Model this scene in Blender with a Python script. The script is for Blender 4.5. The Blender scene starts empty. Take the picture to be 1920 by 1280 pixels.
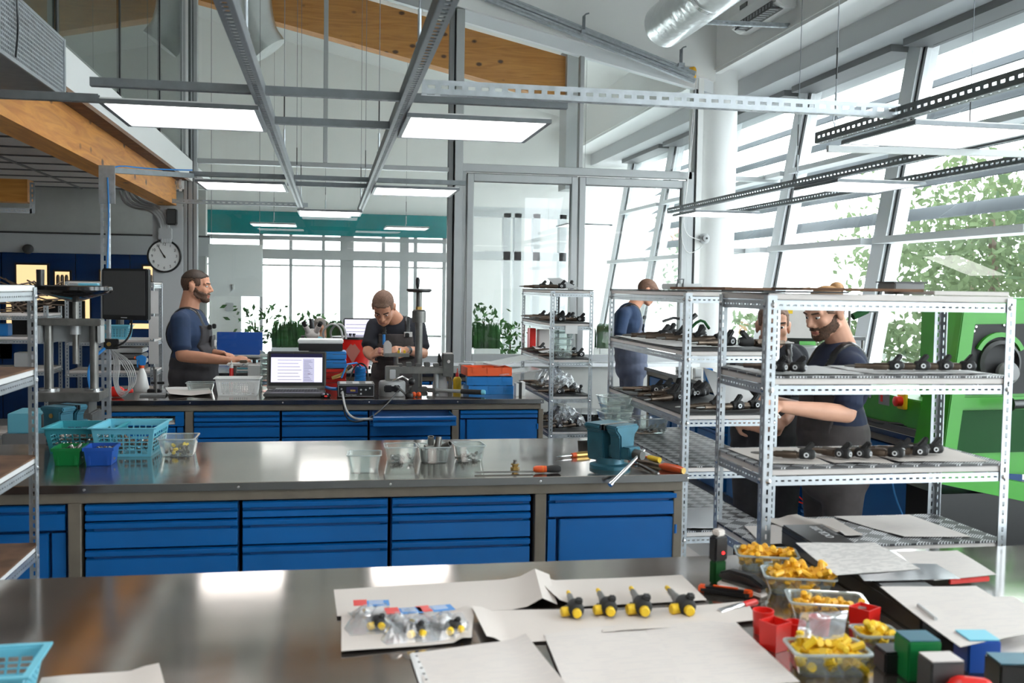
import bpy, bmesh, math, random
import numpy as np
from mathutils import Vector, Matrix, Euler
random.seed(7); rng = np.random.default_rng(7)
D = bpy.data; SC = bpy.context.scene; COL = SC.collection
R = math.radians
# ---------------------------------------------------------------- camera
F_PX, ROLL, PITCH, YAW, CH = 1890.0, R(.90), R(3.04), R(10.3), 1.60
fw = np.array([math.sin(YAW)*math.cos(PITCH), math.cos(YAW)*math.cos(PITCH), -math.sin(PITCH)])
rt0 = np.array([math.cos(YAW), -math.sin(YAW), 0.0]); up0 = np.cross(rt0, fw)
RT = math.cos(ROLL)*rt0 + math.sin(ROLL)*up0; UP = -math.sin(ROLL)*rt0 + math.cos(ROLL)*up0
cam = D.cameras.new('camera'); cam.sensor_width = 36.0; cam.lens = F_PX*36.0/1920; cam.clip_end = 300
cam.dof.use_dof = True; cam.dof.focus_distance = 6.5; cam.dof.aperture_fstop = 5.6
camo = D.objects.new('camera', cam); COL.objects.link(camo)
camo.matrix_world = Matrix(((RT[0], UP[0], -fw[0], 0), (RT[1], UP[1], -fw[1], 0), (RT[2], UP[2], -fw[2], CH), (0, 0, 0, 1)))
SC.camera = camo
def ray(x, y): return (x-960)/F_PX*RT - (y-640)/F_PX*UP + fw
def PZ(x, y, z=.9): d = ray(x, y); return Vector(d*((z-CH)/d[2])) + Vector((0, 0, CH))
def PY(x, y, Y): d = ray(x, y); return Vector(d*(Y/d[1])) + Vector((0, 0, CH))
def PX(x, y, X): d = ray(x, y); return Vector(d*(X/d[0])) + Vector((0, 0, CH))
# ---------------------------------------------------------------- world, exposure
W = D.worlds.new('sky'); SC.world = W; W.use_nodes = True
wn = W.node_tree.nodes; bg = wn['Background']
bg.inputs[0].default_value = (.90, .96, 1.0, 1); bg.inputs[1].default_value = 5.5
SC.view_settings.view_transform = 'Standard'; SC.view_settings.look = 'None'
SC.view_settings.gamma = 1; SC.view_settings.use_curve_mapping = False
SC.view_settings.exposure = 0.90
SC.cycles.use_denoising = True
SC.cycles.max_bounces = 10; SC.cycles.diffuse_bounces = 5; SC.cycles.transparent_max_bounces = 24
SC.cycles.caustics_reflective = False; SC.cycles.caustics_refractive = False
SC.cycles.sample_clamp_indirect = 4.0
# ---------------------------------------------------------------- materials
MATS = {}
def mat(name, col, rough=.5, metal=0., noise=0., nscale=8., bump=0., bscale=40., stretch=(1, 1, 1), spec=.5, emit=None, es=0., coat=0., trans=0., rvar=0., obj=True):
    m = D.materials.new(name); m.use_nodes = True; nt = m.node_tree; b = nt.nodes['Principled BSDF']
    c = (*col, 1); b.inputs['Base Color'].default_value = c; b.inputs['Roughness'].default_value = rough
    b.inputs['Metallic'].default_value = metal; b.inputs['Specular IOR Level'].default_value = spec
    b.inputs['Coat Weight'].default_value = coat
    if emit: b.inputs['Emission Color'].default_value = (*emit, 1); b.inputs['Emission Strength'].default_value = es
    if noise or bump or rvar:
        tc = nt.nodes.new('ShaderNodeTexCoord'); mp = nt.nodes.new('ShaderNodeMapping'); mp.inputs['Scale'].default_value = stretch
        nt.links.new(tc.outputs['Object'], mp.inputs[0])
        nz = nt.nodes.new('ShaderNodeTexNoise'); nz.inputs['Scale'].default_value = nscale; nz.inputs['Detail'].default_value = 6
        nt.links.new(mp.outputs[0], nz.inputs['Vector'])
        if noise:
            mx = nt.nodes.new('ShaderNodeMix'); mx.data_type = 'RGBA'
            mx.inputs['A'].default_value = (*[max(0, v*(1-noise)) for v in col], 1); mx.inputs['B'].default_value = (*[min(1, v*(1+noise)) for v in col], 1)
            rm = nt.nodes.new('ShaderNodeMapRange'); rm.inputs[1].default_value = .3; rm.inputs[2].default_value = .7
            nt.links.new(nz.outputs['Fac'], rm.inputs[0]); nt.links.new(rm.outputs[0], mx.inputs['Factor']); nt.links.new(mx.outputs['Result'], b.inputs['Base Color'])
        if rvar:
            rr = nt.nodes.new('ShaderNodeMapRange'); rr.inputs[1].default_value = .3; rr.inputs[2].default_value = .7
            rr.inputs[3].default_value = max(.02, rough-rvar); rr.inputs[4].default_value = rough+rvar
            nt.links.new(nz.outputs['Fac'], rr.inputs[0]); nt.links.new(rr.outputs[0], b.inputs['Roughness'])
        if bump:
            n2 = nt.nodes.new('ShaderNodeTexNoise'); n2.inputs['Scale'].default_value = bscale; nt.links.new(mp.outputs[0], n2.inputs['Vector'])
            bp = nt.nodes.new('ShaderNodeBump'); bp.inputs['Strength'].default_value = bump; bp.inputs['Distance'].default_value = .01
            nt.links.new(n2.outputs['Fac'], bp.inputs['Height']); nt.links.new(bp.outputs[0], b.inputs['Normal'])
    MATS[name] = m; return m
def glassmat(name, tint=(1, 1, 1), refl=1.0, rough=.01, haze=0., hazecol=(.9, .95, .95)):
    m = D.materials.new(name); m.use_nodes = True; nt = m.node_tree; nt.nodes.clear()
    o = nt.nodes.new('ShaderNodeOutputMaterial'); t = nt.nodes.new('ShaderNodeBsdfTransparent'); t.inputs[0].default_value = (*tint, 1)
    g = nt.nodes.new('ShaderNodeBsdfGlossy'); g.inputs['Roughness'].default_value = rough
    fr = nt.nodes.new('ShaderNodeFresnel'); fr.inputs[0].default_value = 1.5
    mu = nt.nodes.new('ShaderNodeMath'); mu.operation = 'MULTIPLY'; mu.inputs[1].default_value = refl; nt.links.new(fr.outputs[0], mu.inputs[0])
    ge = nt.nodes.new('ShaderNodeNewGeometry'); ff = nt.nodes.new('ShaderNodeMath'); ff.operation = 'SUBTRACT'; ff.inputs[0].default_value = 1.0; nt.links.new(ge.outputs['Backfacing'], ff.inputs[1])
    m0 = nt.nodes.new('ShaderNodeMath'); m0.operation = 'MULTIPLY'; m0.use_clamp = True; nt.links.new(mu.outputs[0], m0.inputs[0]); nt.links.new(ff.outputs[0], m0.inputs[1])
    mx = nt.nodes.new('ShaderNodeMixShader'); nt.links.new(m0.outputs[0], mx.inputs[0]); nt.links.new(t.outputs[0], mx.inputs[1]); nt.links.new(g.outputs[0], mx.inputs[2])
    last = mx
    if haze:
        df = nt.nodes.new('ShaderNodeBsdfDiffuse'); df.inputs[0].default_value = (*hazecol, 1)
        m2 = nt.nodes.new('ShaderNodeMixShader'); m2.inputs[0].default_value = haze
        nt.links.new(mx.outputs[0], m2.inputs[1]); nt.links.new(df.outputs[0], m2.inputs[2]); last = m2
    nt.links.new(last.outputs[0], o.inputs[0]); MATS[name] = m; return m
def emitmat(name, col, s):
    m = D.materials.new(name); m.use_nodes = True; nt = m.node_tree; nt.nodes.clear()
    o = nt.nodes.new('ShaderNodeOutputMaterial'); e = nt.nodes.new('ShaderNodeEmission'); e.inputs[0].default_value = (*col, 1); e.inputs[1].default_value = s
    nt.links.new(e.outputs[0], o.inputs[0]); MATS[name] = m; return m
mat('steel', (.51, .455, .415), .115, .95, noise=.10, nscale=2.0, rvar=.03, stretch=(1, 2.2, 1))
mat('steel_edge', (.20, .20, .205), .2, 1., rvar=.05)  # base colour darkened to stand in for the dark floor reflection on bench edges
mat('beige', (.155, .13, .10), .45, 0, noise=.10, nscale=14)
mat('blue', (.002, .105, .35), .36, 0, noise=.08, nscale=5, spec=.35)
mat('blue_dark', (.002, .06, .22), .5)  # shaded copy of blue for drawer grooves and the gaps between fronts
mat('galv', (.43, .46, .49), .38, .65, noise=.14, nscale=25, rvar=.1)
mat('galv_dark', (.20, .215, .23), .45, .55, noise=.1, nscale=20)
mat('shelfboard', (.62, .58, .56), .6, 0, noise=.05)
mat('mat_black', (.018, .018, .02), .6, 0, noise=.3, nscale=30)
mat('cardboard', (.15, .075, .04), .8, 0, noise=.35, nscale=12)
mat('alu', (.40, .41, .415), .42, .35, noise=.03)
mat('alu_dark', (.03, .032, .034), .5)
mat('alu_light', (.80, .82, .84), .4, .0)
mat('white_wall', (.86, .86, .845), .7, 0, noise=.02, nscale=3)
mat('white_paint', (.86, .86, .85), .5)
mat('white_plastic', (.80, .80, .79), .35)
mat('grey_wall', (.50, .50, .48), .6, 0, noise=.04)
mat('floor', (.46, .455, .44), .35, 0, noise=.15, nscale=3, rvar=.1)
mat('teal', (.003, .20, .21), .16, 0, noise=.15, nscale=1.5)
mat('navy_wall', (.004, .032, .13), .14, 0, noise=.15, nscale=1.2)
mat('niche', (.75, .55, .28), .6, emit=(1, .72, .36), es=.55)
mat('tile', (.74, .71, .70), .8, 0, noise=.04, nscale=30)
mat('black', (.011, .011, .012), .32)
mat('black_gloss', (.008, .008, .009), .08)
mat('rubber', (.02, .02, .021), .7)
mat('dark_grey', (.06, .06, .062), .5)
mat('mid_grey', (.20, .20, .205), .5)
mat('light_grey', (.52, .53, .54), .5)
mat('chrome', (.62, .62, .63), .15, 1.)
mat('iron', (.20, .195, .185), .4, .8, noise=.2, nscale=20, rvar=.12)
mat('cast', (.11, .11, .105), .5, .3, noise=.2, nscale=15)
mat('bronze', (.14, .105, .08), .42, .75, noise=.25, nscale=35)
mat('brass', (.55, .36, .12), .3, .9)
mat('yellow', (.85, .55, .02), .45, 0, noise=.08, nscale=20)
mat('yellow_orange', (.86, .45, .02), .45, 0, noise=.15, nscale=20)
mat('red', (.72, .018, .012), .35)
mat('orange', (.80, .10, .015), .4)
mat('green', (.03, .27, .010), .4, 0, noise=.05)
mat('green_dark', (.004, .055, .010), .6, spec=.2)
mat('green_bin', (.005, .19, .045), .4)
mat('blue_bin', (.012, .085, .42), .4)
mat('lblue', (.16, .52, .66), .38)
mat('teal_basket', (.05, .33, .40), .38)
mat('vise_blue', (.032, .14, .20), .38, .2, noise=.2, nscale=12)
mat('paper', (.66, .605, .565), .8, 0, noise=.015)
mat('paper_white', (.70, .70, .70), .8)
mat('cable_blue', (.02, .22, .60), .4)
mat('cable_grey', (.45, .45, .45), .45)
mat('skin', (.56, .27, .17), .5, 0, noise=.06, nscale=14, spec=.35)
mat('skin_light', (.60, .32, .22), .5, 0, noise=.06, nscale=14, spec=.35)
mat('hair_dark', (.028, .016, .010), .65, 0, noise=.5, nscale=120)
mat('hair_short', (.16, .085, .055), .7, 0, noise=.3, nscale=120)
mat('hair_blond', (.36, .20, .085), .6, 0, noise=.35, nscale=70)
mat('hair_grey', (.22, .19, .17), .7, 0, noise=.3, nscale=90)
mat('beard', (.085, .042, .025), .75, 0, noise=.5, nscale=130)
mat('lip', (.42, .14, .11), .5)
mat('eye', (.02, .018, .016), .2)
mat('shirt_navy', (.010, .017, .045), .85, 0, noise=.2, nscale=10, bump=.3, bscale=12)
mat('shirt_blue', (.014, .034, .085), .85, 0, noise=.15, nscale=10, bump=.3, bscale=12)
mat('shirt_black', (.009, .010, .017), .85, 0, noise=.2, nscale=10, bump=.3, bscale=12)
mat('overall', (.045, .043, .048), .85, 0, noise=.2, nscale=14, bump=.35, bscale=14)
mat('overall_blue', (.10, .115, .17), .85, 0, noise=.15, nscale=14, bump=.35, bscale=14)
mat('overall_brown', (.065, .055, .055), .85, 0, noise=.2, nscale=14, bump=.35, bscale=14)
mat('leaf', (.10, .26, .035), .6, 0, noise=.5, nscale=1.2)
mat('leaf_dark', (.045, .14, .03), .6, 0, noise=.4, nscale=2)
mat('grass', (.022, .10, .018), .6, 0, noise=.6, nscale=6)
mat('bark', (.10, .07, .05), .9)
mat('foil', (.72, .73, .74), .28, .9, noise=.06, nscale=6, bump=.8, bscale=9)
mat('ground', (.80, .80, .78), .9, 0, noise=.1)
mat('facade_far', (.75, .74, .72), .8)
mat('red_far', (.55, .12, .10), .7)
# timber: stretched noise + rings
def timber(name, a, b, axis):
    m = mat(name, a, .5); nt = m.node_tree; bs = nt.nodes['Principled BSDF']
    tc = nt.nodes.new('ShaderNodeTexCoord'); mp = nt.nodes.new('ShaderNodeMapping')
    s = [6., 6., 6.]; s[axis] = .5; mp.inputs['Scale'].default_value = s
    nt.links.new(tc.outputs['Object'], mp.inputs[0])
    wv = nt.nodes.new('ShaderNodeTexNoise'); wv.inputs['Scale'].default_value = 2.5; wv.inputs['Detail'].default_value = 8; wv.inputs['Distortion'].default_value = 2.2
    nt.links.new(mp.outputs[0], wv.inputs['Vector'])
    vo = nt.nodes.new('ShaderNodeTexVoronoi'); vo.inputs['Scale'].default_value = 1.1; m2 = nt.nodes.new('ShaderNodeMapping'); s2 = [5., 5., 5.]; s2[axis] = 3.2; m2.inputs['Scale'].default_value = s2
    nt.links.new(tc.outputs['Object'], m2.inputs[0]); nt.links.new(m2.outputs[0], vo.inputs['Vector'])
    rp = nt.nodes.new('ShaderNodeValToRGB'); rp.color_ramp.elements[0].color = (*b, 1); rp.color_ramp.elements[1].color = (*a, 1)
    rp.color_ramp.elements[0].position = .35; rp.color_ramp.elements[1].position = .62
    nt.links.new(wv.outputs['Fac'], rp.inputs[0])
    kn = nt.nodes.new('ShaderNodeMapRange'); kn.inputs[1].default_value = .09; kn.inputs[2].default_value = .17
    nt.links.new(vo.outputs['Distance'], kn.inputs[0])
    mx = nt.nodes.new('ShaderNodeMix'); mx.data_type = 'RGBA'; mx.inputs['A'].default_value = (.10, .035, .01, 1)
    nt.links.new(kn.outputs[0], mx.inputs['Factor']); nt.links.new(rp.outputs[0], mx.inputs['B']); nt.links.new(mx.outputs['Result'], bs.inputs['Base Color'])
timber('wood_y', (.80, .34, .055), (.62, .225, .03), 1)
timber('wood_x', (.66, .29, .06), (.52, .20, .035), 0)
glassmat('glass', (.97, .99, .985), 1.0, .005)
glassmat('glass_dim', (.72, .77, .75), 1.0, .005)
glassmat('glass_box', (.92, .955, .945), 2.0, .02, haze=.10); glassmat('glass_rim', (.80, .86, .84), 2.5, .05, haze=.40, hazecol=(.75, .80, .80))
glassmat('poly', (.95, .96, .97), 1.8, .08, haze=.12, hazecol=(.85, .88, .92))
glassmat('lid', (.9, .9, .9), 1.4, .06, haze=.25, hazecol=(.85, .85, .85))
emitmat('led', (1.0, .985, .97), 4.5)
emitmat('led_red', (1, .02, .02), 3.0)
def translucent(name, col, f):
    m = D.materials.new(name); m.use_nodes = True; nt = m.node_tree; nt.nodes.clear(); o = nt.nodes.new('ShaderNodeOutputMaterial'); a = nt.nodes.new('ShaderNodeBsdfDiffuse'); b = nt.nodes.new('ShaderNodeBsdfTranslucent'); x = nt.nodes.new('ShaderNodeMixShader')
    a.inputs[0].default_value = b.inputs[0].default_value = (*col, 1); x.inputs[0].default_value = f; nt.links.new(a.outputs[0], x.inputs[1]); nt.links.new(b.outputs[0], x.inputs[2]); nt.links.new(x.outputs[0], o.inputs[0]); MATS[name] = m
translucent('louvre', (.30, .32, .34), .25); translucent('foliage', (.085, .115, .060), .4); translucent('foliage_dark', (.055, .082, .045), .4)
# diamond tread mat: brick-like pattern of light dashes
def treadmat():
    m = mat('tread', (.05, .05, .055), .45); nt = m.node_tree; b = nt.nodes['Principled BSDF']
    tc = nt.nodes.new('ShaderNodeTexCoord'); mp = nt.nodes.new('ShaderNodeMapping'); mp.inputs['Rotation'].default_value = (0, 0, R(45)); mp.inputs['Scale'].default_value = (21, 21, 21)
    nt.links.new(tc.outputs['Object'], mp.inputs[0])
    ch = nt.nodes.new('ShaderNodeTexChecker'); ch.inputs['Scale'].default_value = 1.0; nt.links.new(mp.outputs[0], ch.inputs['Vector'])
    wa = nt.nodes.new('ShaderNodeTexWave'); wa.inputs['Scale'].default_value = 2.2; wa.bands_direction = 'X'; nt.links.new(mp.outputs[0], wa.inputs['Vector'])
    mu = nt.nodes.new('ShaderNodeMath'); mu.operation = 'MULTIPLY'; nt.links.new(ch.outputs['Fac'], mu.inputs[0]); nt.links.new(wa.outputs['Fac'], mu.inputs[1])
    rp = nt.nodes.new('ShaderNodeValToRGB'); rp.color_ramp.elements[0].color = (.02, .02, .023, 1); rp.color_ramp.elements[1].color = (.55, .56, .58, 1)
    rp.color_ramp.elements[0].position = .45; rp.color_ramp.elements[1].position = .6
    nt.links.new(mu.outputs[0], rp.inputs[0]); nt.links.new(rp.outputs[0], b.inputs['Base Color'])
treadmat()
# printed sheet: faint text lines
def printmat(name, base, ink, sx, sy, thr=.55, amt=.35):
    m = mat(name, base, .8); nt = m.node_tree; b = nt.nodes['Principled BSDF']
    tc = nt.nodes.new('ShaderNodeTexCoord'); sp = nt.nodes.new('ShaderNodeSeparateXYZ'); nt.links.new(tc.outputs['Generated'], sp.inputs[0])
    wa = nt.nodes.new('ShaderNodeMath'); wa.operation = 'MULTIPLY'; wa.inputs[1].default_value = sy; nt.links.new(sp.outputs['Y'], wa.inputs[0])
    fr = nt.nodes.new('ShaderNodeMath'); fr.operation = 'FRACT'; nt.links.new(wa.outputs[0], fr.inputs[0])
    gt = nt.nodes.new('ShaderNodeMath'); gt.operation = 'GREATER_THAN'; gt.inputs[1].default_value = .6; nt.links.new(fr.outputs[0], gt.inputs[0])
    mp = nt.nodes.new('ShaderNodeMapping'); mp.inputs['Scale'].default_value = (sx, sy, 0); nt.links.new(tc.outputs['Generated'], mp.inputs[0])
    nz = nt.nodes.new('ShaderNodeTexNoise'); nz.inputs['Scale'].default_value = 1.; nt.links.new(mp.outputs[0], nz.inputs['Vector'])
    g2 = nt.nodes.new('ShaderNodeMath'); g2.operation = 'GREATER_THAN'; g2.inputs[1].default_value = thr; nt.links.new(nz.outputs['Fac'], g2.inputs[0])
    mu = nt.nodes.new('ShaderNodeMath'); mu.operation = 'MULTIPLY'; nt.links.new(gt.outputs[0], mu.inputs[0]); nt.links.new(g2.outputs[0], mu.inputs[1])
    m3 = nt.nodes.new('ShaderNodeMath'); m3.operation = 'MULTIPLY'; m3.inputs[1].default_value = amt; nt.links.new(mu.outputs[0], m3.inputs[0])
    mx = nt.nodes.new('ShaderNodeMix'); mx.data_type = 'RGBA'; mx.inputs['A'].default_value = (*base, 1); mx.inputs['B'].default_value = (*ink, 1)
    nt.links.new(m3.outputs[0], mx.inputs['Factor']); nt.links.new(mx.outputs['Result'], b.inputs['Base Color']); return m
printmat('print', (.66, .615, .585), (.35, .35, .42), 6, 30, .5, .16)
printmat('print_dark', (.66, .63, .61), (.1, .1, .12), 10, 26, .5, .4)
# ---------------------------------------------------------------- mesh builder
class MB:
    def __init__(s): s.v = []; s.f = []; s.mi = []; s.m = 0; s.T = None
    def _add(s, vs, fs):
        o = len(s.v)
        if s.T is not None: vs = [tuple(s.T @ Vector(v)) for v in vs]
        s.v += [tuple(v) for v in vs]; s.f += [tuple(i+o for i in f) for f in fs]; s.mi += [s.m]*len(fs); return s
    def box(s, x0, x1, y0, y1, z0, z1):
        if x0 > x1: x0, x1 = x1, x0
        if y0 > y1: y0, y1 = y1, y0
        if z0 > z1: z0, z1 = z1, z0
        return s._add([(x0, y0, z0), (x1, y0, z0), (x1, y1, z0), (x0, y1, z0), (x0, y0, z1), (x1, y0, z1), (x1, y1, z1), (x0, y1, z1)],
                      [(0, 3, 2, 1), (4, 5, 6, 7), (0, 1, 5, 4), (1, 2, 6, 5), (2, 3, 7, 6), (3, 0, 4, 7)])
    def cb(s, c, d): return s.box(c[0]-d[0]/2, c[0]+d[0]/2, c[1]-d[1]/2, c[1]+d[1]/2, c[2]-d[2]/2, c[2]+d[2]/2)
    def prism(s, pts, h0, h1, axis='z'):
        n = len(pts)
        def p3(a, b, h): return {'z': (a, b, h), 'x': (h, a, b), 'y': (a, h, b)}[axis]
        vs = [p3(a, b, h0) for a, b in pts] + [p3(a, b, h1) for a, b in pts]
        fs = [tuple(range(n))[::-1], tuple(range(n, 2*n))] + [(i, (i+1) % n, n+(i+1) % n, n+i) for i in range(n)]
        if axis == 'y': fs = [f[::-1] for f in fs]
        return s._add(vs, fs)
    def rings(s, rings, close=True, caps=True):
        n = len(rings[0]); vs = [p for r in rings for p in r]; fs = []
        for k in range(len(rings)-1):
            for i in range(n if close else n-1):
                j = (i+1) % n; fs.append((k*n+i, k*n+j, (k+1)*n+j, (k+1)*n+i))
        if caps: fs += [tuple(range(n))[::-1], tuple(range((len(rings)-1)*n, len(rings)*n))]
        return s._add(vs, fs)
    def lathe(s, prof, c=(0, 0, 0), axis=(0, 0, 1), n=16, caps=True):
        a = Vector(axis).normalized(); q = Vector((0, 0, 1)).rotation_difference(a).to_matrix(); c = Vector(c); rs = []
        for r, h in prof:
            r = max(r, 1e-4)
            rs.append([c + q @ Vector((r*math.cos(2*math.pi*i/n), r*math.sin(2*math.pi*i/n), h)) for i in range(n)])
        return s.rings(rs, True, caps)
    def cyl(s, a, b, r, r2=None, n=12):
        a, b = Vector(a), Vector(b); return s.lathe([(r, 0), (r if r2 is None else r2, (b-a).length)], a, b-a, n)
    def tube(s, pts, r, n=6, smooth=0):
        pts = [Vector(p) for p in pts]
        for _ in range(smooth):
            q = [pts[0]]
            for a, b in zip(pts[:-1], pts[1:]): q += [a*.75+b*.25, a*.25+b*.75]
            pts = q + [pts[-1]]
        rs = []; prev = None
        for i, p in enumerate(pts):
            t = (pts[min(i+1, len(pts)-1)] - pts[max(i-1, 0)]).normalized()
            u = prev - t*prev.dot(t) if prev is not None else t.orthogonal()
            u.normalize(); prev = u; w = t.cross(u)
            rr = r[i] if isinstance(r, (list, tuple)) else r
            rs.append([p + u*rr*math.cos(2*math.pi*k/n) + w*rr*math.sin(2*math.pi*k/n) for k in range(n)])
        return s.rings(rs)
    def bar(s, a, b, w, h, up=(0, 0, 1)):
        a, b = Vector(a), Vector(b); t = (b-a).normalized(); u = t.cross(Vector(up)).normalized(); v = u.cross(t)
        return s.rings([[p + u*w/2*i + v*h/2*j for i, j in ((-1, -1), (1, -1), (1, 1), (-1, 1))] for p in (a, b)])
    def quad(s, a, b, c, d): return s._add([a, b, c, d], [(0, 1, 2, 3)])
    def ell(s, c, r, n=14, m=9, rot=None):
        c = Vector(c); M = rot.to_matrix() if isinstance(rot, Euler) else (rot or Matrix.Identity(3)); rs = []
        for k in range(m+1):
            th = math.pi*(k+.02)/(m+.04); rs.append([c + M @ Vector((r[0]*math.sin(th)*math.cos(2*math.pi*i/n), r[1]*math.sin(th)*math.sin(2*math.pi*i/n), -r[2]*math.cos(th))) for i in range(n)])
        return s.rings(rs)
    def caps(s, a, b, ra, rb, n=12):
        a, b = Vector(a), Vector(b); L = (b-a).length
        if L < 1e-6: return s.ell(a, (ra, ra, ra))
        pr = [(ra*math.sin(t), -ra*math.cos(t)) for t in (.05, .5, 1.0, 1.4)] + [(ra, 0), (rb, L)] + [(rb*math.cos(t), L+rb*math.sin(t)) for t in (.2, .6, 1.05, 1.5)]
        return s.lathe(pr, a, b-a, n)
    def mesh(s, name, mats):
        me = D.meshes.new(name); me.from_pydata(s.v, [], s.f)
        for m in (mats if isinstance(mats, (list, tuple)) else [mats]): me.materials.append(MATS[m])
        if isinstance(mats, (list, tuple)) and len(mats) > 1: me.polygons.foreach_set('material_index', s.mi)
        me.update(); return me
    def build(s, name, mats, parent=None, loc=None, rotz=None, bevel=0, smooth=False, seg=2):
        me = s.mesh(name, mats); o = D.objects.new(name, me); COL.objects.link(o)
        bm = bmesh.new(); bm.from_mesh(me); bmesh.ops.recalc_face_normals(bm, faces=bm.faces)
        if bevel:
            es = [e for e in bm.edges if len(e.link_faces) == 2 and e.calc_face_angle(0) > .5]
            bmesh.ops.bevel(bm, geom=es, offset=bevel, segments=seg, affect='EDGES', clamp_overlap=True)
        bm.to_mesh(me); bm.free()
        if smooth:
            me.polygons.foreach_set('use_smooth', [True]*len(me.polygons))
            try: me.set_sharp_from_angle(angle=R(40))
            except Exception: pass
        if parent is not None: o.parent = parent
        if loc is not None: o.location = loc
        if rotz is not None: o.rotation_euler = (0, 0, rotz)
        return o
def thing(name, label, cat, loc=(0, 0, 0), rotz=0, group=None):
    o = D.objects.new(name, None); COL.objects.link(o); o.empty_display_size = .05
    o.location = loc; o.rotation_euler = (0, 0, rotz); return tag(o, label, cat, group)
def tag(o, label, cat, group=None):
    o['label'] = label; o['category'] = cat
    if group: o['group'] = group
    return o
def struct(o, label=None):
    o['kind'] = 'structure'
    if label: o['label'] = label
    return o
def inst(src, parent=None, loc=None, rot=None, name=None):
    o = src.copy(); COL.objects.link(o); o.parent = parent
    if loc is not None: o.location = loc
    if rot is not None: o.rotation_euler = rot
    return o
def dup(root, loc, rot, label, group=None):
    r = root.copy(); COL.objects.link(r); r.location = loc; r.rotation_euler = rot if not isinstance(rot, (int, float)) else (0, 0, rot)
    r['label'] = label
    if group: r['group'] = group
    for ch in list(root.children):
        c = ch.copy(); COL.objects.link(c); c.parent = r
        for g in ch.children:
            d = g.copy(); COL.objects.link(d); d.parent = c
    return r
ORD = ['first', 'second', 'third', 'fourth', 'fifth', 'sixth', 'seventh', 'eighth', 'ninth', 'tenth', 'eleventh', 'twelfth', 'thirteenth', 'fourteenth']
# perforated flat strip in local XZ plane (length along z, width along x, thickness y): slots are real holes
def slot_strip(mb, w, L, t, pitch=.04, slot=.022, sw=.010, T=None, rnd=False):
    old = mb.T; mb.T = T
    mb.box(-w/2, -sw/2, -t/2, t/2, 0, L); mb.box(sw/2, w/2, -t/2, t/2, 0, L)
    n = max(1, int(L/pitch)); off = (L - n*pitch)/2; z = 0
    for i in range(n):
        c = off + (i+.5)*pitch; mb.box(-sw/2, sw/2, -t/2, t/2, z, c-slot/2); z = c+slot/2
    mb.box(-sw/2, sw/2, -t/2, t/2, z, L); mb.T = old; return mb
def Mx(loc=(0, 0, 0), rx=0, ry=0, rz=0): return Matrix.Translation(Vector(loc)) @ Euler((rx, ry, rz)).to_matrix().to_4x4()
# ================================================================ SETTING
GY = 10.2
def XF(z): return 4.58 + .164*(z-1.7)
def zb(X): return 4.315 - .22*(X-1.312)          # lower edge of the sloping head of the glazing
def zr(X): return zb(X) + .78                    # roof underside
struct(MB().box(-9, 6.0, -3, 17.6, -.1, 0).build('floor', 'floor'), 'grey workshop floor')
struct(MB().box(-60, 80, -60, 120, -.4, -.12).build('ground_outside', 'ground'), 'pale paving outside the windows')
m = MB(); m.prism([(-9, zr(-9)), (4.0, zr(4.0)), (4.0, zr(4.0)+.2), (-9, zr(-9)+.2)], -3, 17.6, 'y')
struct(m.build('ceiling', 'white_wall'), 'white sloping roof ceiling')
struct(MB().box(-9.2, 4.5, -3.2, -3, 0, 7).build('wall_rear', 'white_wall'))
struct(MB().box(-9.2, -9, -3, 17.6, 0, 7.2).build('wall_left', 'grey_wall'))
# fascia beside the window bay, soffit behind it, bulkhead over the windows
f = struct(MB().box(3.95, 4.02, -3, 17.6, 3.87, 5.2).build('wall_right_fascia', 'white_paint'), 'white bulkhead face carrying the air conditioner')
MB().box(3.935, 3.949, -3, 17.6, 3.90, 3.925).build('edge_trim', 'white_wall', f)
struct(MB().box(4.021, 5.3, -3, 17.6, 3.92, 4.0).build('ceiling_soffit', 'white_paint'), 'white soffit over the window bay')
struct(MB().box(4.42, 5.3, -3, 17.6, 3.72, 3.92).build('trim_1', 'light_grey'), 'grey bulkhead above the slanted windows')
# sloping wall piece above the partition glazing
m = MB(); m.prism([(-1.4, zb(-1.4)+.05), (3.95, zb(3.95)+.05), (3.95, zr(3.95)+.03), (-1.4, zr(-1.4)+.03)], GY-.1, GY+.12, 'y')
struct(m.build('wall_partition', 'white_paint'), 'white sloping wall above the glazed partition')
struct(MB().box(-1.28, 3.85, GY-.05, GY+.12, 0, .80).build('wall_parapet', 'grey_wall'), 'low grey-green wall below the glazed partition')
struct(MB().box(-1.28, 3.85, GY-.12, GY+.14, .80, .835).build('trim_2', 'alu_light'), 'pale window ledge of the partition')
def frame_box(x0, x1, z0, z1, parent, name='frame', m='alu', y0=GY-.045, y1=GY+.045): return MB().box(x0, x1, y0, y1, z0, z1).build(name, m, parent, bevel=.004, seg=1)
def gx(px, py=300): return PY(px, py, GY).x
# --- window_1: large left bay
w1 = struct(thing('window_1', 'x', 'x')); del w1['category']; w1['label'] = 'tall grey framed glazing left of the double sashes'
xa, xc = gx(371), gx(842)
for px0, px1, mm in ((345, 352, 'alu'), (352, 353.5, 'alu_dark'), (353.5, 362, 'alu'), (362, 363.2, 'alu_dark'), (363.2, 371, 'alu')):
    frame_box(gx(px0), gx(px1), .835, 4.9, w1, 'jamb', mm)
frame_box(gx(840), gx(849), .835, zb(1.2)+.05, w1, 'jamb', 'mid_grey'); frame_box(gx(849), gx(851.5), .835, zb(1.2)+.05, w1, 'jamb', 'alu_dark', GY-.02, GY+.02)
frame_box(gx(851.5), gx(867), .835, zb(1.3)+.05, w1, 'jamb', 'alu', GY-.07, GY+.045)
frame_box(xa, xc, 2.755, 2.80, w1, 'transom'); frame_box(xa, xc, .835, .90, w1, 'bottom_rail')
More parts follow.
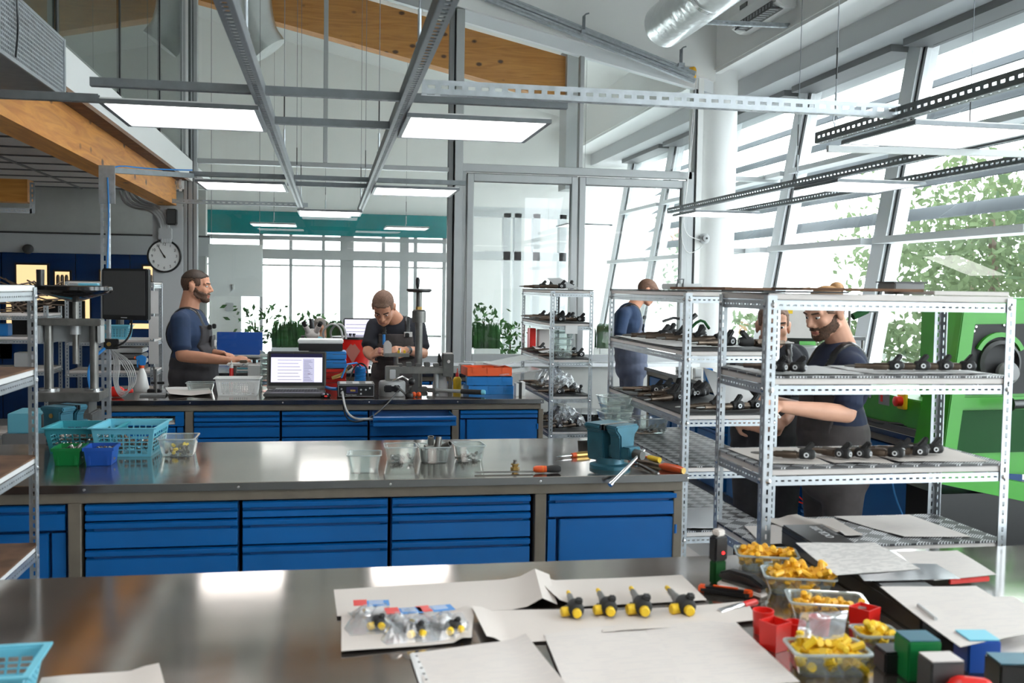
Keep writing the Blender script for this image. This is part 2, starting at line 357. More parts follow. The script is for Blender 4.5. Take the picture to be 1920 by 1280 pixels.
xm = gx(611, 150); frame_box(xm-.022, xm+.022, 2.80, zb(xm)+.05, w1, 'mullion')
def pane(pts, parent, m='glass', y=GY):
    return MB().prism(pts, y-.006, y+.006, 'y').build('pane', m, parent)
pane([(xa, .90), (xc, .90), (xc, 2.755), (xa, 2.755)], w1)
pane([(xa, 2.80), (xm-.022, 2.80), (xm-.022, zb(xm)), (xa, zb(xa))], w1)
pane([(xm+.022, 2.80), (xc, 2.80), (xc, zb(xc)), (xm+.022, zb(xm))], w1)
m = MB(); m.prism([(xa, zb(xa)-.06), (xc, zb(xc)-.06), (xc, zb(xc)+.05), (xa, zb(xa)+.05)], GY-.045, GY+.045, 'y'); m.build('head', 'alu', w1)
# --- window_2: two opening sashes
w2 = struct(thing('window_2', 'x', 'x')); del w2['category']; w2['label'] = 'pair of grey framed glass sashes in the partition'
x0, x1 = gx(867), gx(1296); zt = 2.745
frame_box(x0, x1, zt+.02, zt+.10, w2, 'head'); frame_box(x0, gx(874), .835, zt+.02, w2, 'jamb'); frame_box(gx(1289), gx(1300), .835, zt+.1, w2, 'jamb')
frame_box(gx(1300), gx(1303), .835, 3.75, w2, 'gasket', 'alu_dark')
for a, b in ((875.5, 1081.5), (1084.5, 1288)):
    s = thing('sash', '', ''); del s['category']; del s['label']; s.parent = w2
    A, B = gx(a), gx(b); y0, y1 = GY-.075, GY+.03
    for q in ((A, A+.065, .85, zt), (B-.065, B, .85, zt), (A+.065, B-.065, zt-.075, zt), (A+.065, B-.065, .85, .92)):
        MB().box(q[0], q[1], y0, y1, q[2], q[3]).build('rail', 'alu', s, bevel=.004, seg=1)
    MB().box(A+.062, A+.068, GY-.03, GY, .92, zt-.075).box(B-.068, B-.062, GY-.03, GY, .92, zt-.075).box(A+.065, B-.065, GY-.03, GY, zt-.08, zt-.073).build('gasket', 'black', s)
    pane([(A+.06, .915), (B-.06, .915), (B-.06, zt-.07), (A+.06, zt-.07)], s, 'glass', GY-.02)
    MB().box(A+.0, B, GY-.05, GY-.01, zt, zt+.006).build('shadow_gap', 'alu_dark', s)
# --- window_3: sloping top lights
w3 = struct(thing('window_3', 'x', 'x')); del w3['category']; w3['label'] = 'sloping top lights above the double sashes'
xd = gx(1087)
frame_box(xd-.022, xd+.022, zt+.1, zb(xd), w3, 'mullion')
frame_box(gx(1299), gx(1300), zt+.1, zb(3.75), w3, 'jamb')
pane([(x0, zt+.1), (xd-.022, zt+.1), (xd-.022, zb(xd)-.05), (x0, zb(x0)-.05)], w3)
pane([(xd+.022, zt+.1), (x1, zt+.1), (x1, zb(x1)-.05), (xd+.022, zb(xd)-.05)], w3)
m = MB(); m.prism([(x0, zb(x0)-.07), (3.95, zb(3.95)-.07), (3.95, zb(3.95)+.05), (x0, zb(x0)+.05)], GY-.05, GY+.05, 'y'); m.build('head', 'alu_light', w3)
# --- column, pier, narrow pane
MBc = MB().lathe([(.222, 0), (.222, 3.92)], (4.06, 10.34, 0), n=32); struct(MBc.build('column_round', 'white_paint', smooth=True), 'round white column at the window corner')
struct(MB().box(gx(1303), gx(1313), GY-.06, GY+.2, 0, 3.9).build('trim_3', 'white_wall'), 'white pier between sashes and round column')
w4 = struct(thing('window_4', 'x', 'x')); del w4['category']; w4['label'] = 'narrow pane between round column and slanted windows'
YN = 10.45
MB().box(4.28, 4.33, YN-.04, YN+.04, 0, 3.72).build('jamb', 'alu', w4); MB().box(4.33, 5.0, YN-.04, YN+.04, 3.63, 3.72).build('head', 'alu_light', w4)
MB().box(4.33, 4.75, YN-.03, YN+.03, 2.02, 2.07).build('transom', 'alu', w4); MB().box(4.33, 4.85, YN-.03, YN+.03, 2.80, 2.85).build('transom', 'alu', w4)
pane([(4.33, .3), (XF(.3)-.02, .3), (XF(3.63)-.02, 3.63), (4.33, 3.63)], w4, 'glass', YN)
# --- slanted facade: one structure object per bay
MY = [9.95-2.055*k for k in range(-3, 7)]
def fpt(y, z, off=0): return Vector((XF(z)+off, y, z))
for k, (ya, yb) in enumerate(zip(MY[:-1], MY[1:])):
    w = struct(thing('window_%d' % (5+k), 'x', 'x')); del w['category']; w['label'] = 'slanted window bay, number %s from the far end' % ORD[k]
    MB().bar(fpt(ya, -.02, .03), fpt(ya, 3.9, .03), .17, .20, (0, 1, 0)).build('mullion', 'alu_light', w)
    MB().bar(fpt(ya-.105, 0, -.02), fpt(ya-.105, 3.74, -.02), .02, .05, (0, 1, 0)).build('gasket', 'alu_dark', w)
    y0, y1 = yb+.09, ya-.09
    for z, d, h in ((.42, .06, .05), (.95, .12, .06), (2.045, .17, .055), (2.85, .10, .05)):
        MB().box(XF(z)-d, XF(z)+.06, y0, y1, z-h/2, z+h/2).build('transom', 'alu_light', w)
    MB().box(XF(3.7)-.22, XF(3.7)+.05, y0, y1, 3.66, 3.73).build('blind_box', 'mid_grey', w)
    for za, zc in ((.45, .93), (.98, 2.02), (2.07, 2.83), (2.87, 3.66)):
        m = MB(); m.rings([[fpt(y0, za), fpt(y1, za), fpt(y1, zc), fpt(y0, zc)], [fpt(y0, za, .012), fpt(y1, za, .012), fpt(y1, zc, .012), fpt(y0, zc, .012)]]); m.build('pane', 'glass', w)
    for z in np.arange(2.32, 4.0, .30):       # outside sun louvres
        if k > 6: break
        m = MB(); m.T = Mx((XF(z)+.55, 0, z), ry=R(-35)); m.box(-.11, .11, y0-.08, y1+.08, -.006, .006); m.build('louvre', 'louvre', w)
    MB().box(XF(.2)-.03, XF(.2)+.1, y0, y1, 0, .40).build('plinth', 'light_grey', w)
struct(MB().box(4.45, 4.60, -3, 4.4, 0, .4).build('wall_right_plinth', 'grey_wall'))
# --- left side: mezzanine over the lower area
struct(MB().box(-1.335, -1.30, -3, 10.15, 2.572, 2.765).build('trim_4', 'white_paint'), 'white band along the mezzanine edge')
struct(MB().box(-9, -1.337, -3, 12.6, 2.722, 2.785).build('floor_mezzanine', 'white_wall'))
struct(MB().box(-1.449, -1.337, -3, 10.15, 2.58, 2.60).build('trim_5', 'cardboard'), 'tan strip under the white mezzanine band')
bm_ = struct(MB().box(-1.62, -1.45, -3, 10.15, 2.337, 2.60).build('beam_left', 'wood_y'), 'long orange glulam beam under the mezzanine')
w5 = struct(thing('window_20', 'x', 'x')); del w5['category']; w5['label'] = 'mezzanine glazing above the white band'
js = [-2.5, 1.0, 3.6, 5.3, 6.806, 8.336, 9.55, 10.15]
for a, b in zip(js[:-1], js[1:]):
    MB().box(-1.325, -1.313, a+.012, b-.012, 2.79, 4.95).build('pane', 'glass_dim', w5)
    MB().box(-1.33, -1.308, b-.012, b+.012, 2.77, 4.95).build('joint', 'alu_dark' if b < 9 else 'alu', w5)
MB().box(-1.36, -1.29, 9.60, 9.78, 2.77, 4.95).build('mullion', 'alu', w5)
struct(MB().box(-9, -1.36, 10.1, 10.25, 2.79, 5.8).build('wall_mezzanine', 'grey_wall'), 'grey end wall of the mezzanine room')
struct(MB().box(-5.2, -5.0, -3, 10.1, 2.79, 6.2).build('wall_mezzanine_side', 'white_wall'))
m = MB(); m.prism([(-5, 4.62), (-1.36, 4.28), (-1.36, 5.7), (-5, 6.4)], 9.85, 10.08, 'y'); struct(m.build('beam_mezzanine', 'wood_x'), 'timber beam inside the mezzanine room')  # real beam, depth enlarged out of view so brown reflects in the foreground bench
# lower area: tile ceiling, end wall
ceil2 = struct(MB().box(-9, -1.62, -3, 12.5, 2.70, 2.72).build('ceiling_left', 'dark_grey'), 'tiled ceiling under the mezzanine')
t0 = MB().box(-.592, .592, -.292, .292, 0, .018).build('ceiling_tile', 'tile', ceil2, loc=(-2.23, 4.3, 2.682))
for i in range(14):
    for j in range(4):
        if i or j: inst(t0, ceil2, (-2.23-1.2*j, 4.3+.6*i, 2.682))
for j in range(6): MB().box(-1.64-1.2*j-.012, -1.64-1.2*j+.012, -3, 12.5, 2.668, 2.6815).build('grid_bar', 'mid_grey', ceil2)
for i in range(15): MB().box(-7.6, -1.64, 4.0+.6*i-.012, 4.0+.6*i+.012, 2.669, 2.681).build('grid_bar', 'mid_grey', ceil2)
wl = struct(MB().box(-9, -1.45, 12.5, 12.65, 0, 2.7).build('wall_left_end', 'grey_wall'), 'grey end wall above the blue panels')
MB().box(-9, -1.4, 12.46, 12.5, 1.92, 2.15).build('glossy_band', 'light_grey', wl); MB().box(-9, -1.4, 12.45, 12.5, 2.14, 2.16).build('shadow_line', 'dark_grey', wl)
def bx(px, py, Y=12.44): return PY(px, py, Y)
xs = [-9, -7.6, -6.2, -4.8, -3.7, -2.9, -2.3, -1.55]
for a, b in zip(xs[:-1], xs[1:]): MB().box(a+.004, b-.004, 12.44, 12.5, 0, 1.917).build('blue_panel', 'navy_wall', wl)
def niche(p0, p1, fr=.02, inner='niche'):
    a, b = bx(*p0), bx(*p1); m = MB().box(a.x-fr, b.x+fr, 12.40, 12.445, b.z-fr, a.z+fr); o = m.build('niche_frame', 'black', wl)
    MB().box(a.x, b.x, 12.392, 12.402, b.z, a.z).build('niche_back', inner, o); return o
niche((33, 496), (90, 534)); niche((105, 509), (132, 534)); niche((270, 499), (300, 536)); niche((190, 508), (199, 536))
o = niche((14, 552), (170, 638), .01)
a, b = bx(22, 562, 12.38), bx(160, 628, 12.38); MB().box(a.x, b.x, 12.37, 12.39, b.z, a.z).build('dark_screen', 'black', o)
niche((255, 563), (300, 585), .0); niche((245, 606), (300, 616), .0)
for x in (110, 118, 126, 275, 284): 
    p = bx(x, 528, 12.36); MB().lathe([(.02, 0), (.02, .10), (.012, .13)], (p.x, 12.33, p.z-.05)).build('jar', 'bronze', wl, smooth=True)
# column carrying the clock, short timber stub with bracket
struct(MB().box(-1.67, -1.385, 10.14, 10.45, 0, 2.34).build('column_left', 'light_grey', bevel=.01), 'pale column carrying the wall clock')
st = struct(MB().box(-6.0, PY(58, 360, 9.0).x, 8.9, 9.08, PY(58, 385, 9).z+.02, PY(58, 352, 9).z+.06).build('beam_stub', 'wood_x'), 'short timber beam end at the far left')
# --- back room beyond the glazing
BY = 17.0
bw = struct(MB().box(-9, PY(372, 500, BY).x, BY, BY+.2, 0, 7).box(PY(845, 500, BY).x, 5.6, BY, BY+.2, 0, 7).box(PY(372, 500, BY).x, PY(845, 500, BY).x, BY, BY+.2, 2.76, 7).build('wall_back', 'white_wall'), 'white far wall of the room behind the partition')
X0, X1 = PY(372, 420, BY).x, PY(842, 420, BY).x
struct(MB().box(X0-.1, X1+.05, BY-.12, BY, 2.41, 2.78).build('trim_6', 'teal'), 'glossy teal band above the entrance windows')
we = struct(thing('window_30', 'x', 'x')); del we['category']; we['label'] = 'bright entrance glazing under the teal band'
def ex(px, py=550): return PY(px, py, BY).x
def ez(px, py): return PY(px, py, BY).z
for px, w in ((490, .05), (545, .05), (606, .05), (650, .22), (718, .06), (757, .15), (778, .06), (832, .06)):
    MB().box(ex(px)-w/2, ex(px)+w/2, BY-.03, BY+.05, .1, 2.41).build('mullion', 'alu', we)
for (y0, y1, dz) in ((470, 488, 0), (498, 501, 0), (445, 453, 0)):
    MB().box(X0, X1, BY-.06, BY+.06, ez(650, y1), ez(650, y0)).build('transom', 'alu', we)
MB().box(X0, X1, BY+.0, BY+.012, .1, 2.41).build('pane', 'glass', we)
# pale wall piece and board left of the entrance, with switch and latch
ws = struct(MB().box(PY(392, 500, 12.9).x, PY(452, 500, 12.9).x, 12.9, 13.0, 0, 2.08).build('wall_stub', 'white_paint'), 'pale wall stub behind the glazing near the clock')
p = PY(430, 575, 12.88); MB().box(p.x-.05, p.x+.05, 12.87, 12.9, p.z-.05, p.z+.05).build('light_switch', 'light_grey', ws, bevel=.008)
a, b = PY(391, 457, 11.2), PY(492, 556, 11.2)
bo = tag(MB().box(a.x, b.x, 11.18, 11.21, b.z, a.z).build('hanging_board', 'white_plastic', bevel=.004), 'pale grey board hanging behind the glazing beside the standing man', 'board')
MB().tube([(a.x+.03, 11.195, a.z), (a.x+.03, 11.195, zr(a.x))], .003, 5).tube([(b.x-.03, 11.195, a.z), (b.x-.03, 11.195, zr(b.x))], .003, 5).build('hanger_wire', 'galv_dark', bo); p = PY(438, 537, 11.16); MB().box(p.x-.01, p.x+.008, 11.14, 11.18, p.z-.035, p.z+.03).build('latch', 'white_paint', bo)
# sloping glulam beam behind the glazing + post at its end
m = MB(); z1, z2 = PY(516, 40, 13).z, PY(1058, 190, 13).z; sl = (z2-z1)/(PY(1058, 190, 13).x - PY(516, 40, 13).x)
xx0, xx1 = -4.0, PY(1060, 150, 13).x; zz = lambda x: z2 + sl*(x-PY(1058, 190, 13).x)
m.prism([(xx0, zz(xx0)), (xx1, zz(xx1)), (xx1, zz(xx1)+.58), (xx0, zz(xx0)+.58)], 13, 13.25, 'y'); struct(m.build('beam_back', 'wood_x'), 'sloping orange timber beam behind the glazing')
struct(MB().box(xx1, xx1+.16, 12.9, 13.3, 2.9, 5).build('trim_7', 'light_grey'), 'grey post at the end of the sloping timber beam')
# inner partition frames seen through the left sash
wi = struct(thing('window_31', 'x', 'x')); del wi['category']; wi['label'] = 'inner partition frame seen through the left sash'
a, b = PY(886, 398, 14), PY(1062, 600, 14)
for q in ((a.x, b.x, a.z-.06, a.z+.08), (a.x, b.x, PY(900, 480, 14).z-.05, PY(900, 480, 14).z+.07)): MB().box(q[0], q[1], 13.95, 14.1, q[2], q[3]).build('rail', 'alu_light', wi)
for px in (948, 968, 1003, 1052): x = PY(px, 560, 14).x; MB().box(x-.05, x+.05, 13.95, 14.1, .0, a.z).build('mullion', 'alu_light', wi)
# outside: far facade, trees
far = struct(MB().box(-14, 14, 34, 36, 0, 4.2).build('building_far', 'facade_far'), 'pale building across the street')
for i in range(9): MB().box(-12+2.9*i, -10.3+2.9*i, 33.95, 34, 3.3, 3.75).build('fascia_sign_panel', 'red_far', far)
def tree(loc, h, rr, label, n=2600, mt='leaf'):
    t = thing('tree', label, 'tree', loc, 0, 'trees outside the slanted windows'); rnd = np.random.default_rng(int(loc[1]*100))
    MB().tube([(0, 0, 0), (.05, 0, h*.35), (0, .1, h*.7)], [.14, .1, .05], 8).build('trunk', 'bark', t)
    c = rnd.normal(size=(26, 3)); c /= np.linalg.norm(c, axis=1)[:, None]; c = c*rnd.uniform(.4, 1, (26, 1))*[rr, rr, h*.36] + [0, 0, h*.58]
    m = MB(); vs = []; fs = []
    for i in range(n):
        q = c[rnd.integers(26)] + rnd.normal(size=3)*rr*.28; a = rnd.normal(size=3); a /= np.linalg.norm(a); b = np.cross(a, rnd.normal(size=3)); b /= np.linalg.norm(b); s = rnd.uniform(.06, .13)
        k = len(vs); vs += [tuple(q-a*s), tuple(q+b*s*.5), tuple(q+a*s), tuple(q-b*s*.5)]; fs.append((k, k+1, k+2, k+3))
    m._add(vs, fs); o = m.build('foliage', mt, t); o['kind'] = 'stuff'
for i, (x, y, h, r_) in enumerate(((10.5, 14.6, 4.2, 1.7), (10.4, 11.0, 3.7, 1.5), (11.8, 8.2, 4.4, 1.7), (10.2, 5.2, 3.6, 1.5), (13.0, 18.8, 4.5, 1.9), (6.5, 25, 4.0, 2.0))):
    tree((x, y, -.12), h, r_, 'leafy green tree outside the slanted windows, %s nearest the round column' % ORD[i] if i < 5 else 'leafy tree outside beyond the far entrance glazing', mt='foliage' if i % 2 == 0 else 'foliage_dark')
hedge = thing('hedge', 'long green hedge outside the slanted windows', 'hedge', (8.1, 7, -.12)); m = MB(); vs = []; fs = []
for i in range(5000):
    q = np.array([rng.uniform(-.4, .4), rng.uniform(-6, 12), rng.uniform(.1, 1.3)]); a = rng.normal(size=3); a /= np.linalg.norm(a); b = np.cross(a, rng.normal(size=3)); b /= np.linalg.norm(b); s = rng.uniform(.06, .12)
    k = len(vs); vs += [tuple(q-a*s), tuple(q+b*s*.5), tuple(q+a*s), tuple(q-b*s*.5)]; fs.append((k, k+1, k+2, k+3))
m._add(vs, fs); o = m.build('foliage', 'foliage', hedge); o['kind'] = 'stuff'
# ================================================================ OVERHEAD
def basis(a, b, up=(0, 0, 1)):
    a, b = Vector(a), Vector(b); t = (b-a).normalized(); u = t.cross(Vector(up)).normalized(); v = u.cross(t)   # u: side, v: up
    return a, (b-a).length, u, v, t
def strip_T(o, xdir, ydir, zdir):
    M = Matrix((xdir, ydir, zdir)).transposed().to_4x4(); M.translation = o; return M
def channel(name, a, b, s=.041, mt='galv', parent=None, pitch=.05, slot=.028, sw=.011, side=True, bottom=True, h=None, sides=(-1, 1)):
    a, L, u, v, t = basis(a, b); h = h or s; m = MB()
    bot = strip_T(a - v*h/2, u, v, t)
    if bottom: slot_strip(m, s, L, .003, pitch, slot, sw, bot)
    else: m.T = bot; m.box(-s/2, s/2, -.0015, .0015, 0, L); m.T = None
    for sg in sides:
        T = strip_T(a + u*sg*s/2, v, u, t)
        if side: slot_strip(m, h, L, .003, pitch, slot, sw, T)
        else: m.T = T; m.box(-h/2, h/2, -.0015, .0015, 0, L); m.T = None
    return m.build(name, mt, parent)
ZR = 2.325
tag(channel('slotted_rail', (-.265, .2, ZR), (-.265, 9.9, ZR), mt='galv_dark', side=False, pitch=.038, slot=.02, sw=.017, s=.046), 'long slotted steel rail carrying the left row of light panels', 'rail')
tag(channel('slotted_rail', (.285, .2, ZR), (.285, 9.9, ZR), mt='galv_dark', side=False, pitch=.038, slot=.02, sw=.017, s=.046), 'long slotted steel rail carrying the right row of light panels', 'rail')
tag(channel('cross_bar', (-.86, 3.93, ZR), (.92, 3.93, ZR), mt='galv_dark', side=False, s=.03), 'dark cross bar over the nearest pair of light panels', 'rail')
tag(channel('cross_bar', (-.30, 4.60, ZR-.005), (.33, 4.60, ZR-.005), mt='galv_dark', side=False, s=.03), 'short cross bar between the nearest two light panels', 'rail')
tag(channel('cross_bar', (-.92, 7.03, ZR), (.93, 7.03, ZR), mt='galv_dark', side=False, s=.03), 'dark cross bar over the second pair of light panels', 'rail')
tag(channel('cross_bar', (-.30, 7.42, ZR-.005), (.33, 7.42, ZR-.005), mt='galv_dark', side=False, s=.03), 'short cross bar between the second pair of light panels', 'rail')
tag(channel('cross_bar', (-2.6, 4.16, 2.305), (-.88, 4.16, 2.305), mt='galv_dark', side=False, s=.03), 'dark cross bar reaching left below the perforated box', 'rail')
tag(channel('slotted_cross_rail', (.33, 3.77, 2.335), (2.25, 3.77, 2.335), mt='galv', s=.041, h=.05, sides=(1,), sw=.013), 'long slotted rail linking the nearest panel to the window side', 'rail')
tag(channel('slotted_cross_rail', (-1.40, 9.55, 2.335), (-.20, 9.55, 2.335), mt='galv', s=.035), 'far slotted rail below the mezzanine beam end', 'rail')
tag(channel('slotted_rail', (2.26, .5, 2.325), (2.26, 4.45, 2.325), mt='galv_dark', h=.05, sides=(-1,), sw=.011, pitch=.045, slot=.025), 'dark slotted rail beside the nearest window-side panel', 'rail')
tag(channel('slotted_rail', (3.05, 2.6, 2.325), (3.05, 8.85, 2.325), mt='galv_dark', h=.045, sides=(-1,), sw=.011, pitch=.045, slot=.025), 'long dark slotted rail running towards the round column', 'rail')
tag(channel('slotted_rail', (3.62, 2.6, 2.325), (3.62, 8.95, 2.325), mt='galv_dark', h=.045, sides=(-1,), sw=.011, pitch=.045, slot=.025), 'dark slotted rail nearest the slanted windows', 'rail')
tag(MB().bar((2.33, 4.5, 2.285), (3.7, 4.35, 2.285), .03, .03).build('light_bar', 'alu_light'), 'thin pale bar under the nearest window-side panel', 'rail')
def panel(cx, cy, label, z=2.28, group=None):
    t = thing('led_panel', label, 'ceiling light', (cx, cy, z), 0, group)
    h = .2975; m = MB()
    for q in ((-h, h, -h, -h+.018), (-h, h, h-.018, h), (-h, -h+.018, -h+.018, h-.018), (h-.018, h, -h+.018, h-.018)): m.box(q[0], q[1], q[2], q[3], 0, .016)
    m.build('frame', 'galv_dark', t)
    MB().box(-h+.018, h-.018, -h+.018, h-.018, .004, .010).build('diffuser', 'led', t)
    MB().box(-h+.004, h-.004, -h+.004, h-.004, .014, .022).build('backplate', 'white_plastic', t)
    return t
for cx, cy, lb in ((-.575, 4.40, 'square light panel, left of the nearest pair'), (.60, 4.40, 'square light panel, right of the nearest pair'),
                   (-.60, 7.39, 'square light panel, left of the second pair'), (.60, 7.39, 'square light panel, right of the second pair'),
                   (0, 9.84, 'small looking light panel at the far end of the rails'), (3.40, 8.62, 'light panel beside the round column'),
                   (3.35, 6.05, 'light panel in the middle of the window-side row'), (2.60, 4.02, 'nearest light panel of the window-side row'),
                   (-.575, 1.5, 'light panel above the foreground bench, left'), (.60, 1.5, 'light panel above the foreground bench, right'), (2.6, 1.5, 'light panel above the foreground bench, window side'),
                   (-2.6, 4.4, 'light panel over the left area beside the racks'), (-2.6, 7.4, 'light panel over the left area farther back')):
    panel(cx, cy, lb)
# suspension wires
def wire(p, q, label):
    t = thing('suspension_wire', label, 'wire', p, 0, 'wires holding the light rails'); d = Vector(q)-Vector(p)
    MB().tube([(0, 0, 0), tuple(d)], .0022, 5).build('cable', 'galv_dark', t)
    MB().cyl((0, 0, .06), (0, 0, .16), .006, n=8).build('turnbuckle', 'galv', t); MB().cyl((0, 0, .22), (0, 0, .36), .004, n=6).build('sleeve', 'black', t)
    MB().tube([(.012, 0, .045), (.0, 0, .06), (-.012, 0, .045), (0, 0, .0)], .003, 5, 1).build('hook', 'galv', t)
for cx, cy, lb in ((-.05, 11.9, 'light panel behind the glazing, nearest the glass'), (-.75, 14.2, 'light panel behind the glazing, left'), (1.05, 14.2, 'light panel behind the glazing, middle'), (3.2, 12.6, 'light panel behind the right sash')):
    panel(cx, cy, lb, 2.40); wire((cx, cy, 2.42), (cx, cy, zr(cx)), 'thin wire holding the ' + lb)
for x in (-.265, .285):
    for i, y in enumerate((3.35, 6.1, 8.4, 9.6)):
        wire((x, y, ZR+.02), (x, y, zr(x)), 'thin steel wire holding the %s light rail, %s from the camera' % ('left' if x < 0 else 'right', ORD[i]))
for i, (x, y) in enumerate(((2.26, 4.3), (3.05, 6.3), (3.62, 5.3), (2.26, 3.0))): wire((x, y, 2.35), (x, y, 3.92 if x > 3.9 else zr(x)), 'thin steel wire on the window-side rails, %s one' % ORD[i])
# white cord down to the column, alarm sounder
p = PY(1322, 447, 10.08)
t = thing('alarm_sounder', 'small grey round sounder on the round column', 'sounder', (p.x, 10.12, p.z))
MB().lathe([(.055, 0), (.055, .03), (.035, .05), (.035, .08), (.02, .085)], (0, 0, 0), (0, -1, 0), 20).build('housing', 'light_grey', t, smooth=True)
MB().lathe([(.012, 0), (.012, .006)], (0, -.086, 0), (0, -1, 0), 12).build('lens', 'black', t)
def T(name, pts, r, mt, label, cat, sm=2, n=6): return tag(MB().tube(pts, r, n, sm).build(name, mt, smooth=True), label, cat)
T('signal_cable', [PY(1306, 135, 10.1), PY(1300, 250, 10.08), PY(1291, 330, 10.08), PY(1282, 400, 10.08), PY(1284, 440, 10.08), PY(1312, 450, 10.06)], .005, 'white_plastic', 'white cord hanging down beside the round column', 'cable')
T('signal_cable', [PY(1300, 200, 10.09), PY(1288, 360, 10.07), PY(1275, 440, 10.07), PY(1288, 480, 10.07), PY(1318, 462, 10.05)], .005, 'white_plastic', 'looping white cord under the grey sounder', 'cable')
p = PY(1299, 139, 10.05); m = MB()
for k in range(7): m.ell((p.x+random.uniform(-.025, .025), 10.05+random.uniform(-.02, .02), p.z+random.uniform(-.04, .04)), (.035, .03, .04), 8, 6)
tag(m.build('foam_lump', 'yellow_orange', smooth=True), 'lump of orange foam at the top of the pier', 'foam')
# air conditioner
a, b = PX(1402, 50, 3.95), PX(1520, 0, 3.95)
t = thing('air_conditioner', 'white wall air conditioner on the bulkhead at the top', 'air conditioner', (3.95, 8.75, 4.05)); L = .5
m = MB(); m.prism([(0, 0), (-.12, .0), (-.20, .05), (-.22, .14), (-.21, .27), (-.19, .30), (0, .30)], -L, L, 'y'); m.build('body', 'white_plastic', t, bevel=.012)
MB().box(-.218, -.10, -L+.06, L-.16, -.004, .012).box(-.212, -.2, -L+.06, L-.16, .01, .06).build('outlet', 'dark_grey', t)
for k in range(12): MB().box(-.216, -.13, -L+.09+k*.065, -L+.10+k*.065, -.007, .05).build('vane', 'light_grey', t)
MB().box(-.226, -.214, .06, .22, .15, .19).build('display', 'black_gloss', t)
# foil duct with strut
t = thing('foil_duct', 'silver foil wrapped air duct under the roof', 'duct', (0, 0, 0))
MB().lathe([(.16, -.03), (.20, 0), (.205, .8), (.20, 1.6), (.205, 2.6), (.205, 3.8)], (2.98, 8.9, 4.0), (.10, -1, .07), 28).build('tube', 'foil', t, smooth=True)
MB().lathe([(.206, 0), (.206, .05)], (3.06, 8.0, 4.063), (.10, -1, .07), 28).build('tape_band', 'chrome', t, smooth=True)
a, b = PY(1292, 40, 8.4), PY(1400, 43, 8.4)
tag(channel('duct_bracket', (a.x, 8.4, a.z), (3.95, 8.4, b.z), .035), 'short slotted bracket bar below the foil duct', 'bracket')
t = thing('foil_duct', 'pale foil wrapped duct seen behind the glazing at the top', 'duct', (0, 0, 0))
MB().tube([PY(505, 95, 12.2), PY(480, 60, 12.2), PY(470, -20, 12.2), PY(470, -85, 12.2)], .22, 20, 2).build('tube', 'foil', t, smooth=True)
# cable tray along the sloping wall
for k, off in enumerate((0, .07)):
    a, b = PY(910, -4, 9.95), PY(1302, 152, 9.95); a.z += off; b.z += off
    tag(channel('cable_tray', a, b, .05, 'galv', pitch=.06, slot=.035), ('lower' if k == 0 else 'upper') + ' slotted cable tray along the sloping white wall', 'cable tray')
for px, py in ((1094, 48), (1276, 110)):
    p = PY(px, py, 9.93); t = thing('tray_bracket', 'small steel hook bracket on the cable tray, %s' % ('middle of the slope' if px < 1200 else 'near the corner'), 'bracket', p)
    MB().box(-.012, .012, -.03, .0, -.05, .09).build('arm', 'galv_dark', t); MB().box(-.03, .03, -.05, 0, -.08, -.05).build('clamp', 'galv', t); MB().tube([(0, -.02, .09), (.02, -.02, .11), (.05, -.02, .12)], .008, 6).build('hook', 'galv_dark', t)
# smoke detectors
def lathe_thing(name, label, cat, loc, prof, mt, axis=(0, 0, 1), n=20, parts=()):
    o = MB().lathe(prof, (0, 0, 0), axis, n).build(name, mt, smooth=True); o.location = loc; return tag(o, label, cat)
p = PY(884, 40, 11.2); lathe_thing('smoke_detector', 'white smoke detector behind the sloping top light', 'detector', (p.x, 11.2, p.z), [(.05, 0), (.07, .02), (.07, .07), (.08, .10)], 'white_plastic')
p = PY(342, 346, 10.0); t = thing('motion_sensor', 'small white motion sensor on the timber beam end', 'sensor', (p.x-.02, 10.06, p.z)); MB().box(-.035, .03, -.05, .0, -.06, .06).build('housing', 'white_plastic', t, bevel=.02); MB().lathe([(.02, 0), (.018, .012), (.008, .016)], (0, -.05, -.02), (0, -1, 0), 12).build('lens', 'light_grey', t, smooth=True)
p = PY(321, 406, 10.0); t = thing('loudspeaker', 'small black loudspeaker below the timber beam', 'loudspeaker', (p.x, 10.05, p.z)); MB().box(-.045, .045, -.05, .05, -.075, .075).build('cabinet', 'black', t, bevel=.008); MB().box(-.038, .038, -.056, -.05, -.066, .066).build('grille', 'dark_grey', t)
p = PY(47, 466, 12.3); lathe_thing('wall_alarm', 'dark round alarm on the grey wall above the blue panels', 'alarm', (p.x, 12.44, p.z), [(.055, 0), (.055, .05), (.045, .09), (.02, .1)], 'dark_grey', (0, -1, 0))
# conduits curving into the column
for k in range(4):
    o = k*9
    T('conduit', [PY(226+o, 360, 11.6), PY(232+o, 378-k*2, 11.3), PY(254+o*.8, 390-k*3, 10.6), PY(282+o*.5, 392-k*2, 10.08), PY(302+o*.4, 412-k*3, 10.08), PY(305+o*.5, 455, 10.08)], .018, 'light_grey', 'curved grey conduit beside the clock column, %s from left' % ORD[k], 'pipe')
p = PY(310, 437, 10.1); tag(MB().box(p.x-.06, p.x+.06, 10.06, 10.14, p.z-.06, p.z+.05).build('junction_box', 'light_grey', bevel=.006), 'small pale junction box above the clock', 'junction box')
p = PY(60, 372, 8.85)
t = thing('angle_bracket', 'slotted angle bracket at the short timber beam end', 'bracket', (0, 0, 0))
slot_strip(MB(), .04, .25, .004, T=strip_T(Vector((p.x, 8.86, p.z-.12)), Vector((1, 0, 0)), Vector((0, 1, 0)), Vector((0, 0, 1)))).build('upright', 'galv', t)
slot_strip(MB(), .04, .35, .004, T=strip_T(Vector((p.x-.35, 8.86, p.z-.10)), Vector((0, 0, 1)), Vector((0, 1, 0)), Vector((1, 0, 0)))).build('foot', 'galv', t)
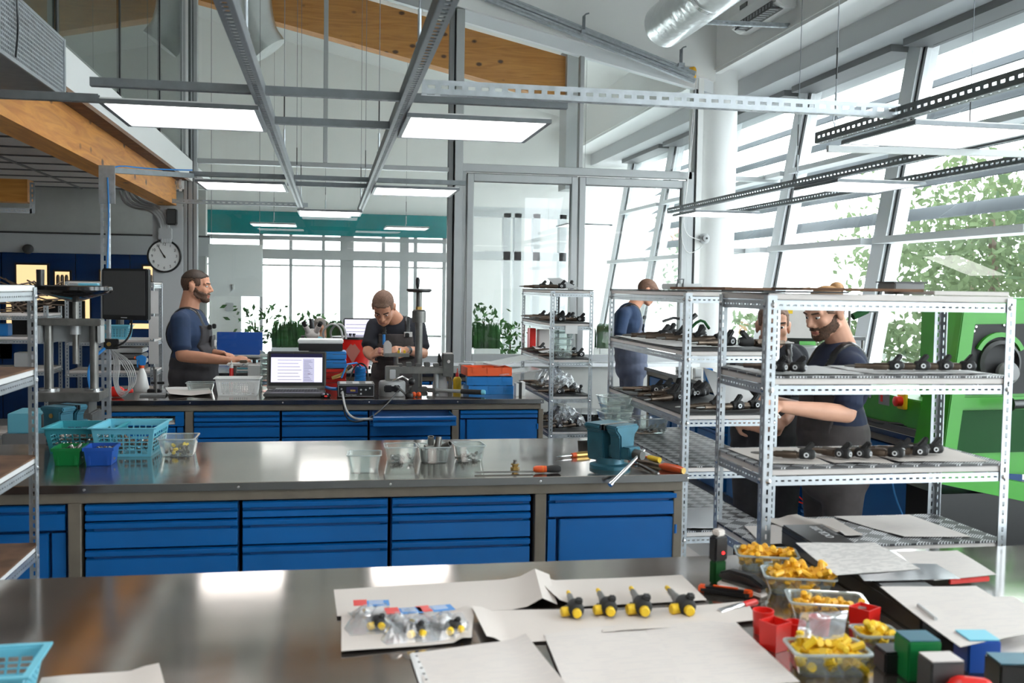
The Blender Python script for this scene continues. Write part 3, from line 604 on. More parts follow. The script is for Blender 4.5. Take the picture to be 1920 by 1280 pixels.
# perforated box under the ceiling
t = thing('perforated_box', 'large grey perforated metal box hanging at top left', 'ventilation box', (-1.15, 0, 0)); ya, yb, za, zc = 2.9, 4.76, 2.40, 2.655
MB().box(-.55, -.004, ya, yb, za, za+.006).box(-.55, -.545, ya, yb, za, zc).box(-.55, -.004, ya, yb, zc-.006, zc).box(-.55, -.004, yb-.006, yb, za, zc).build('casing', 'galv_dark', t)
MB().box(-.03, -.02, ya, yb, za+.01, zc-.01).build('hole_shade', 'dark_grey', t)  # added dark sheet, paints the interior shade seen through the holes
m = MB(); ny, nz = 96, 13; dy, dz = (yb-ya)/ny, (zc-za-.03)/nz; z0 = za+.015
for j in range(nz+1): m.box(-.003, 0, ya, yb, z0+j*dz-dz*.20, z0+j*dz+dz*.20)
for j in range(nz):
    for i in range(ny+1): m.box(-.003, 0, ya+i*dy-dy*.20+(j % 2)*0, ya+i*dy+dy*.20, z0+j*dz+dz*.20, z0+(j+1)*dz-dz*.20)
m.build('perforated_sheet', 'galv', t)
MB().box(-.003, .006, yb-.02, yb+.004, za, zc).box(-.003, .004, ya, yb, za, za+.012).box(-.003, .004, ya, yb, zc-.012, zc).build('edge_frame', 'galv', t)
MB().tube([(.008, 4.05, zc-.02), (.01, 4.06, zc-.12), (.008, 4.03, za+.02)], .004, 6, 2).build('hanging_lead', 'black', t)
# tall slotted post with cable, horizontal cable bar
t = thing('slotted_post', 'tall slotted steel post with blue cables left of the rear bench', 'post', (-1.285, 6.2, 0))
slot_strip(MB(), .045, 2.27, .004, .05, .03, .012, Mx((0, 0, 0))).build('front_flange', 'galv', t); slot_strip(MB(), .045, 2.27, .004, .05, .03, .012, Mx((.0225, .0225, 0), rz=R(90))).build('side_flange', 'galv', t)
MB().box(-.03, .06, -.006, .0, 2.05, 2.27).build('gusset_plate', 'galv', t)
MB().tube([(.02, -.012, 2.2), (.028, -.014, 2.0), (.02, -.015, 1.75), (.012, -.012, 1.6)], .005, 6, 2).build('blue_cable', 'cable_blue', t, smooth=True)
tag(channel('cable_bar', (-1.27, 6.25, 2.25), (-.90, 7.0, 2.31), .03, 'galv_dark', side=False), 'grey bar carrying cables from the tall post to the lights', 'rail')
T('blue_cable', [(-1.25, 6.2, 2.2), (-1.25, 6.23, 2.28), (-1.1, 6.6, 2.30), (-.9, 7.0, 2.345)], .005, 'cable_blue', 'blue cable along the bar above the tall post', 'cable')
# clock
p = PY(308, 480, 10.1)
t = thing('wall_clock', 'round black rimmed wall clock showing five to eleven', 'clock', (p.x, 10.13, p.z)); r_ = .158
MB().lathe([(r_, 0), (r_, .035), (r_-.006, .042), (r_-.016, .042), (r_-.018, .03)], (0, 0, 0), (0, -1, 0), 40).build('rim', 'black', t, smooth=True)
MB().lathe([(r_-.016, 0), (r_-.016, .031)], (0, 0, 0), (0, -1, 0), 40).build('dial', 'white_plastic', t)
def text(name, s, size, M, mt, parent=None, ext=.0005):
    c = D.curves.new(name, 'FONT'); c.body = s; c.size = size; c.align_x = 'CENTER'; c.align_y = 'CENTER'; c.extrude = ext
    o = D.objects.new(name, c); COL.objects.link(o); dg = bpy.context.evaluated_depsgraph_get(); me = D.meshes.new_from_object(o.evaluated_get(dg)); D.objects.remove(o)
    o = D.objects.new(name, me); COL.objects.link(o); me.materials.clear(); me.materials.append(MATS[mt]); o.parent = parent; o.matrix_local = M; return o
for h in range(1, 13):
    a = R(90-30*h); text('numeral', str(h), .036, Mx((.112*math.cos(a), -.0325, .112*math.sin(a)), rx=R(90)), 'black', t)
def hand(ang, L, w, y):
    a = R(90-ang); d = Vector((math.cos(a), 0, math.sin(a))); n = Vector((-d.z, 0, d.x)); o = Vector((0, y, 0))
    return MB().rings([[o-d*.02-n*w, o-d*.02+n*w, o+d*L+n*w*.5, o+d*L-n*w*.5], [q+Vector((0, -.002, 0)) for q in (o-d*.02-n*w, o-d*.02+n*w, o+d*L+n*w*.5, o+d*L-n*w*.5)]])
hand(330-2.5, .07, .006, -.034).build('hour_hand', 'black', t); hand(330, .115, .004, -.037).build('minute_hand', 'black', t); MB().lathe([(.008, 0), (.008, .008)], (0, -.032, 0), (0, -1, 0), 12).build('hub', 'black', t)
# ================================================================ WORKBENCHES AND CABINETS
ZT = .9
def bench(label, x0, x1, y0, y1, posts, rail='beige', screws=()):
    t = thing('workbench', label, 'workbench', (0, 0, 0))
    m = MB().box(x0, x1, y0, y1, ZT-.004, ZT); m.build('steel_top', 'steel', t, bevel=.0015, seg=1)
    MB().box(x0, x1, y0-.001, y0+.003, ZT-.028, ZT-.002).box(x0, x1, y1-.003, y1+.001, ZT-.028, ZT-.002).box(x0-.001, x0+.003, y0, y1, ZT-.028, ZT-.002).box(x1-.003, x1+.001, y0, y1, ZT-.028, ZT-.002).build('edge_band', 'steel_edge', t)
    MB().box(x0+.005, x1-.005, y0+.005, y1-.005, ZT-.03, ZT-.0045).build('core_board', 'dark_grey', t)
    m = MB(); a, b, c, d = x0+.015, x1-.015, y0+.018, y1-.018
    m.box(a, b, c, c+.04, .832, .870).box(a, b, d-.04, d, .832, .870).box(a, a+.04, c+.04, d-.04, .832, .870).box(b-.04, b, c+.04, d-.04, .832, .870); m.build('apron_rail', rail, t, bevel=.003, seg=1)
    for xa, xb in posts:
        MB().box(xa, xb, c, c+.045, 0, .832).build('leg', rail, t, bevel=.003, seg=1); MB().box(xa, xb, d-.045, d, 0, .832).build('leg', rail, t, bevel=.003, seg=1)
    for sx in screws: MB().lathe([(.0055, 0), (.005, .003), (.002, .004)], (sx, y0-.001, ZT-.016), (0, -1, 0), 10).build('screw', 'chrome', t, smooth=True)
    return t
def drawer_part(parent, x0, x1, zt, zb_, yf, mt='blue'):
    p = [(.0, zb_+.004), (-.006, zb_+.006), (-.004, zt-.034), (.012, zt-.032), (.012, zt-.026), (-.010, zt-.022), (-.012, zt-.006), (.0, zt-.002), (.03, zt-.002), (.03, zb_+.004)]
    if zt-zb_ < .075: p = [(.0, zb_+.003), (-.006, zb_+.005), (-.005, zb_+.026), (.012, zb_+.028), (.012, zt-.026), (-.010, zt-.022), (-.012, zt-.006), (.0, zt-.002), (.03, zt-.002), (.03, zb_+.003)]
    o = MB().prism([(yf+a, b) for a, b in p], x0+.003, x1-.003, 'x').build('drawer', mt, parent, bevel=.0015, seg=1)
    MB().box(x0+.03, x1-.03, yf+.004, yf+.012, zt-.033, zt-.024).build('recess_shade', 'blue_dark', o); return o  # darker blue strip paints the shade into the groove under the lip
DZ = [.828, .765, .667, .56, .43, .28, .12]
def drawers(label, x0, x1, yf, yb, n=6, skip=()):
    t = thing('drawer_cabinet', label, 'cabinet', (0, 0, 0), group='blue drawer cabinets under the benches')
    MB().box(x0, x1, yf+.032, yb, .10, .826).build('carcass', 'blue_dark', t); MB().box(x0+.02, x1-.02, yf+.06, yb-.02, 0, .10).build('plinth', 'black', t)
    for i in range(n):
        if i not in skip: drawer_part(t, x0, x1, DZ[i], DZ[i+1], yf)
    return t
def doorcab(label, x0, x1, yf, yb, dz=.728, hinge=1, gap=.045):
    t = thing('door_cabinet', label, 'cabinet', (0, 0, 0), group='blue door cabinets under the benches')
    MB().box(x0, x1, yf+.032, yb, .10, .826).build('carcass', 'blue_dark', t); MB().box(x0+.02, x1-.02, yf+.06, yb-.02, 0, .10).build('plinth', 'black', t)
    drawer_part(t, x0, x1, .828, dz, yf)
    a, b = (x0+gap, x1-.004) if hinge > 0 else (x0+.004, x1-gap)
    d = MB().box(a, b, yf-.002, yf+.03, .12, dz-.006).build('door', 'blue', t, bevel=.003)
    if hinge > 0: MB().box(x0+.003, a-.012, yf+.004, yf+.03, .12, dz-.006).build('pull_strip', 'blue', t)
    else: MB().box(b+.012, x1-.003, yf+.004, yf+.03, .12, dz-.006).build('pull_strip', 'blue', t)
    h = x1-.004 if hinge > 0 else x0+.004
    for z in (dz-.07, .2): MB().cyl((h, yf-.003, z), (h, yf-.003, z+.035), .007, n=8).build('hinge', 'blue', d)
    return t
def ax(px, Y, py=1000): return PY(px, py, Y).x
# foreground bench
bench('large stainless bench in the foreground covered with papers', -2.3, 2.8, 1.15, 2.5, [(-2.25, -2.2), (2.7, 2.75)])
# middle bench A
YA, YB_ = 3.64, 4.585
bench('middle stainless bench with blue cabinets and a vise', -2.05, 1.356, YA, YB_, [(ax(130, 3.68), ax(155, 3.68)), (ax(1000, 3.68), ax(1021, 3.68)), (1.305, 1.341), (-2.03, -1.99)],
      screws=[PY(158, 917, YA).x, PY(447, 916, YA).x, PY(732, 911, YA).x, PY(1013, 901, YA).x, PY(1289, 892, YA).x])
doorcab('blue cabinet with chipped drawer edge behind the left rack', -1.43, -.892, 3.672, 4.5, .733, -1, .06)
doorcab('blue cabinet at the left end of the middle bench', -1.985, -1.44, 3.672, 4.5, .733, -1, .06)
for i, (a, b) in enumerate(((158, 447), (453, 728), (733, 995))): drawers('blue drawer stack of the middle bench, %s from left' % ORD[i], ax(a, 3.66), ax(b, 3.66), 3.665, 4.5)
doorcab('blue cabinet with drawer and door below the vise', ax(1022, 3.66)+.01, ax(1270, 3.66)-.005, 3.665, 4.5, .738)
# rear bench B
Y2, Y2b = 6.235, 7.14
def b2(px): return PY(px, 790, 6.26).x
bench('rear stainless bench with laptop and test equipment', PY(163, 750, Y2).x, PY(1020, 749, Y2).x, Y2, Y2b, [(b2(166), b2(175)), (b2(347), b2(362)), (b2(847), b2(860)), (b2(1009), b2(1018))],
      screws=[PY(170, 752, Y2).x, PY(356, 752, Y2).x, PY(530, 752, Y2).x, PY(692, 752, Y2).x, PY(858, 752, Y2).x, PY(1015, 752, Y2).x])
drawers('blue drawer stack of the rear bench, under the white basket', b2(363), b2(525), 6.255, 7.05)
drawers('blue drawer stack of the rear bench, under the laptop', b2(528), b2(690), 6.255, 7.05)
drawers('blue drawer stack of the rear bench with its top drawer pulled out', b2(693), b2(845), 6.255, 7.05, skip=(0,))
doorcab('blue cabinet under the stacked plastic cases on the rear bench', b2(862), b2(1008), 6.255, 7.05, .775)
# pulled out drawer with bits
x0, x1, yf = b2(695), b2(846), 5.98; cab = D.objects['drawer_cabinet.005'] if 'drawer_cabinet.005' in D.objects else None
od = drawer_part(cab, x0, x1, .828, .765, yf)
MB().box(x0+.008, x0+.014, yf+.03, 6.7, .768, .822).box(x1-.014, x1-.008, yf+.03, 6.7, .768, .822).box(x0+.008, x1-.008, 6.69, 6.7, .768, .822).build('drawer_side', 'blue', od); MB().box(x0+.008, x1-.008, yf+.03, 6.7, .768, .771).build('drawer_floor', 'mid_grey', od)
t = thing('gauge_frame', 'small rectangular steel frame lying in the pulled out drawer', 'tool', (x0+.13, yf+.13, .775), .1)
MB().box(-.09, .09, -.05, -.04, 0, .02).box(-.09, .09, .04, .05, 0, .02).build('rail', 'chrome', t); MB().box(-.09, -.08, -.04, .04, 0, .02).box(.08, .09, -.04, .04, 0, .02).build('crosspiece', 'chrome', t)
for i in range(7):
    a = random.uniform(-.4, .4); o = MB().box(-random.uniform(.04, .08), random.uniform(.04, .08), -.009, .009, 0, .012).build('steel_bit', 'iron', loc=(x0+.27+.03*i, yf+.07+.022*((i*3) % 5), .772), rotz=a, bevel=.002)
    tag(o, 'flat steel bit in the pulled out drawer', 'tool', 'steel bits in the pulled out drawer')
# keyboard cabinet at the left end of bench B
x0, x1 = b2(177), b2(345); t = thing('keyboard_cabinet', 'blue cabinet with a keyboard shelf at the left end of the rear bench', 'cabinet', (0, 0, 0))
MB().box(x0, x1, 6.30, 7.05, .10, .72).build('carcass', 'blue_dark', t); MB().box(x0, x1, 6.5, 7.05, .72, .826).build('rear_carcass', 'black', t)
MB().box(x0, x1, 6.25, 6.28, .806, .828).build('top_rail', 'blue', t); MB().box(x0, x1, 6.25, 6.50, .742, .752).box(x0, x0+.05, 6.25, 6.28, .752, .806).box(x1-.05, x1, 6.25, 6.28, .752, .806).build('shelf_frame', 'blue', t, bevel=.002, seg=1)
MB().box(x0+.004, x1-.05, 6.255, 6.29, .12, .735).build('door', 'blue', t, bevel=.003); MB().box(x1-.04, x1-.004, 6.262, 6.29, .12, .735).build('pull_strip', 'blue', t); MB().box(x0+.02, x1-.02, 6.32, 7.0, 0, .1).build('plinth', 'black', t)
t = thing('keyboard', 'beige computer keyboard on the blue pull-out shelf', 'keyboard', ((x0+x1)/2, 6.33, .752))
MB().prism([(-.07, 0), (.07, 0), (.07, .03), (-.07, .012)], -.21, .21, 'x').build('case', 'paper', t, bevel=.003)
k0 = MB().box(-.0085, .0085, -.0085, .0085, 0, .008).build('key', 'shelfboard', t, loc=(-.19, -.05, .016), bevel=.001, seg=1)
for j in range(5):
    for i in range(21):
        if i or j: inst(k0, t, (-.19+.019*i, -.05+.024*j, .016+.0031*j))
T('keyboard_lead', [(x0+.12, 6.27, .765), (x0+.06, 6.235, .74), (x0-.02, 6.20, .725), (x0-.14, 6.22, .728)], .004, 'paper', 'cream lead hanging from the keyboard shelf', 'cable')
# bench C behind the men
bench('far stainless bench below the glazed partition', -1.1, 1.45, 8.15, 8.9, [(-1.08, -1.04), (.2, .24), (1.39, 1.43)])
for i, a in enumerate((-1.03, -.42, .25, .82)): drawers('blue drawer stack of the far bench, %s from left' % ORD[i], a, a+.56, 8.18, 8.85, 3)
# bench E along the windows (faces the aisle)
bench('stainless bench along the slanted windows with blue cabinets', 2.83, 3.55, 4.48, 8.8, [(2.85, 2.89), (3.49, 3.53)])
def sidecab(label, ya, yb, kind):
    t = thing('drawer_cabinet' if kind else 'door_cabinet', label, 'cabinet', (2.86, yb, 0), R(-90), 'blue cabinets along the windows'); w = yb-ya
    MB().box(0, w, .03, .6, .1, .826).build('carcass', 'blue_dark', t)
    if kind:
        for i in range(6): drawer_part(t, 0, w, DZ[i], DZ[i+1], 0)
    else:
        d = MB().box(.003, w-.003, 0, .03, .12, .82).build('door', 'blue', t, bevel=.003); MB().cyl((w-.004, -.004, .7), (w-.004, -.004, .74), .007, n=8).build('hinge', 'blue', d)
for i, (a, b, k) in enumerate(((4.52, 5.10, 0), (5.13, 5.70, 1), (5.75, 6.3, 1), (6.35, 6.9, 0), (6.95, 7.5, 1), (7.55, 8.1, 1), (8.15, 8.75, 0))): sidecab('blue %s cabinet along the windows, %s from the green machine' % ('drawer' if k else 'door', ORD[i]), a, b, k)
# ================================================================ SLOTTED ANGLE RACKS
POSTS = {}
def post_mesh(h, w=.027):
    if (h, w) not in POSTS:
        m = MB(); slot_strip(m, w, h, .0025, .025, .0145, .006, Mx((w/2, 0, 0))); slot_strip(m, w, h, .0025, .025, .0145, .006, Mx((0, w/2, 0), rz=R(90)))
        POSTS[(h, w)] = m.mesh('post', 'galv')
    return POSTS[(h, w)]
BOLT = MB().lathe([(.0075, 0), (.0075, .002), (.005, .003), (.005, .005), (.002, .006)], (0, 0, 0), (0, 0, 1), 10).mesh('bolt', 'chrome')
def rack(label, x0, x1, y0, y1, zs, mats, h=None, bot=(.35,), boardmat='shelfboard', gr='slotted steel racks'):
    t = thing('storage_rack', label, 'rack', (0, 0, 0), group=gr); h = h or max(zs)-.006
    for (x, y, rz) in ((x0, y0, 0), (x1, y0, R(90)), (x1, y1, R(180)), (x0, y1, R(270))):
        o = D.objects.new('post', post_mesh(h)); COL.objects.link(o); o.parent = t; o.location = (x, y, 0); o.rotation_euler = (0, 0, rz)
    for k, z in enumerate(list(zs)+list(bot)):
        s = MB().box(x0+.004, x1-.004, y0+.004, y1-.004, z-.018, z).build('shelf', boardmat, t, bevel=.002, seg=1)
        m = MB(); zb2 = z-.033
        for (px, py, L, d) in ((x0+.005, y0+.005, x1-x0-.01, 0), (x0+.005, y1-.005, x1-x0-.01, 0), (x0+.005, y0+.005, y1-y0-.01, 1), (x1-.005, y0+.005, y1-y0-.01, 1)):
            T_ = strip_T(Vector((px, py, zb2)), Vector((0, 0, 1)), Vector((0, 1, 0)) if d == 0 else Vector((1, 0, 0)), Vector((1, 0, 0)) if d == 0 else Vector((0, 1, 0)))
            slot_strip(m, .026, L, .003, .0206, .0105, .0048, T_)
        m.build('beam', 'galv', s)
        mm = mats[k] if k < len(mats) else None
        if mm: 
            pts = []; 
            MB().box(x0+.0, x1-.0, y0+.0, y1-.0, z+.0005, z+.006).build('liner', mm, s)
        for (x, y, ax_) in ((x0+.016, y0-.001, 0), (x1-.016, y0-.001, 0)):
            o = D.objects.new('bolt', BOLT); COL.objects.link(o); o.parent = t; o.location = (x, y, z-.033); o.rotation_euler = (R(90), 0, 0)
        for (x, y) in ((x0-.001, y0+.016), (x0-.001, y1-.016)):
            o = D.objects.new('bolt', BOLT); COL.objects.link(o); o.parent = t; o.location = (x, y, z-.033); o.rotation_euler = (0, R(-90), 0)
        for (x, y) in ((x1+.001, y1-.016),):
            o = D.objects.new('bolt', BOLT); COL.objects.link(o); o.parent = t; o.location = (x, y, z-.033); o.rotation_euler = (0, R(90), 0)
    return t
R1 = (1.185, 1.945, 2.60, 2.95); RZ1 = [1.597, 1.362, 1.108, .882]
rack('slotted steel rack right behind the foreground bench', *R1, RZ1, [None, 'tread', 'tread', 'tread'])
R2 = (1.405, 1.81, 3.85, 4.97); RZ2 = [1.597, 1.357, 1.098, .885, .62]
rack('slotted steel rack at the right end of the middle bench', *R2, RZ2, ['mat_black', 'mat_black', 'mat_black', 'tread', 'tread'], bot=(.3,))
R3 = (1.55, 1.86, 7.0, 8.1); RZ3 = [1.588, 1.352, 1.094, .83, .577]
rack('slotted steel rack at the right end of the rear bench', *R3, RZ3, ['mat_black', 'mat_black', 'mat_black', 'mat_black', 'mat_black'], bot=(.3,))
RL = (-1.36, -.885, 2.56, 3.31); RZL = [1.585, 1.328, 1.055, .78]
rack('slotted steel rack at the left edge of the picture', *RL, RZL, [None, 'cardboard', 'cardboard', 'cardboard'], boardmat='white_plastic')
RB = (-1.93, -1.30, 7.95, 8.35); RZB = [1.60, 1.165, .93]
rack('slotted steel rack behind the monitor on the left', *RB, RZB, ['mat_black', None, None], bot=(.5,))
RC = (-2.95, -2.0, 7.75, 8.15); RZC = [1.36, 1.19, .96]
rack('low slotted steel rack behind the hand press', *RC, RZC, [None, None, None], bot=(.5,), h=1.42)
# ================================================================ SMALL THINGS
def sheet(label, px, z=.9015, mt='print', curl=.004, n=8, cat='paper sheet', lift=None, name='paper_sheet', world=None):
    c = world or [PZ(x, y, z) for x, y in px]; m = MB(); g = []; sd = random.random()*6
    for j in range(n+1):
        for i in range(n+1):
            u, v = i/n, j/n; p = (c[0]*(1-u)+c[1]*u)*(1-v) + (c[3]*(1-u)+c[2]*u)*v
            h = curl*(.5+.5*math.sin(5*u+sd)*math.cos(4*v+sd)) + (lift(u, v) if lift else 0); g.append((p.x, p.y, p.z+h))
    N = n+1; fs = []
    for j in range(n):
        for i in range(n): fs.append((j*N+i, j*N+i+1, (j+1)*N+i+1, (j+1)*N+i))
    k = len(g); top = [(x, y, z_+.0008) for x, y, z_ in g]; fs2 = [tuple(a+k for a in f) for f in fs]; fs = [f[::-1] for f in fs]
    bd = [i for i in range(N)] + [(j+1)*N-1 for j in range(1, N)] + [n*N+i for i in range(n-1, -1, -1)] + [j*N for j in range(n-1, 0, -1)]
    sd_ = [(a, b, b+k, a+k) for a, b in zip(bd, bd[1:]+bd[:1])]
    m._add(g+top, fs+fs2+sd_); return tag(m.build(name, mt, smooth=True), label, cat)
INJ = {}
def injector(kind='dark'):
    # lies along +x, nozzle at -x; head at origin side; rests on z=0
    t = thing('fuel_injector', 'tmp', 'injector')
    r = .0115
    MB().lathe([(.002, 0), (.0035, .012), (.004, .03)], (-.115, 0, r), (1, 0, 0), 12).build('nozzle', 'iron', t, smooth=True)
    MB().lathe([(.0068, 0), (.0068, .032), (.0085, .035), (.0085, .05), (.0105, .053), (.0105, .088), (.0085, .09), (.0085, .097)], (-.086, 0, r), (1, 0, 0), 14).build('body', 'bronze' if kind == 'dark' else 'iron', t, smooth=True)
    hk = 1 if kind == 'dark' else 1.3; hd = MB().lathe([(.0115*hk, 0), (.0135*hk, .004), (.0135*hk, .032), (.0115*hk, .038), (.009*hk, .040)], (.008, 0, .0145*hk), (1, 0, 0), 16).build('head', 'rubber', t, smooth=True)
    MB().bar((.020, .002, .018), (.044, .006, .044), .014, .016, (0, 1, 0)).build('plug_socket', 'rubber', t, bevel=.003)
    MB().lathe([(.0065, 0), (.0065, .003), (.0035, .003), (.0035, 0)], (.047, 0, .0145), (1, 0, 0), 12).build('port_ring', 'light_grey' if kind == 'dark' else 'yellow', t, smooth=True)
    if kind != 'dark':
        MB().lathe([(.010, 0), (.010, .014), (.008, .016)], (.044, 0, .0155), (1, 0, 0), 16).build('yellow_cap', 'yellow', t, smooth=True)
        MB().lathe([(.010, 0), (.011, .010), (.011, .016), (.009, .019)], (.030, -.014, .013), (.25, -1, 0), 16).build('yellow_cap', 'yellow', t, smooth=True)
        MB().lathe([(.004, 0), (.005, .004), (.005, .016), (.003, .020)], (-.118, 0, r), (1, 0, 0), 10).build('tip_cap', 'yellow', t, smooth=True)
        MB().prism([(-.006, -.024), (.008, -.020), (.010, 0), (.008, .020), (-.006, .024), (-.010, 0)], .008, .016, 'z').build('flange', 'dark_grey', t, bevel=.003)
    else:
        MB().cyl((-.002, 0, r), (-.002, .022, r+.004), .005, n=10).build('inlet', 'bronze', t, smooth=True); MB().lathe([(.0105, 0), (.0105, .004), (.0085, .006)], (.026, -.011, .0145), (0, -1, 0), 16).build('port_boss', 'rubber', t, smooth=True); MB().lathe([(.0065, 0), (.0065, .0015), (.0035, .0015), (.0035, 0)], (.026, -.0165, .0145), (0, -1, 0), 16).build('side_port_ring', 'alu_light', t)
    return t
def put_inj(loc, rz, label, kind='dark', group=None, s=1., rx=0):
    if kind not in INJ: t = injector(kind); INJ[kind] = t; t.location = loc; t.rotation_euler = (rx, 0, rz); t.scale = (s, s, s); t['label'] = label; t['group'] = group or ''; return t
    o = dup(INJ[kind], loc, (rx, 0, rz), label, group); o.scale = (s, s, s); return o
def jit(a): return random.uniform(-a, a)
# --- papers on the foreground bench
lf = lambda a, u0, w: (lambda u, v: a*math.exp(-((u-u0)/w)**2))
sheet('long cream paper liner under the bagged injectors, back strip', [(626, 1107), (1030, 1083), (1045, 1140), (632, 1158)], mt='paper', lift=lf(.022, .93, .06), n=14)
sheet('cream paper liner under the four yellow capped injectors', [(1000, 1092), (1278, 1079), (1325, 1126), (1050, 1141)], mt='paper', lift=lf(.02, .02, .05), n=14)
sheet('folded cream paper under the three bagged injectors', [(640, 1152), (890, 1143), (884, 1203), (640, 1224)], mt='paper', lift=lf(.012, .96, .05), n=14, z=.903)
sheet('cream paper between the bagged and the loose injectors', [(884, 1150), (1145, 1140), (1128, 1200), (912, 1207)], mt='paper', lift=lf(.02, .03, .05), n=14, z=.9025)
sheet('printed form below the loose injectors, in the middle', [(1020, 1192), (1215, 1166), (1292, 1290), (1062, 1296)], z=.904)
sheet('printed form at the right below the last loose injector', [(1205, 1172), (1362, 1150), (1500, 1282), (1272, 1290)], z=.9045)
sheet('white crumpled tissue under the heads of the loose injectors', [(1120, 1152), (1400, 1130), (1420, 1165), (1130, 1190)], mt='paper', curl=.008, z=.9035)
sheet('printed sheet in a punched sleeve at the front edge', [(778, 1226), (985, 1198), (1062, 1296), (800, 1300)], z=.9035, lift=lf(.012, .97, .06))
sl = sheet('clear punched sleeve strip beside the front printed sheet', [(768, 1228), (784, 1226), (812, 1300), (792, 1302)], mt='paper_white', z=.9025, cat='sleeve', name='plastic_sleeve', n=3)
for k in range(6):
    p = PZ(781+4.6*k, 1232+11*k, .9035); MB().lathe([(.0028, 0), (.0028, .0006)], (p.x, p.y, .9058), n=10).build('punch_hole', 'dark_grey', sl)
sheet('cream paper corner at the bottom left', [(78, 1274), (298, 1254), (310, 1300), (60, 1310)], mt='paper', lift=lf(.012, .95, .1), z=.902)
# --- loose injectors with yellow caps
for i, (tx, ty, hx, hy) in enumerate(((1064, 1108, 1080, 1150), (1119, 1104, 1142, 1147), (1181, 1101, 1206, 1147), (1247, 1100, 1288, 1146))):
    a, b = PZ(tx, ty, .915), PZ(hx, hy, .915); d = b-a; put_inj((b.x-d.x*.22, b.y-d.y*.22, .906), math.atan2(d.y, d.x), 'black and steel injector with yellow caps, %s from left of four' % ORD[i], 'cap', 'yellow capped injectors on paper', s=d.length/.165)
# --- bagged injectors
for i, (cx, cy) in enumerate(((700, 1150), (765, 1165), (828, 1160))):
    p = PZ(cx, cy+18, .905); b = thing('plastic_bag', 'clear plastic bag around an injector, %s from left of three' % ORD[i], 'bag', (p.x, p.y, .905), .1*i, 'bagged injectors')
    g = []; n = 10; m = MB()
    for sgn in (1, -1):
        for j in range(n+1):
            for q in range(n+1):
                u, v = q/n-.5, j/n-.5; e = max(0, 1-(2*abs(u))**3)*max(0, 1-(2*abs(v))**3)
                z = .002 + (.042*e*(.55+.45*abs(math.sin(9*u+i)*math.cos(7*v+2*i))) if sgn > 0 else 0); g.append((u*.10*(1-.25*v)+.008*math.sin(9*v+i), v*.145, z))
    N = n+1; fs = [(j*N+q, j*N+q+1, (j+1)*N+q+1, (j+1)*N+q) for j in range(n) for q in range(n)]; k = N*N
    m._add(g, fs+[tuple(a+k for a in f)[::-1] for f in fs]); m.build('film', 'poly', b)
    MB().box(-.040, -.012, .022, .058, .031, .0322).build('red_label', 'red', b); MB().box(-.012, .034, .014, .050, .031, .0322).build('blue_label', 'cable_blue', b)
    for r_ in range(3): MB().box(-.008, .022, .026+.008*r_, .029+.008*r_, .0322, .0325).build('print_line', 'paper_white', b)
    put_inj((p.x+.004, p.y-.022, .907), R(-75+18*i), 'yellow capped injector inside a clear bag, %s from left' % ORD[i], 'cap', 'bagged yellow capped injectors', s=.72)
# --- glass boxes with rolled rim
def glassbox(label, loc, w, d, h, rz=0, mt='glass_box', rim='glass_rim', cat='glass box', group='glass boxes', taper=.82, t=.0035):
    o = thing('glass_box', label, cat, loc, rz, group); n = 4
    def ring(W, D_, z, r=.014):
        P = []
        for cx, cy, a0 in ((W/2-r, D_/2-r, 0), (-W/2+r, D_/2-r, 90), (-W/2+r, -D_/2+r, 180), (W/2-r, -D_/2+r, 270)):
            for k in range(n): a = R(a0+90*k/(n-1)); P.append((cx+r*math.cos(a), cy+r*math.sin(a), z))
        return P
    m = MB(); m.rings([ring(w*taper, d*taper, 0), ring(w*(taper*.3+.7), d*(taper*.3+.7), h*.7), ring(w, d, h), ring(w-2*t, d-2*t, h), ring((w-2*t)*(taper*.3+.7), (d-2*t)*(taper*.3+.7), h*.7), ring(w*taper-2*t, d*taper-2*t, t)])
    m.build('bowl', mt, o, smooth=True)
    m = MB(); m.rings([ring(w+.006, d+.006, h-.004), ring(w+.006, d+.006, h), ring(w-2*t, d-2*t, h), ring(w-2*t, d-2*t, h-.004), ring(w+.006, d+.006, h-.004)], caps=False); m.build('rim', rim, o, smooth=True)
    return o
CAPS = {}
def heap(p, w, d, h, n, rz, mt, label, group, sz=.0145):
    key = mt
    if key not in CAPS: CAPS[key] = [MB().lathe([(sz*.62, 0), (sz*.62, sz*1.1), (sz*.45, sz*1.25), (sz*.45, sz*.3)], n=8).mesh('yellow_plug', mt), MB().lathe([(sz*.5, 0), (sz*.5, sz*1.8), (sz*.3, sz*1.9)], n=8).mesh('yellow_plug', mt)]
    q = Matrix.Rotation(rz, 3, 'Z')
    for i in range(n):
        u, v = random.uniform(-1, 1), random.uniform(-1, 1); lay = random.random()
        z = .008 + h*(.35+.65*lay)*(1-.35*max(abs(u), abs(v))**2); o = D.objects.new('yellow_plug', CAPS[key][i % 2]); COL.objects.link(o)
        o.location = Vector(p) + q @ Vector((u*w*.5, v*d*.5, z)); o.rotation_euler = (random.uniform(0, 3), random.uniform(0, 3), random.uniform(0, 3)); tag(o, label, 'plug', group)
def ybox(label, px, w, d, h, rz, n, mt, lab2, fill=1.05):
    p = PZ(*px, .901); p.z = .9005; glassbox(label, p, w, d, h, rz, group='glass boxes of yellow caps'); heap(p, w*.84, d*.84, h*fill, int(n*1.28), rz, mt, lab2, 'yellow caps heaped in the foreground boxes')
ybox('glass box of orange-yellow caps, farthest on the foreground bench', (1436, 1066), .15, .10, .045, R(-18), 60, 'yellow_orange', 'small orange-yellow cap in the farthest glass box')
ybox('glass box of orange-yellow caps, second farthest on the foreground bench', (1496, 1108), .16, .10, .045, R(-18), 60, 'yellow_orange', 'small orange-yellow cap in the second farthest glass box', 1.25)
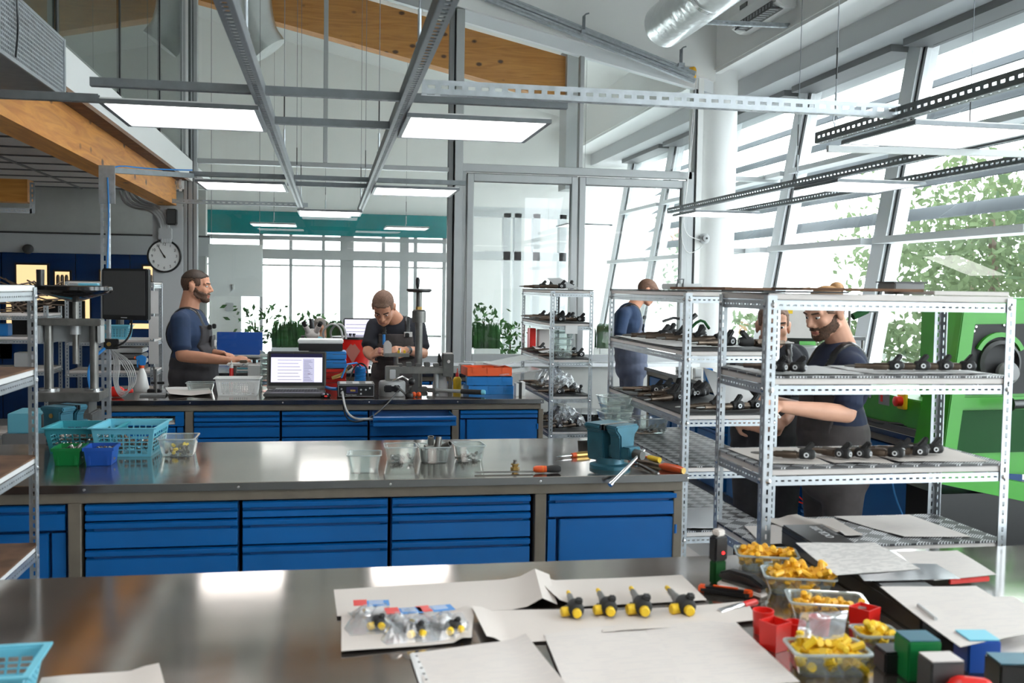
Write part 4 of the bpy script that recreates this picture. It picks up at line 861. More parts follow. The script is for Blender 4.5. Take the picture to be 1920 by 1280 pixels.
ybox('half full glass box of yellow caps behind the red square cup', (1548, 1158), .16, .10, .045, R(-18), 36, 'yellow_orange', 'small orange-yellow cap in the half full glass box', .7)
ybox('large glass box of bright yellow caps at the front', (1550, 1255), .14, .09, .045, R(-8), 55, 'yellow', 'bright yellow cap in the large front glass box')
ybox('small glass box of bright yellow caps beside the green box', (1640, 1213), .08, .07, .035, R(-8), 18, 'yellow', 'bright yellow cap in the small box beside the green box')
# red cups
def cup_round(label, px, r, h):
    p = PZ(*px, .9005); t = MB().lathe([(r*.85, 0), (r, h), (r*.9, h), (r*.76, .004)], n=24).build('red_cup', 'red', loc=(p.x, p.y, .9005), smooth=True); tag(t, label, 'cup', 'red plastic cups')
def cup_sq(label, px, w, h, rz):
    p = PZ(*px, .9005); m = MB(); a, b, c = w/2*.9, w/2, w/2-.002
    m.rings([[(s*q[0], s*q[1], z) for q in ((-1, -1), (1, -1), (1, 1), (-1, 1))] for s, z in ((a, 0), (b, h), (c, h), (a-.002, .003))]); tag(m.build('red_cup', 'red', loc=(p.x, p.y, .9005), rotz=rz), label, 'cup', 'red plastic cups')
cup_round('round red cup nearest the silver marker', (1430, 1186), .022, .048); cup_round('round red cup between two others', (1490, 1200), .021, .038); cup_round('round red cup behind the bag of labels', (1536, 1188), .022, .036)
cup_sq('square red cup beside the round red cups', (1452, 1215), .045, .055, R(25)); cup_sq('square red cup standing apart by the yellow caps', (1620, 1183), .046, .052, R(30))
# clear label bag over the cups
p = PZ(1545, 1215, .955); sheet('small clear bag with printed label on the red cups', [(1500, 1155), (1590, 1150), (1582, 1200), (1492, 1205)], z=.953, mt='poly', curl=.012, cat='bag', name='plastic_bag')
# stamp, stapler, knife, marker
p = PZ(1345, 1092, .9005); t = thing('self_inking_stamp', 'black self-inking stamp with a red dot', 'stamp', p, R(20))
MB().box(-.02, .02, -.013, .013, .055, .115).build('casing', 'black', t, bevel=.004); MB().box(-.018, .018, -.011, .011, 0, .055).build('base', 'green_dark', t, bevel=.003); MB().box(-.012, .012, -.012, .012, .115, .13).build('cap_label', 'paper', t, bevel=.003); MB().lathe([(.004, 0), (.003, .002)], (.004, -.0135, .075), (0, -1, 0), 12).build('red_dot', 'led_red', t)
p = PZ(1390, 1108, .9005); t = thing('stapler', 'black and beige desk stapler', 'stapler', p, R(-58)); 
MB().prism([(-.06, 0), (.065, 0), (.065, .008), (.0, .012), (-.06, .014)], -.016, .016, 'y').build('base', 'paper', t, bevel=.004); MB().prism([(-.055, .018), (.0, .022), (.066, .018), (.068, .028), (.03, .045), (-.03, .046), (-.06, .034)], -.014, .014, 'y').build('arm', 'black', t, bevel=.006); MB().box(-.05, .06, -.009, .009, .012, .02).build('magazine', 'iron', t); MB().box(.03, .055, -.008, .008, .008, .011).build('anvil', 'chrome', t)
p = PZ(1360, 1115, .9005); t = thing('cutter_knife', 'black and orange cutter knife', 'knife', p, R(-32)); MB().prism([(-.06, -.010), (.05, -.013), (.06, -.006), (.06, .008), (-.05, .012), (-.062, .004)], 0, .016).build('handle', 'black', t, bevel=.004); MB().box(-.03, .03, -.005, .005, .016, .02).build('slider', 'orange', t, bevel=.002); MB().box(-.062, -.045, -.010, .010, .001, .018).build('end_cap', 'orange', t, bevel=.003); MB().box(.04, .062, -.009, .009, .002, .018).build('nose', 'orange', t, bevel=.003)
a, b = PZ(1348, 1148, .909), PZ(1418, 1128, .909); d = (b-a); t = thing('marker_pen', 'silver marker with a red cap', 'pen', a); u = tuple(d.normalized()); L = d.length
MB().lathe([(.007, 0), (.0085, .003), (.0085, L*.62), (.007, L*.64)], (0, 0, 0), u, 16).build('barrel', 'chrome', t, smooth=True); MB().lathe([(.0085, L*.64), (.0085, L*.95), (.006, L)], (0, 0, 0), u, 16).build('cap', 'red', t, smooth=True)
# white plug beside knife
p = PZ(1352, 1100, .91); tag(MB().caps((p.x, p.y, .908), (p.x+.03, p.y-.02, .908), .008, .007).build('white_plug', 'white_plastic', smooth=True), 'small white plastic plug beside the stapler', 'plug')
# long black case holding forms, forms and clipboard
c = [PZ(1462, 1030), PZ(1640, 1030), PZ(1790, 1205), PZ(1600, 1205)]
a, b = PZ(1475, 1020, .9), PZ(1740, 1195, .9); d = b-a; t = thing('long_black_case', 'long black case with pale lettering along the foreground bench', 'case', ((a.x+b.x)/2+.045, (a.y+b.y)/2, .9), math.atan2(d.y, d.x)); L = d.length/2
MB().box(-L, L, -.06, .06, 0, .055).build('shell', 'black', t, bevel=.004); MB().box(-L+.003, L-.003, -.0605, .0605, .036, .039).build('lid_seam', 'rubber', t)
text('lettering', 'OCR-202', .032, Mx((-L+.09, .018, .0556), rz=R(180)), 'light_grey', t)
for k in range(5): MB().box(-L+.02+.022*k, -L+.034+.022*k, .04, .05, .0552, .0558).build('printed_icon', 'mid_grey', t)
Zc = .957
sheet('printed form with a signature list lying on the black case', [(1492, 1020), (1640, 1018), (1725, 1068), (1568, 1080)], z=Zc, mt='print_dark')
sheet('sheaf of printed forms above the red folder edge', [(1680, 1036), (1795, 1033), (1868, 1078), (1752, 1090)], z=.93, mt='print')
t = tag(MB().box(-.055, .06, -.004, .004, 0, .012).build('red_folder_clip', 'red', loc=PZ(1815, 1092, .915), rotz=R(6), bevel=.002), 'red folder spine under the forms at the right', 'folder')
q = [PZ(1590, 1075, .93), PZ(1755, 1078, .93), PZ(1800, 1108, .93), PZ(1620, 1112, .93)]
sheet('glossy dark clipboard between two forms', None, world=[Vector((v.x, v.y, .9565)) for v in q], mt='steel_edge', curl=.002, cat='clipboard', name='clipboard', n=4)
sheet('large printed form sloping to the right edge of the bench', [(1650, 1102), (1830, 1100), (1960, 1180), (1800, 1216)], z=.958, mt='print')
sheet('second form under the large one at the right edge', [(1700, 1120), (1900, 1120), (2010, 1190), (1880, 1240)], z=.93, mt='print')
a, b = PZ(1722, 1134, .962), PZ(1755, 1160, .962); tag(MB().tube([a, b], .004, 8).build('ballpoint_pen', 'light_grey', smooth=True), 'pale ballpoint pen on the large form', 'pen')
sheet('printed forms on the lowest visible shelf, left', None, world=[Vector((1.20, 2.62, .8895)), Vector((1.45, 2.63, .8895)), Vector((1.50, 2.86, .8895)), Vector((1.24, 2.84, .8895))], mt='print')
sheet('folded form on the lowest visible shelf, middle', None, world=[Vector((1.38, 2.66, .8905)), Vector((1.55, 2.70, .8905)), Vector((1.56, 2.90, .8905)), Vector((1.33, 2.93, .8905))], mt='paper', lift=lf(.02, .45, .1))
sheet('printed form on the lowest visible shelf, right', None, world=[Vector((1.66, 2.66, .8895)), Vector((1.86, 2.64, .8895)), Vector((1.84, 2.93, .8895)), Vector((1.58, 2.93, .8895))], mt='print')
# colour boxes at the front right corner
def cbox(name, label, px, dims, rz, mt, lid=None, lm=None):
    p = PZ(*px, .9005); t = thing(name, label, 'box', (p.x, p.y, .9005), rz, 'small boxes at the front right corner'); w, d_, h = dims
    MB().box(-w/2, w/2, -d_/2, d_/2, 0, h).build('carton', mt, t, bevel=.003); MB().box(-w/2+.002, w/2-.002, -d_/2+.002, d_/2-.002, h, h+.002).build('lid_panel', lm or 'mid_grey', t); return t
cbox('small_carton', 'green box at the front right corner', (1718, 1268), (.062, .06, .075), R(-6), 'green_bin', lm='vise_blue')
cbox('small_carton', 'dark box with pale lid in front of the green box', (1762, 1300), (.062, .05, .065), R(-4), 'dark_grey', lm='shelfboard')
cbox('small_carton', 'blue box behind the black box at the right', (1830, 1252), (.062, .06, .062), R(-8), 'blue_bin', lm='lblue')
cbox('small_carton', 'black box with blue-grey lid at the right edge', (1895, 1300), (.07, .06, .062), R(-10), 'black', lm='vise_blue')
cbox('small_carton', 'low black box between yellow caps and green box', (1672, 1255), (.05, .05, .04), R(-6), 'black', lm='black')
p = PZ(1815, 1318, .9005); tag(MB().caps((p.x-.015, p.y, .925), (p.x+.02, p.y-.01, .925), .024, .022).build('red_plug', 'red', smooth=True), 'red rounded cap at the bottom right edge', 'cap')
# ---- basket builder with real openings
def basket(label, loc, w, d, h, rz, mt, nx=8, ny=6, nz=5, group=None, rimw=.012, taper=.86, wall=.0025):
    t = thing('plastic_basket', label, 'basket', loc, rz, group)
    def side(L0, L1, n):                  # strips for one side (local: along x, height z), bottom length L0, top L1
        return L0, L1, n
    for (nm, L0, L1, n, ang, off0, off1) in (('front', w*taper, w, nx, 0, d*taper/2, d/2), ('right', d*taper, d, ny, 90, w*taper/2, w/2), ('back', w*taper, w, nx, 180, d*taper/2, d/2), ('left', d*taper, d, ny, 270, w*taper/2, w/2)):
        m = MB(); m.T = Mx((0, 0, 0), rz=R(ang))
        f = lambda u, v: Vector(((L0*(1-v)+L1*v)*(u-.5), -(off0*(1-v)+off1*v), h*v)); nrm = Vector((0, wall, 0))
        def patch(u0, u1, v0, v1): 
            a = [f(u0, v0), f(u1, v0), f(u1, v1), f(u0, v1)]; m.rings([[x-nrm*.5 for x in a], [x+nrm*.5 for x in a]])
        b0, b1, e = .10, .80, .07
        patch(0, 1, 0, b0); patch(0, 1, b1, 1); patch(0, e, b0, b1); patch(1-e, 1, b0, b1)
        for k in range(1, n): u = e+(1-2*e)*k/n; patch(u-.010, u+.010, b0, b1)
        for k in range(1, nz): v = b0+(b1-b0)*k/nz; patch(e, 1-e, v-.018, v+.018)
        m.build(nm+'_lattice', mt, t)
    MB().box(-w*taper/2, w*taper/2, -d*taper/2, d*taper/2, 0, .003).build('floor_panel', mt, t)
    m = MB(); a, b = w/2+rimw, d/2+rimw
    m.rings([[(-a, -b, h), (a, -b, h), (a, b, h), (-a, b, h)], [(-a, -b, h+.004), (a, -b, h+.004), (a, b, h+.004), (-a, b, h+.004)], [(-a+rimw, -b+rimw, h+.004), (a-rimw, -b+rimw, h+.004), (a-rimw, b-rimw, h+.004), (-a+rimw, b-rimw, h+.004)], [(-a+rimw, -b+rimw, h), (a-rimw, -b+rimw, h), (a-rimw, b-rimw, h), (-a+rimw, b-rimw, h)], [(-a, -b, h), (a, -b, h), (a, b, h), (-a, b, h)]], caps=False)
    m.build('rim', mt, t); return t
def bits(name, loc, w, d, h, n, rz, label, mt=('chrome', 'bronze', 'iron')):
    m = MB(); q = Matrix.Rotation(rz, 3, 'Z')
    for i in range(n):
        m.m = i % 3; c = Vector((random.uniform(-w, w)/2, random.uniform(-d, d)/2, random.uniform(.008, h))); a = Vector((random.gauss(0, 1), random.gauss(0, 1), random.gauss(0, .6))).normalized()
        m.lathe([(.007, 0), (.007, .016), (.004, .017), (.004, .022)], c, a, 8)
    o = m.build(name, list(mt), loc=loc, rotz=rz); o['kind'] = 'stuff'; o['label'] = label; o['category'] = 'metal parts'
# bench A, left group
p = PZ(165, 846); basket('teal plastic basket of small metal parts on the middle bench', (p.x-.005, p.y+.02, .9005), .27, .22, .105, R(-4), 'teal_basket', group='blue plastic baskets'); bits('metal_parts', (p.x, p.y, .905), .2, .15, .07, 150, 0, 'small metal parts filling the teal basket')
p = PZ(246, 848); basket('light blue plastic basket next to the teal one on the middle bench', (p.x, p.y+.01, .9005), .24, .27, .115, R(-4), 'lblue', group='blue plastic baskets'); bits('metal_parts', (p.x, p.y, .905), .18, .2, .05, 120, 0, 'small metal parts in the light blue basket')
def bin_(label, px, w, d, h, mt):
    p = PZ(*px); t = thing('stacking_bin', label, 'bin', (p.x, p.y+d/2, .9005), 0, 'small stacking bins'); m = MB(); q = .84
    m.rings([[(s*x*k/2, s2*y*k/2, z) for x, y in ((-1, -1), (1, -1), (1, 1), (-1, 1))] for s, s2, k, z in ((w*q, d*q, 1, 0), (w, d, 1, h), (w-.005, d-.005, 1, h), (w*q-.005, d*q-.005, 1, .004))]); m.build('tub', mt, t)
    MB().box(-w/2-.004, w/2+.004, -d/2-.004, -d/2+.002, h-.012, h).box(-w/2-.004, -w/2+.002, -d/2, d/2, h-.012, h).box(w/2-.002, w/2+.004, -d/2, d/2, h-.012, h).build('rim', mt, t)
    for k in (-.32, .32): MB().box(w*k-.004, w*k+.004, -d/2*.93, -d/2*.80, .004, h*.85).build('rib', mt, t)
    bits('metal_parts', (p.x, p.y+d/2, .905), w*.6, d*.6, h*.8, 40, 0, 'metal parts inside the %s bin' % ('green' if 'green' in mt else 'blue'))
bin_('small green stacking bin in front of the teal basket', (124, 874), .10, .13, .068, 'green_bin'); bin_('small blue stacking bin in front of the baskets', (184, 874), .105, .13, .070, 'blue_bin')
p = PZ(331, 856); glassbox('glass box with yellow tipped parts beside the light blue basket', (p.x, p.y+.06, .9005), .145, .17, .075, 0); bits('metal_parts', (p.x, p.y+.06, .905), .09, .11, .025, 22, 0, 'brown and yellow parts inside the glass box', ('bronze', 'yellow', 'bronze'))
for i, (x, y, w, lb) in enumerate(((684, 888, .125, 'empty glass box nearest the front edge of the middle bench'), (752, 869, .125, 'glass box with a few steel rings'), (815, 869, .125, 'glass box full of steel sleeves'), (882, 866, .12, 'glass box with small screws, right of the sleeves'))):
    p = PZ(x, y); glassbox(lb, (p.x, p.y+.055, .9005), w, .12, .066 if i else .07, R(2*i-3))
    if i in (1, 3): bits('metal_parts', (p.x, p.y+.05, .905), .08, .07, .016 if i == 1 else .01, 16, 0, 'loose steel rings in the glass box' if i == 1 else 'small screws in the rightmost glass box', ('iron', 'chrome', 'iron'))
    if i == 2:
        for j in range(12):
            o = MB().lathe([(.012, 0), (.0125, .001), (.0125, .044), (.012, .045), (.009, .045), (.009, .0)], n=16).build('steel_sleeve', 'iron', loc=(p.x-.036+.024*(j % 4), p.y+.03+.026*(j//4), .905), smooth=True); tag(o, 'upright steel sleeve in the full glass box, one of the lower layer', 'sleeve', 'steel sleeves')
        for j, (dx, dy, dz, rr) in enumerate(((-.035, .04, .062, (0, R(80), .3)), (-.012, .05, .064, (R(15), 0, 0)), (.014, .035, .062, (R(-10), R(8), 0)), (.036, .06, .058, (R(60), 0, .8)))):
            o = MB().lathe([(.0125, 0), (.0125, .045), (.009, .045), (.009, 0)], n=16).build('steel_sleeve', 'iron', loc=(p.x+dx, p.y+dy, .905+dz-.01), smooth=True); o.rotation_euler = rr; tag(o, 'steel sleeve lying on top of the full glass box, %s from left' % ORD[j], 'sleeve', 'steel sleeves')
# flat file, brass fitting
a, b = PZ(890, 886, .905), PZ(1056, 884, .905); d = b-a; t = thing('flat_file', 'long flat file with orange and black handle', 'file', a, math.atan2(d.y, d.x)); L = d.length
MB().prism([(0, -.007), (L*.66, -.009), (L*.66, .009), (0, .007)], 0, .004).build('blade', 'iron', t); MB().lathe([(.008, 0), (.013, .008), (.014, .03), (.012, .05)], (L*.66, 0, .011), (1, 0, 0), 14).build('handle_front', 'orange', t, smooth=True); MB().lathe([(.012, 0), (.0145, .02), (.015, .045), (.010, .055)], (L*.66+.05, 0, .011), (1, 0, 0), 14).build('handle_rear', 'rubber', t, smooth=True); MB().lathe([(.0135, 0), (.0135, .006)], (L*.66+.03, 0, .011), (1, 0, 0), 14).build('handle_ring', 'yellow', t)
p = PZ(967, 881); t = thing('brass_fitting', 'brass fitting standing behind the flat file', 'fitting', (p.x, p.y+.015, .9005)); MB().lathe([(.018, 0), (.018, .008), (.012, .010), (.012, .016), (.016, .017), (.016, .022)], n=6).build('hex_body', 'brass', t); MB().lathe([(.009, .022), (.007, .03), (.008, .036), (.004, .038)], n=14).build('stem', 'iron', t, smooth=True)
# vise builder
def vise(label, loc, rz, s=1., mt='vise_blue', bar=True):
    t = thing('bench_vise', label, 'vise', loc, rz); t.scale = (s, s, s)
    MB().lathe([(.085, 0), (.085, .014), (.06, .02), (.055, .045)], n=24).build('swivel_base', mt, t, smooth=True)
    MB().prism([(-.05, .03), (.05, .03), (.055, .10), (.055, .155), (.075, .165), (.075, .185), (-.075, .185), (-.075, .165), (-.055, .155), (-.055, .10)], -.01, .085, 'y').build('fixed_jaw', mt, t, bevel=.006)
    MB().prism([(-.04, .045), (.04, .045), (.045, .14), (.07, .165), (.07, .185), (-.07, .185), (-.07, .165), (-.045, .14)], -.095, -.035, 'y').build('moving_jaw', mt, t, bevel=.006)
    MB().box(-.035, .035, -.135, -.02, .05, .10).build('slide', mt, t, bevel=.004); MB().box(-.074, .074, -.035, -.028, .163, .186).box(-.076, .076, -.018, -.01, .163, .186).build('jaw_plate', 'steel_edge', t)
    MB().cyl((0, -.135, .072), (0, -.175, .072), .022, .018, 16).build('spindle_head', 'cast', t, smooth=True); MB().lathe([(.012, 0), (.012, .003)], (.0, .086, .14), (0, 1, 0), 12).build('badge', 'brass', t)
    if bar: MB().cyl((-.17, -.160, -.026), (.025, -.160, .090), .0075, n=12).cyl((-.175, -.160, -.029), (-.163, -.160, -.022), .010, n=12).build('tommy_bar', 'chrome', t, smooth=True)
    return t
p = PZ(1140, 872); vise('blue bench vise at the right end of the middle bench', (p.x-.005, p.y-.045, .9005), R(32), .95)
p = PZ(118, 828); vise('light blue vise behind the teal basket', (p.x, p.y+.02, .9005), R(150), .85, 'vise_blue', False)
# stack of glass boxes behind the vise
p = PZ(1149, 818)
for k in range(5): glassbox('glass box in the stack behind the vise, %s from bottom' % ORD[k], (p.x+.012*(k % 2), p.y-.02, .9005+.037*k), .145, .12, .05, R(3*k), group='stacked glass boxes')
# hand tools near the vise
def tool(name, label, a, b, zs, parts, cat='tool'):
    A, B = PZ(*a, zs), PZ(*b, zs); d = B-A; t = thing(name, label, cat, A, math.atan2(d.y, d.x)); L = d.length
    for nm, prof, mt in parts: MB().lathe([(r, L*h) for r, h in prof], (0, 0, 0), (1, 0, 0), 12).build(nm, mt, t, smooth=True)
    return t
tool('screwdriver', 'screwdriver with amber handle at the bench corner', (1178, 860), (1280, 882), .912, (('shaft', [(.004, 0), (.007, .02), (.009, .05), (.011, .4), (.007, .62)], 'bronze'), ('handle', [(.008, .6), (.016, .68), (.017, .9), (.013, 1)], 'orange'), ('end_cap', [(.012, .97), (.012, 1.02)], 'brass')))
tool('scraper', 'scraper with red and yellow handle left of the vise', (1042, 856), (1102, 851), .908, (('blade', [(.002, 0), (.006, .2), (.005, .5)], 'chrome'), ('ferrule', [(.010, .5), (.012, .62)], 'orange'), ('handle', [(.012, .62), (.014, .8), (.012, 1.05)], 'brass')))
tool('marking_pen', 'yellow pen cap near the bench corner', (1216, 857), (1237, 862), .91, (('cap', [(.009, 0), (.011, .3), (.011, 1)], 'yellow'), ('clip', [(.004, -.4), (.004, 0)], 'orange')), 'pen')
a, b = PZ(1195, 868, .903), PZ(1225, 884, .903); d = b-a; t = thing('ring_wrench', 'chrome ring wrench right of the vise', 'wrench', a, math.atan2(d.y, d.x)); MB().lathe([(.016, 0), (.016, .008), (.010, .008), (.010, 0)], (0, 0, 0), n=20, caps=False).build('ring', 'chrome', t, smooth=True); MB().box(.014, d.length+.06, -.005, .005, .001, .007).build('shank', 'chrome', t, bevel=.002)
tool('red_handled_pick', 'red tipped pick behind the vise', (1180, 856), (1192, 860), .908, (('tip', [(.006, 0), (.008, 1)], 'red'), ('shaft', [(.003, 1), (.003, 3)], 'iron')))
o = sheet('curled white label lying behind the vise', [(1083, 823), (1112, 820), (1122, 838), (1085, 836)], z=.903, mt='paper_white', lift=lambda u, v: .03*v, cat='label', name='paper_label')
# small light blue basket corner bottom left
p = PZ(20, 1300); basket('light blue basket corner at the bottom left edge', (p.x-.05, p.y-.05, .9005), .20, .14, .07, R(2), 'lblue', group='blue plastic baskets')
# ================================================================ REAR BENCH
def at(px, Y, z=.9005):
    p = PY(px, 740, Y); return Vector((p.x, Y, z))
def box_thing(name, label, cat, loc, dims, mt, rz=0, bevel=.004, group=None):
    w, d, h = dims; o = MB().box(-w/2, w/2, -d/2, d/2, 0, h).build(name, mt, loc=loc, rotz=rz, bevel=bevel); return tag(o, label, cat, group)
# red air gun, trays, papers
t = thing('air_blow_gun', 'red air blow gun at the left end of the rear bench', 'air gun', at(222, 6.42), R(3))
m = MB(); m.lathe([(.012, 0), (.028, .012), (.033, .04), (.032, .08), (.022, .095), (.013, .10)], (-.065, 0, .033), (1, 0, 0), 20); m.build('body', 'red', t, smooth=True); MB().lathe([(.011, 0), (.013, .02), (.013, .045), (.009, .05)], (.035, 0, .036), (1, 0, .05), 14).build('nozzle', 'red', t, smooth=True); MB().cyl((-.068, 0, .03), (-.10, 0, .03), .009, n=12).build('hose_tail', 'cable_blue', t, smooth=True)
t = thing('spray_bottle', 'white spray bottle with blue and orange trigger', 'bottle', at(266, 6.75))
MB().lathe([(.040, 0), (.045, .01), (.045, .03), (.028, .11), (.014, .145), (.013, .155)], n=24).build('bottle', 'white_plastic', t, smooth=True); MB().lathe([(.016, .15), (.016, .168)], n=16).build('collar', 'orange', t, smooth=True)
MB().prism([(-.035, .205), (-.035, .225), (.0, .235), (.03, .222), (.022, .168), (-.014, .168), (-.016, .2)], -.012, .012, 'y').build('trigger_head', 'cable_blue', t, bevel=.004); MB().prism([(-.03, .155), (-.022, .155), (-.018, .2), (-.03, .2)], -.006, .006, 'y').build('trigger', 'cable_blue', t, bevel=.002); MB().cyl((-.035, 0, .215), (-.045, 0, .215), .009, n=10).build('nozzle', 'orange', t)
box_thing('grey_tray', 'flat grey tray in front of the spray bottle', 'tray', at(288, 6.50), (.16, .13, .012), 'mid_grey', R(4), .006)
sheet('printed sheet curling beside the grey tray', [(312, 733), (392, 730), (398, 741), (318, 742)], z=.905, mt='print', lift=lambda u, v: .02*abs(u-.5))
sheet('white sheet behind the glass box on the rear bench', [(310, 727), (356, 725), (358, 732), (312, 732)], z=.903, mt='paper_white')
p = at(376, 6.75); glassbox('glass box in front of the standing man on the rear bench', p, .17, .13, .06)
p = at(447, 6.55); basket('white plastic basket in front of the standing man', p, .265, .16, .105, 0, 'white_plastic', 16, 8, 8, taper=.88)
p = at(466, 6.95); t = thing('glue_bottle', 'small white bottle with red base behind the white basket', 'bottle', at(434, 6.95)); MB().lathe([(.014, 0), (.014, .13), (.012, .135)], n=14).build('red_base', 'red', t, smooth=True); MB().lathe([(.012, .135), (.012, .155), (.004, .165), (.003, .185)], n=14).build('cap', 'white_plastic', t, smooth=True)
for k in range(7): 
    o = MB().lathe([(.036, 0), (.040, .05), (.041, .052), (.038, .05), (.034, .003)], n=24).build('clear_cup', 'glass_box', loc=at(499, 6.72, .9005+.036*k), smooth=True); tag(o, 'clear cup in the stack left of the laptop, %s from bottom' % ORD[k], 'cup', 'stacked clear cups')
# laptop
t = thing('laptop', 'open black laptop showing a text document', 'laptop', at(552, 6.42), R(-2))
MB().box(-.185, .185, -.06, .19, .004, .026).build('base', 'dark_grey', t, bevel=.005); MB().box(-.16, .16, .05, .165, .026, .028).build('key_bed', 'black', t); MB().box(-.06, .06, -.05, .02, .026, .027).build('touchpad', 'black', t)
k0 = MB().box(-.0075, .0075, -.0075, .0075, 0, .003).build('key', 'dark_grey', t, loc=(-.14, .06, .0275))
for j in range(5):
    for i in range(16):
        if i or j: inst(k0, t, (-.14+.0187*i, .06+.021*j, .0275))
lid = D.objects.new('screen_unit', None); COL.objects.link(lid); lid.parent = t; lid.location = (0, .195, .026); lid.rotation_euler = (R(-6), 0, 0)
MB().box(-.187, .187, 0, .012, 0, .245).build('lid_shell', 'iron', lid, bevel=.008); MB().box(-.178, .178, -.003, .0, .022, .238).build('bezel', 'black', lid)
emitmat('scr', (.63, .62, .80), .85); emitmat('scr_dark', (.02, .02, .05), .6); emitmat('scr_grey', (.42, .42, .56), .8); emitmat('scr_ink', (.05, .05, .1), .5)
MB().box(-.162, .162, -.0045, -.003, .045, .228).build('display', 'scr', lid); MB().box(-.162, .162, -.005, -.0045, .205, .228).build('title_bar', 'scr_dark', lid); MB().box(.04, .11, -.005, -.0045, .045, .198).build('comment_column', 'scr_grey', lid)
for k in range(7): MB().box(-.12, .03-.01*(k % 3), -.0052, -.0046, .06+.021*k, .0622+.021*k).build('text_line', 'scr_ink', lid)
for k in range(14): MB().box(.045, .10-.008*(k % 4), -.0056, -.005, .055+.0098*k, .0568+.0098*k).build('comment_line', 'scr_ink', lid)
MB().box(.07, .085, -.0058, -.005, .098, .1).build('red_mark', 'red', lid); MB().box(-.13, .13, .002, .03, -.004, .012).build('hinge_bar', 'light_grey', t, loc=(0, .18, .022))
t = thing('computer_mouse', 'dark mouse with red glow beside the laptop', 'mouse', at(611, 6.36)); MB().ell((0, 0, .012), (.032, .045, .018), 16, 10).build('shell', 'black_gloss', t, smooth=True); MB().ell((0, -.036, .012), (.014, .008, .008), 10, 8).build('glow_window', 'led_red', t, smooth=True)
# storage boxes beside laptop
for k, (h0, h1, mt, lb) in enumerate(((0, .075, 'red', 'red'), (.075, .14, 'red', 'red'), (.145, .20, 'cable_blue', 'blue'), (.203, .258, 'cable_blue', 'blue'))):
    o = thing('stacked_case', '%s storage case behind the laptop, %s from bottom' % (lb, ORD[k]), 'case', at(615, 6.93, .9005+h0), 0, 'storage cases behind the laptop'); MB().box(-.12, .12, -.10, .10, 0, h1-h0-.003).build('shell', mt, o, bevel=.006); MB().box(-.03, .03, -.106, -.1, .012, .04).build('latch', mt, o, bevel=.003)
    MB().box(-.121, .121, -.101, .101, (h1-h0)*.6, (h1-h0)*.6+.003).build('lid_seam', 'dark_grey', o)
t = thing('white_instrument', 'white and black instrument case on top of the storage cases', 'instrument', at(601, 6.93, .9005+.26)); MB().box(-.15, .15, -.11, .11, .05, .075).build('top_cover', 'white_plastic', t, bevel=.006); MB().box(-.145, .145, -.105, .105, 0, .05).build('body', 'black', t, bevel=.004); MB().box(.06, .11, -.107, -.104, .06, .066).build('badge', 'mid_grey', t)
# microscope behind
t = thing('stereo_microscope', 'cream stereo microscope with two black eyepieces', 'microscope', at(585, 8.35, .9005)); 
MB().box(-.09, .09, -.06, .14, 0, .02).build('foot', 'mid_grey', t, bevel=.006); MB().cyl((0, .09, .02), (0, .09, .36), .016, n=14).build('pillar', 'black', t); MB().lathe([(.045, 0), (.05, .03), (.05, .08), (.035, .10)], (0, 0, .17), n=20).build('objective', 'shelfboard', t, smooth=True); MB().ell((0, 0, .30), (.06, .055, .045)).build('head', 'shelfboard', t, smooth=True)
for s in (-1, 1): MB().cyl((s*.025, -.02, .31), (s*.055, -.07, .37), .022, n=14).build('eyepiece_tube', 'shelfboard', t, smooth=True); MB().cyl((s*.055, -.07, .37), (s*.068, -.09, .395), .018, n=14).build('eyecup', 'black', t, smooth=True)
MB().cyl((-.0, .04, .33), (-.01, .05, .42), .02, n=14).build('camera_port', 'black', t, smooth=True); MB().cyl((-.06, 0, .27), (-.09, 0, .27), .018, n=12).build('focus_knob', 'black', t, smooth=True)
for k in range(2): T('light_guide', [at(607+k*14, 8.3, 1.16), at(604+k*14, 8.25, 1.24), at(622+k*12, 8.2, 1.30), at(638+k*8, 8.2, 1.26), at(642+k*6, 8.2, 1.17)], .009, 'cable_grey', 'grey light guide arching beside the microscope, %s' % ('inner' if k else 'outer'), 'cable')
# instrument box with leads
t = thing('power_supply', 'black bench power supply with small yellow readout', 'instrument', at(667, 6.42)); MB().box(-.115, .115, -.08, .13, .006, .085).build('case', 'iron', t, bevel=.004); MB().box(-.115, .115, -.086, -.08, .004, .084).build('front_panel', 'black', t, bevel=.003); MB().box(-.108, .108, -.0875, -.086, .008, .010).box(-.108, .108, -.0875, -.086, .078, .08).box(-.110, -.108, -.0875, -.086, .008, .08).box(.108, .110, -.0875, -.086, .008, .08).build('panel_border', 'light_grey', t)
MB().box(-.06, .01, -.088, -.086, .03, .068).build('display', 'scr_dark', t); text('readout', '0000', .016, Mx((-.02, -.0885, .045), rx=R(90)), 'yellow', t); text('lettering', 'Power Supply', .012, Mx((-.03, -.088, .018), rx=R(90)), 'light_grey', t)
for x, z in ((.03, .05), (.03, .025), (.06, .05), (.085, .06), (-.09, .055), (-.09, .03)): MB().lathe([(.006, 0), (.005, .006)], (x, -.086, z), (0, -1, 0), 10).build('terminal', 'light_grey', t)
for x in (-.08, .0, .08): MB().box(x-.02, x+.02, -.05, .08, .0851, .0865).build('top_label', 'paper_white', t)
T('test_lead', [at(642, 6.32, .94), at(644, 6.24, .90), at(650, 6.1, .84), at(665, 6.0, .81), at(690, 5.98, .815), at(705, 6.05, .80)], .007, 'cable_grey', 'grey test lead hanging into the pulled out drawer', 'cable')
T('test_lead', [at(646, 6.32, .93), at(643, 6.22, .86), at(650, 6.14, .79), at(670, 6.1, .775), at(700, 6.1, .81), at(730, 6.2, .89), at(748, 6.34, .95)], .005, 'black', 'thin black lead looping below the bench edge', 'cable')
pts = []
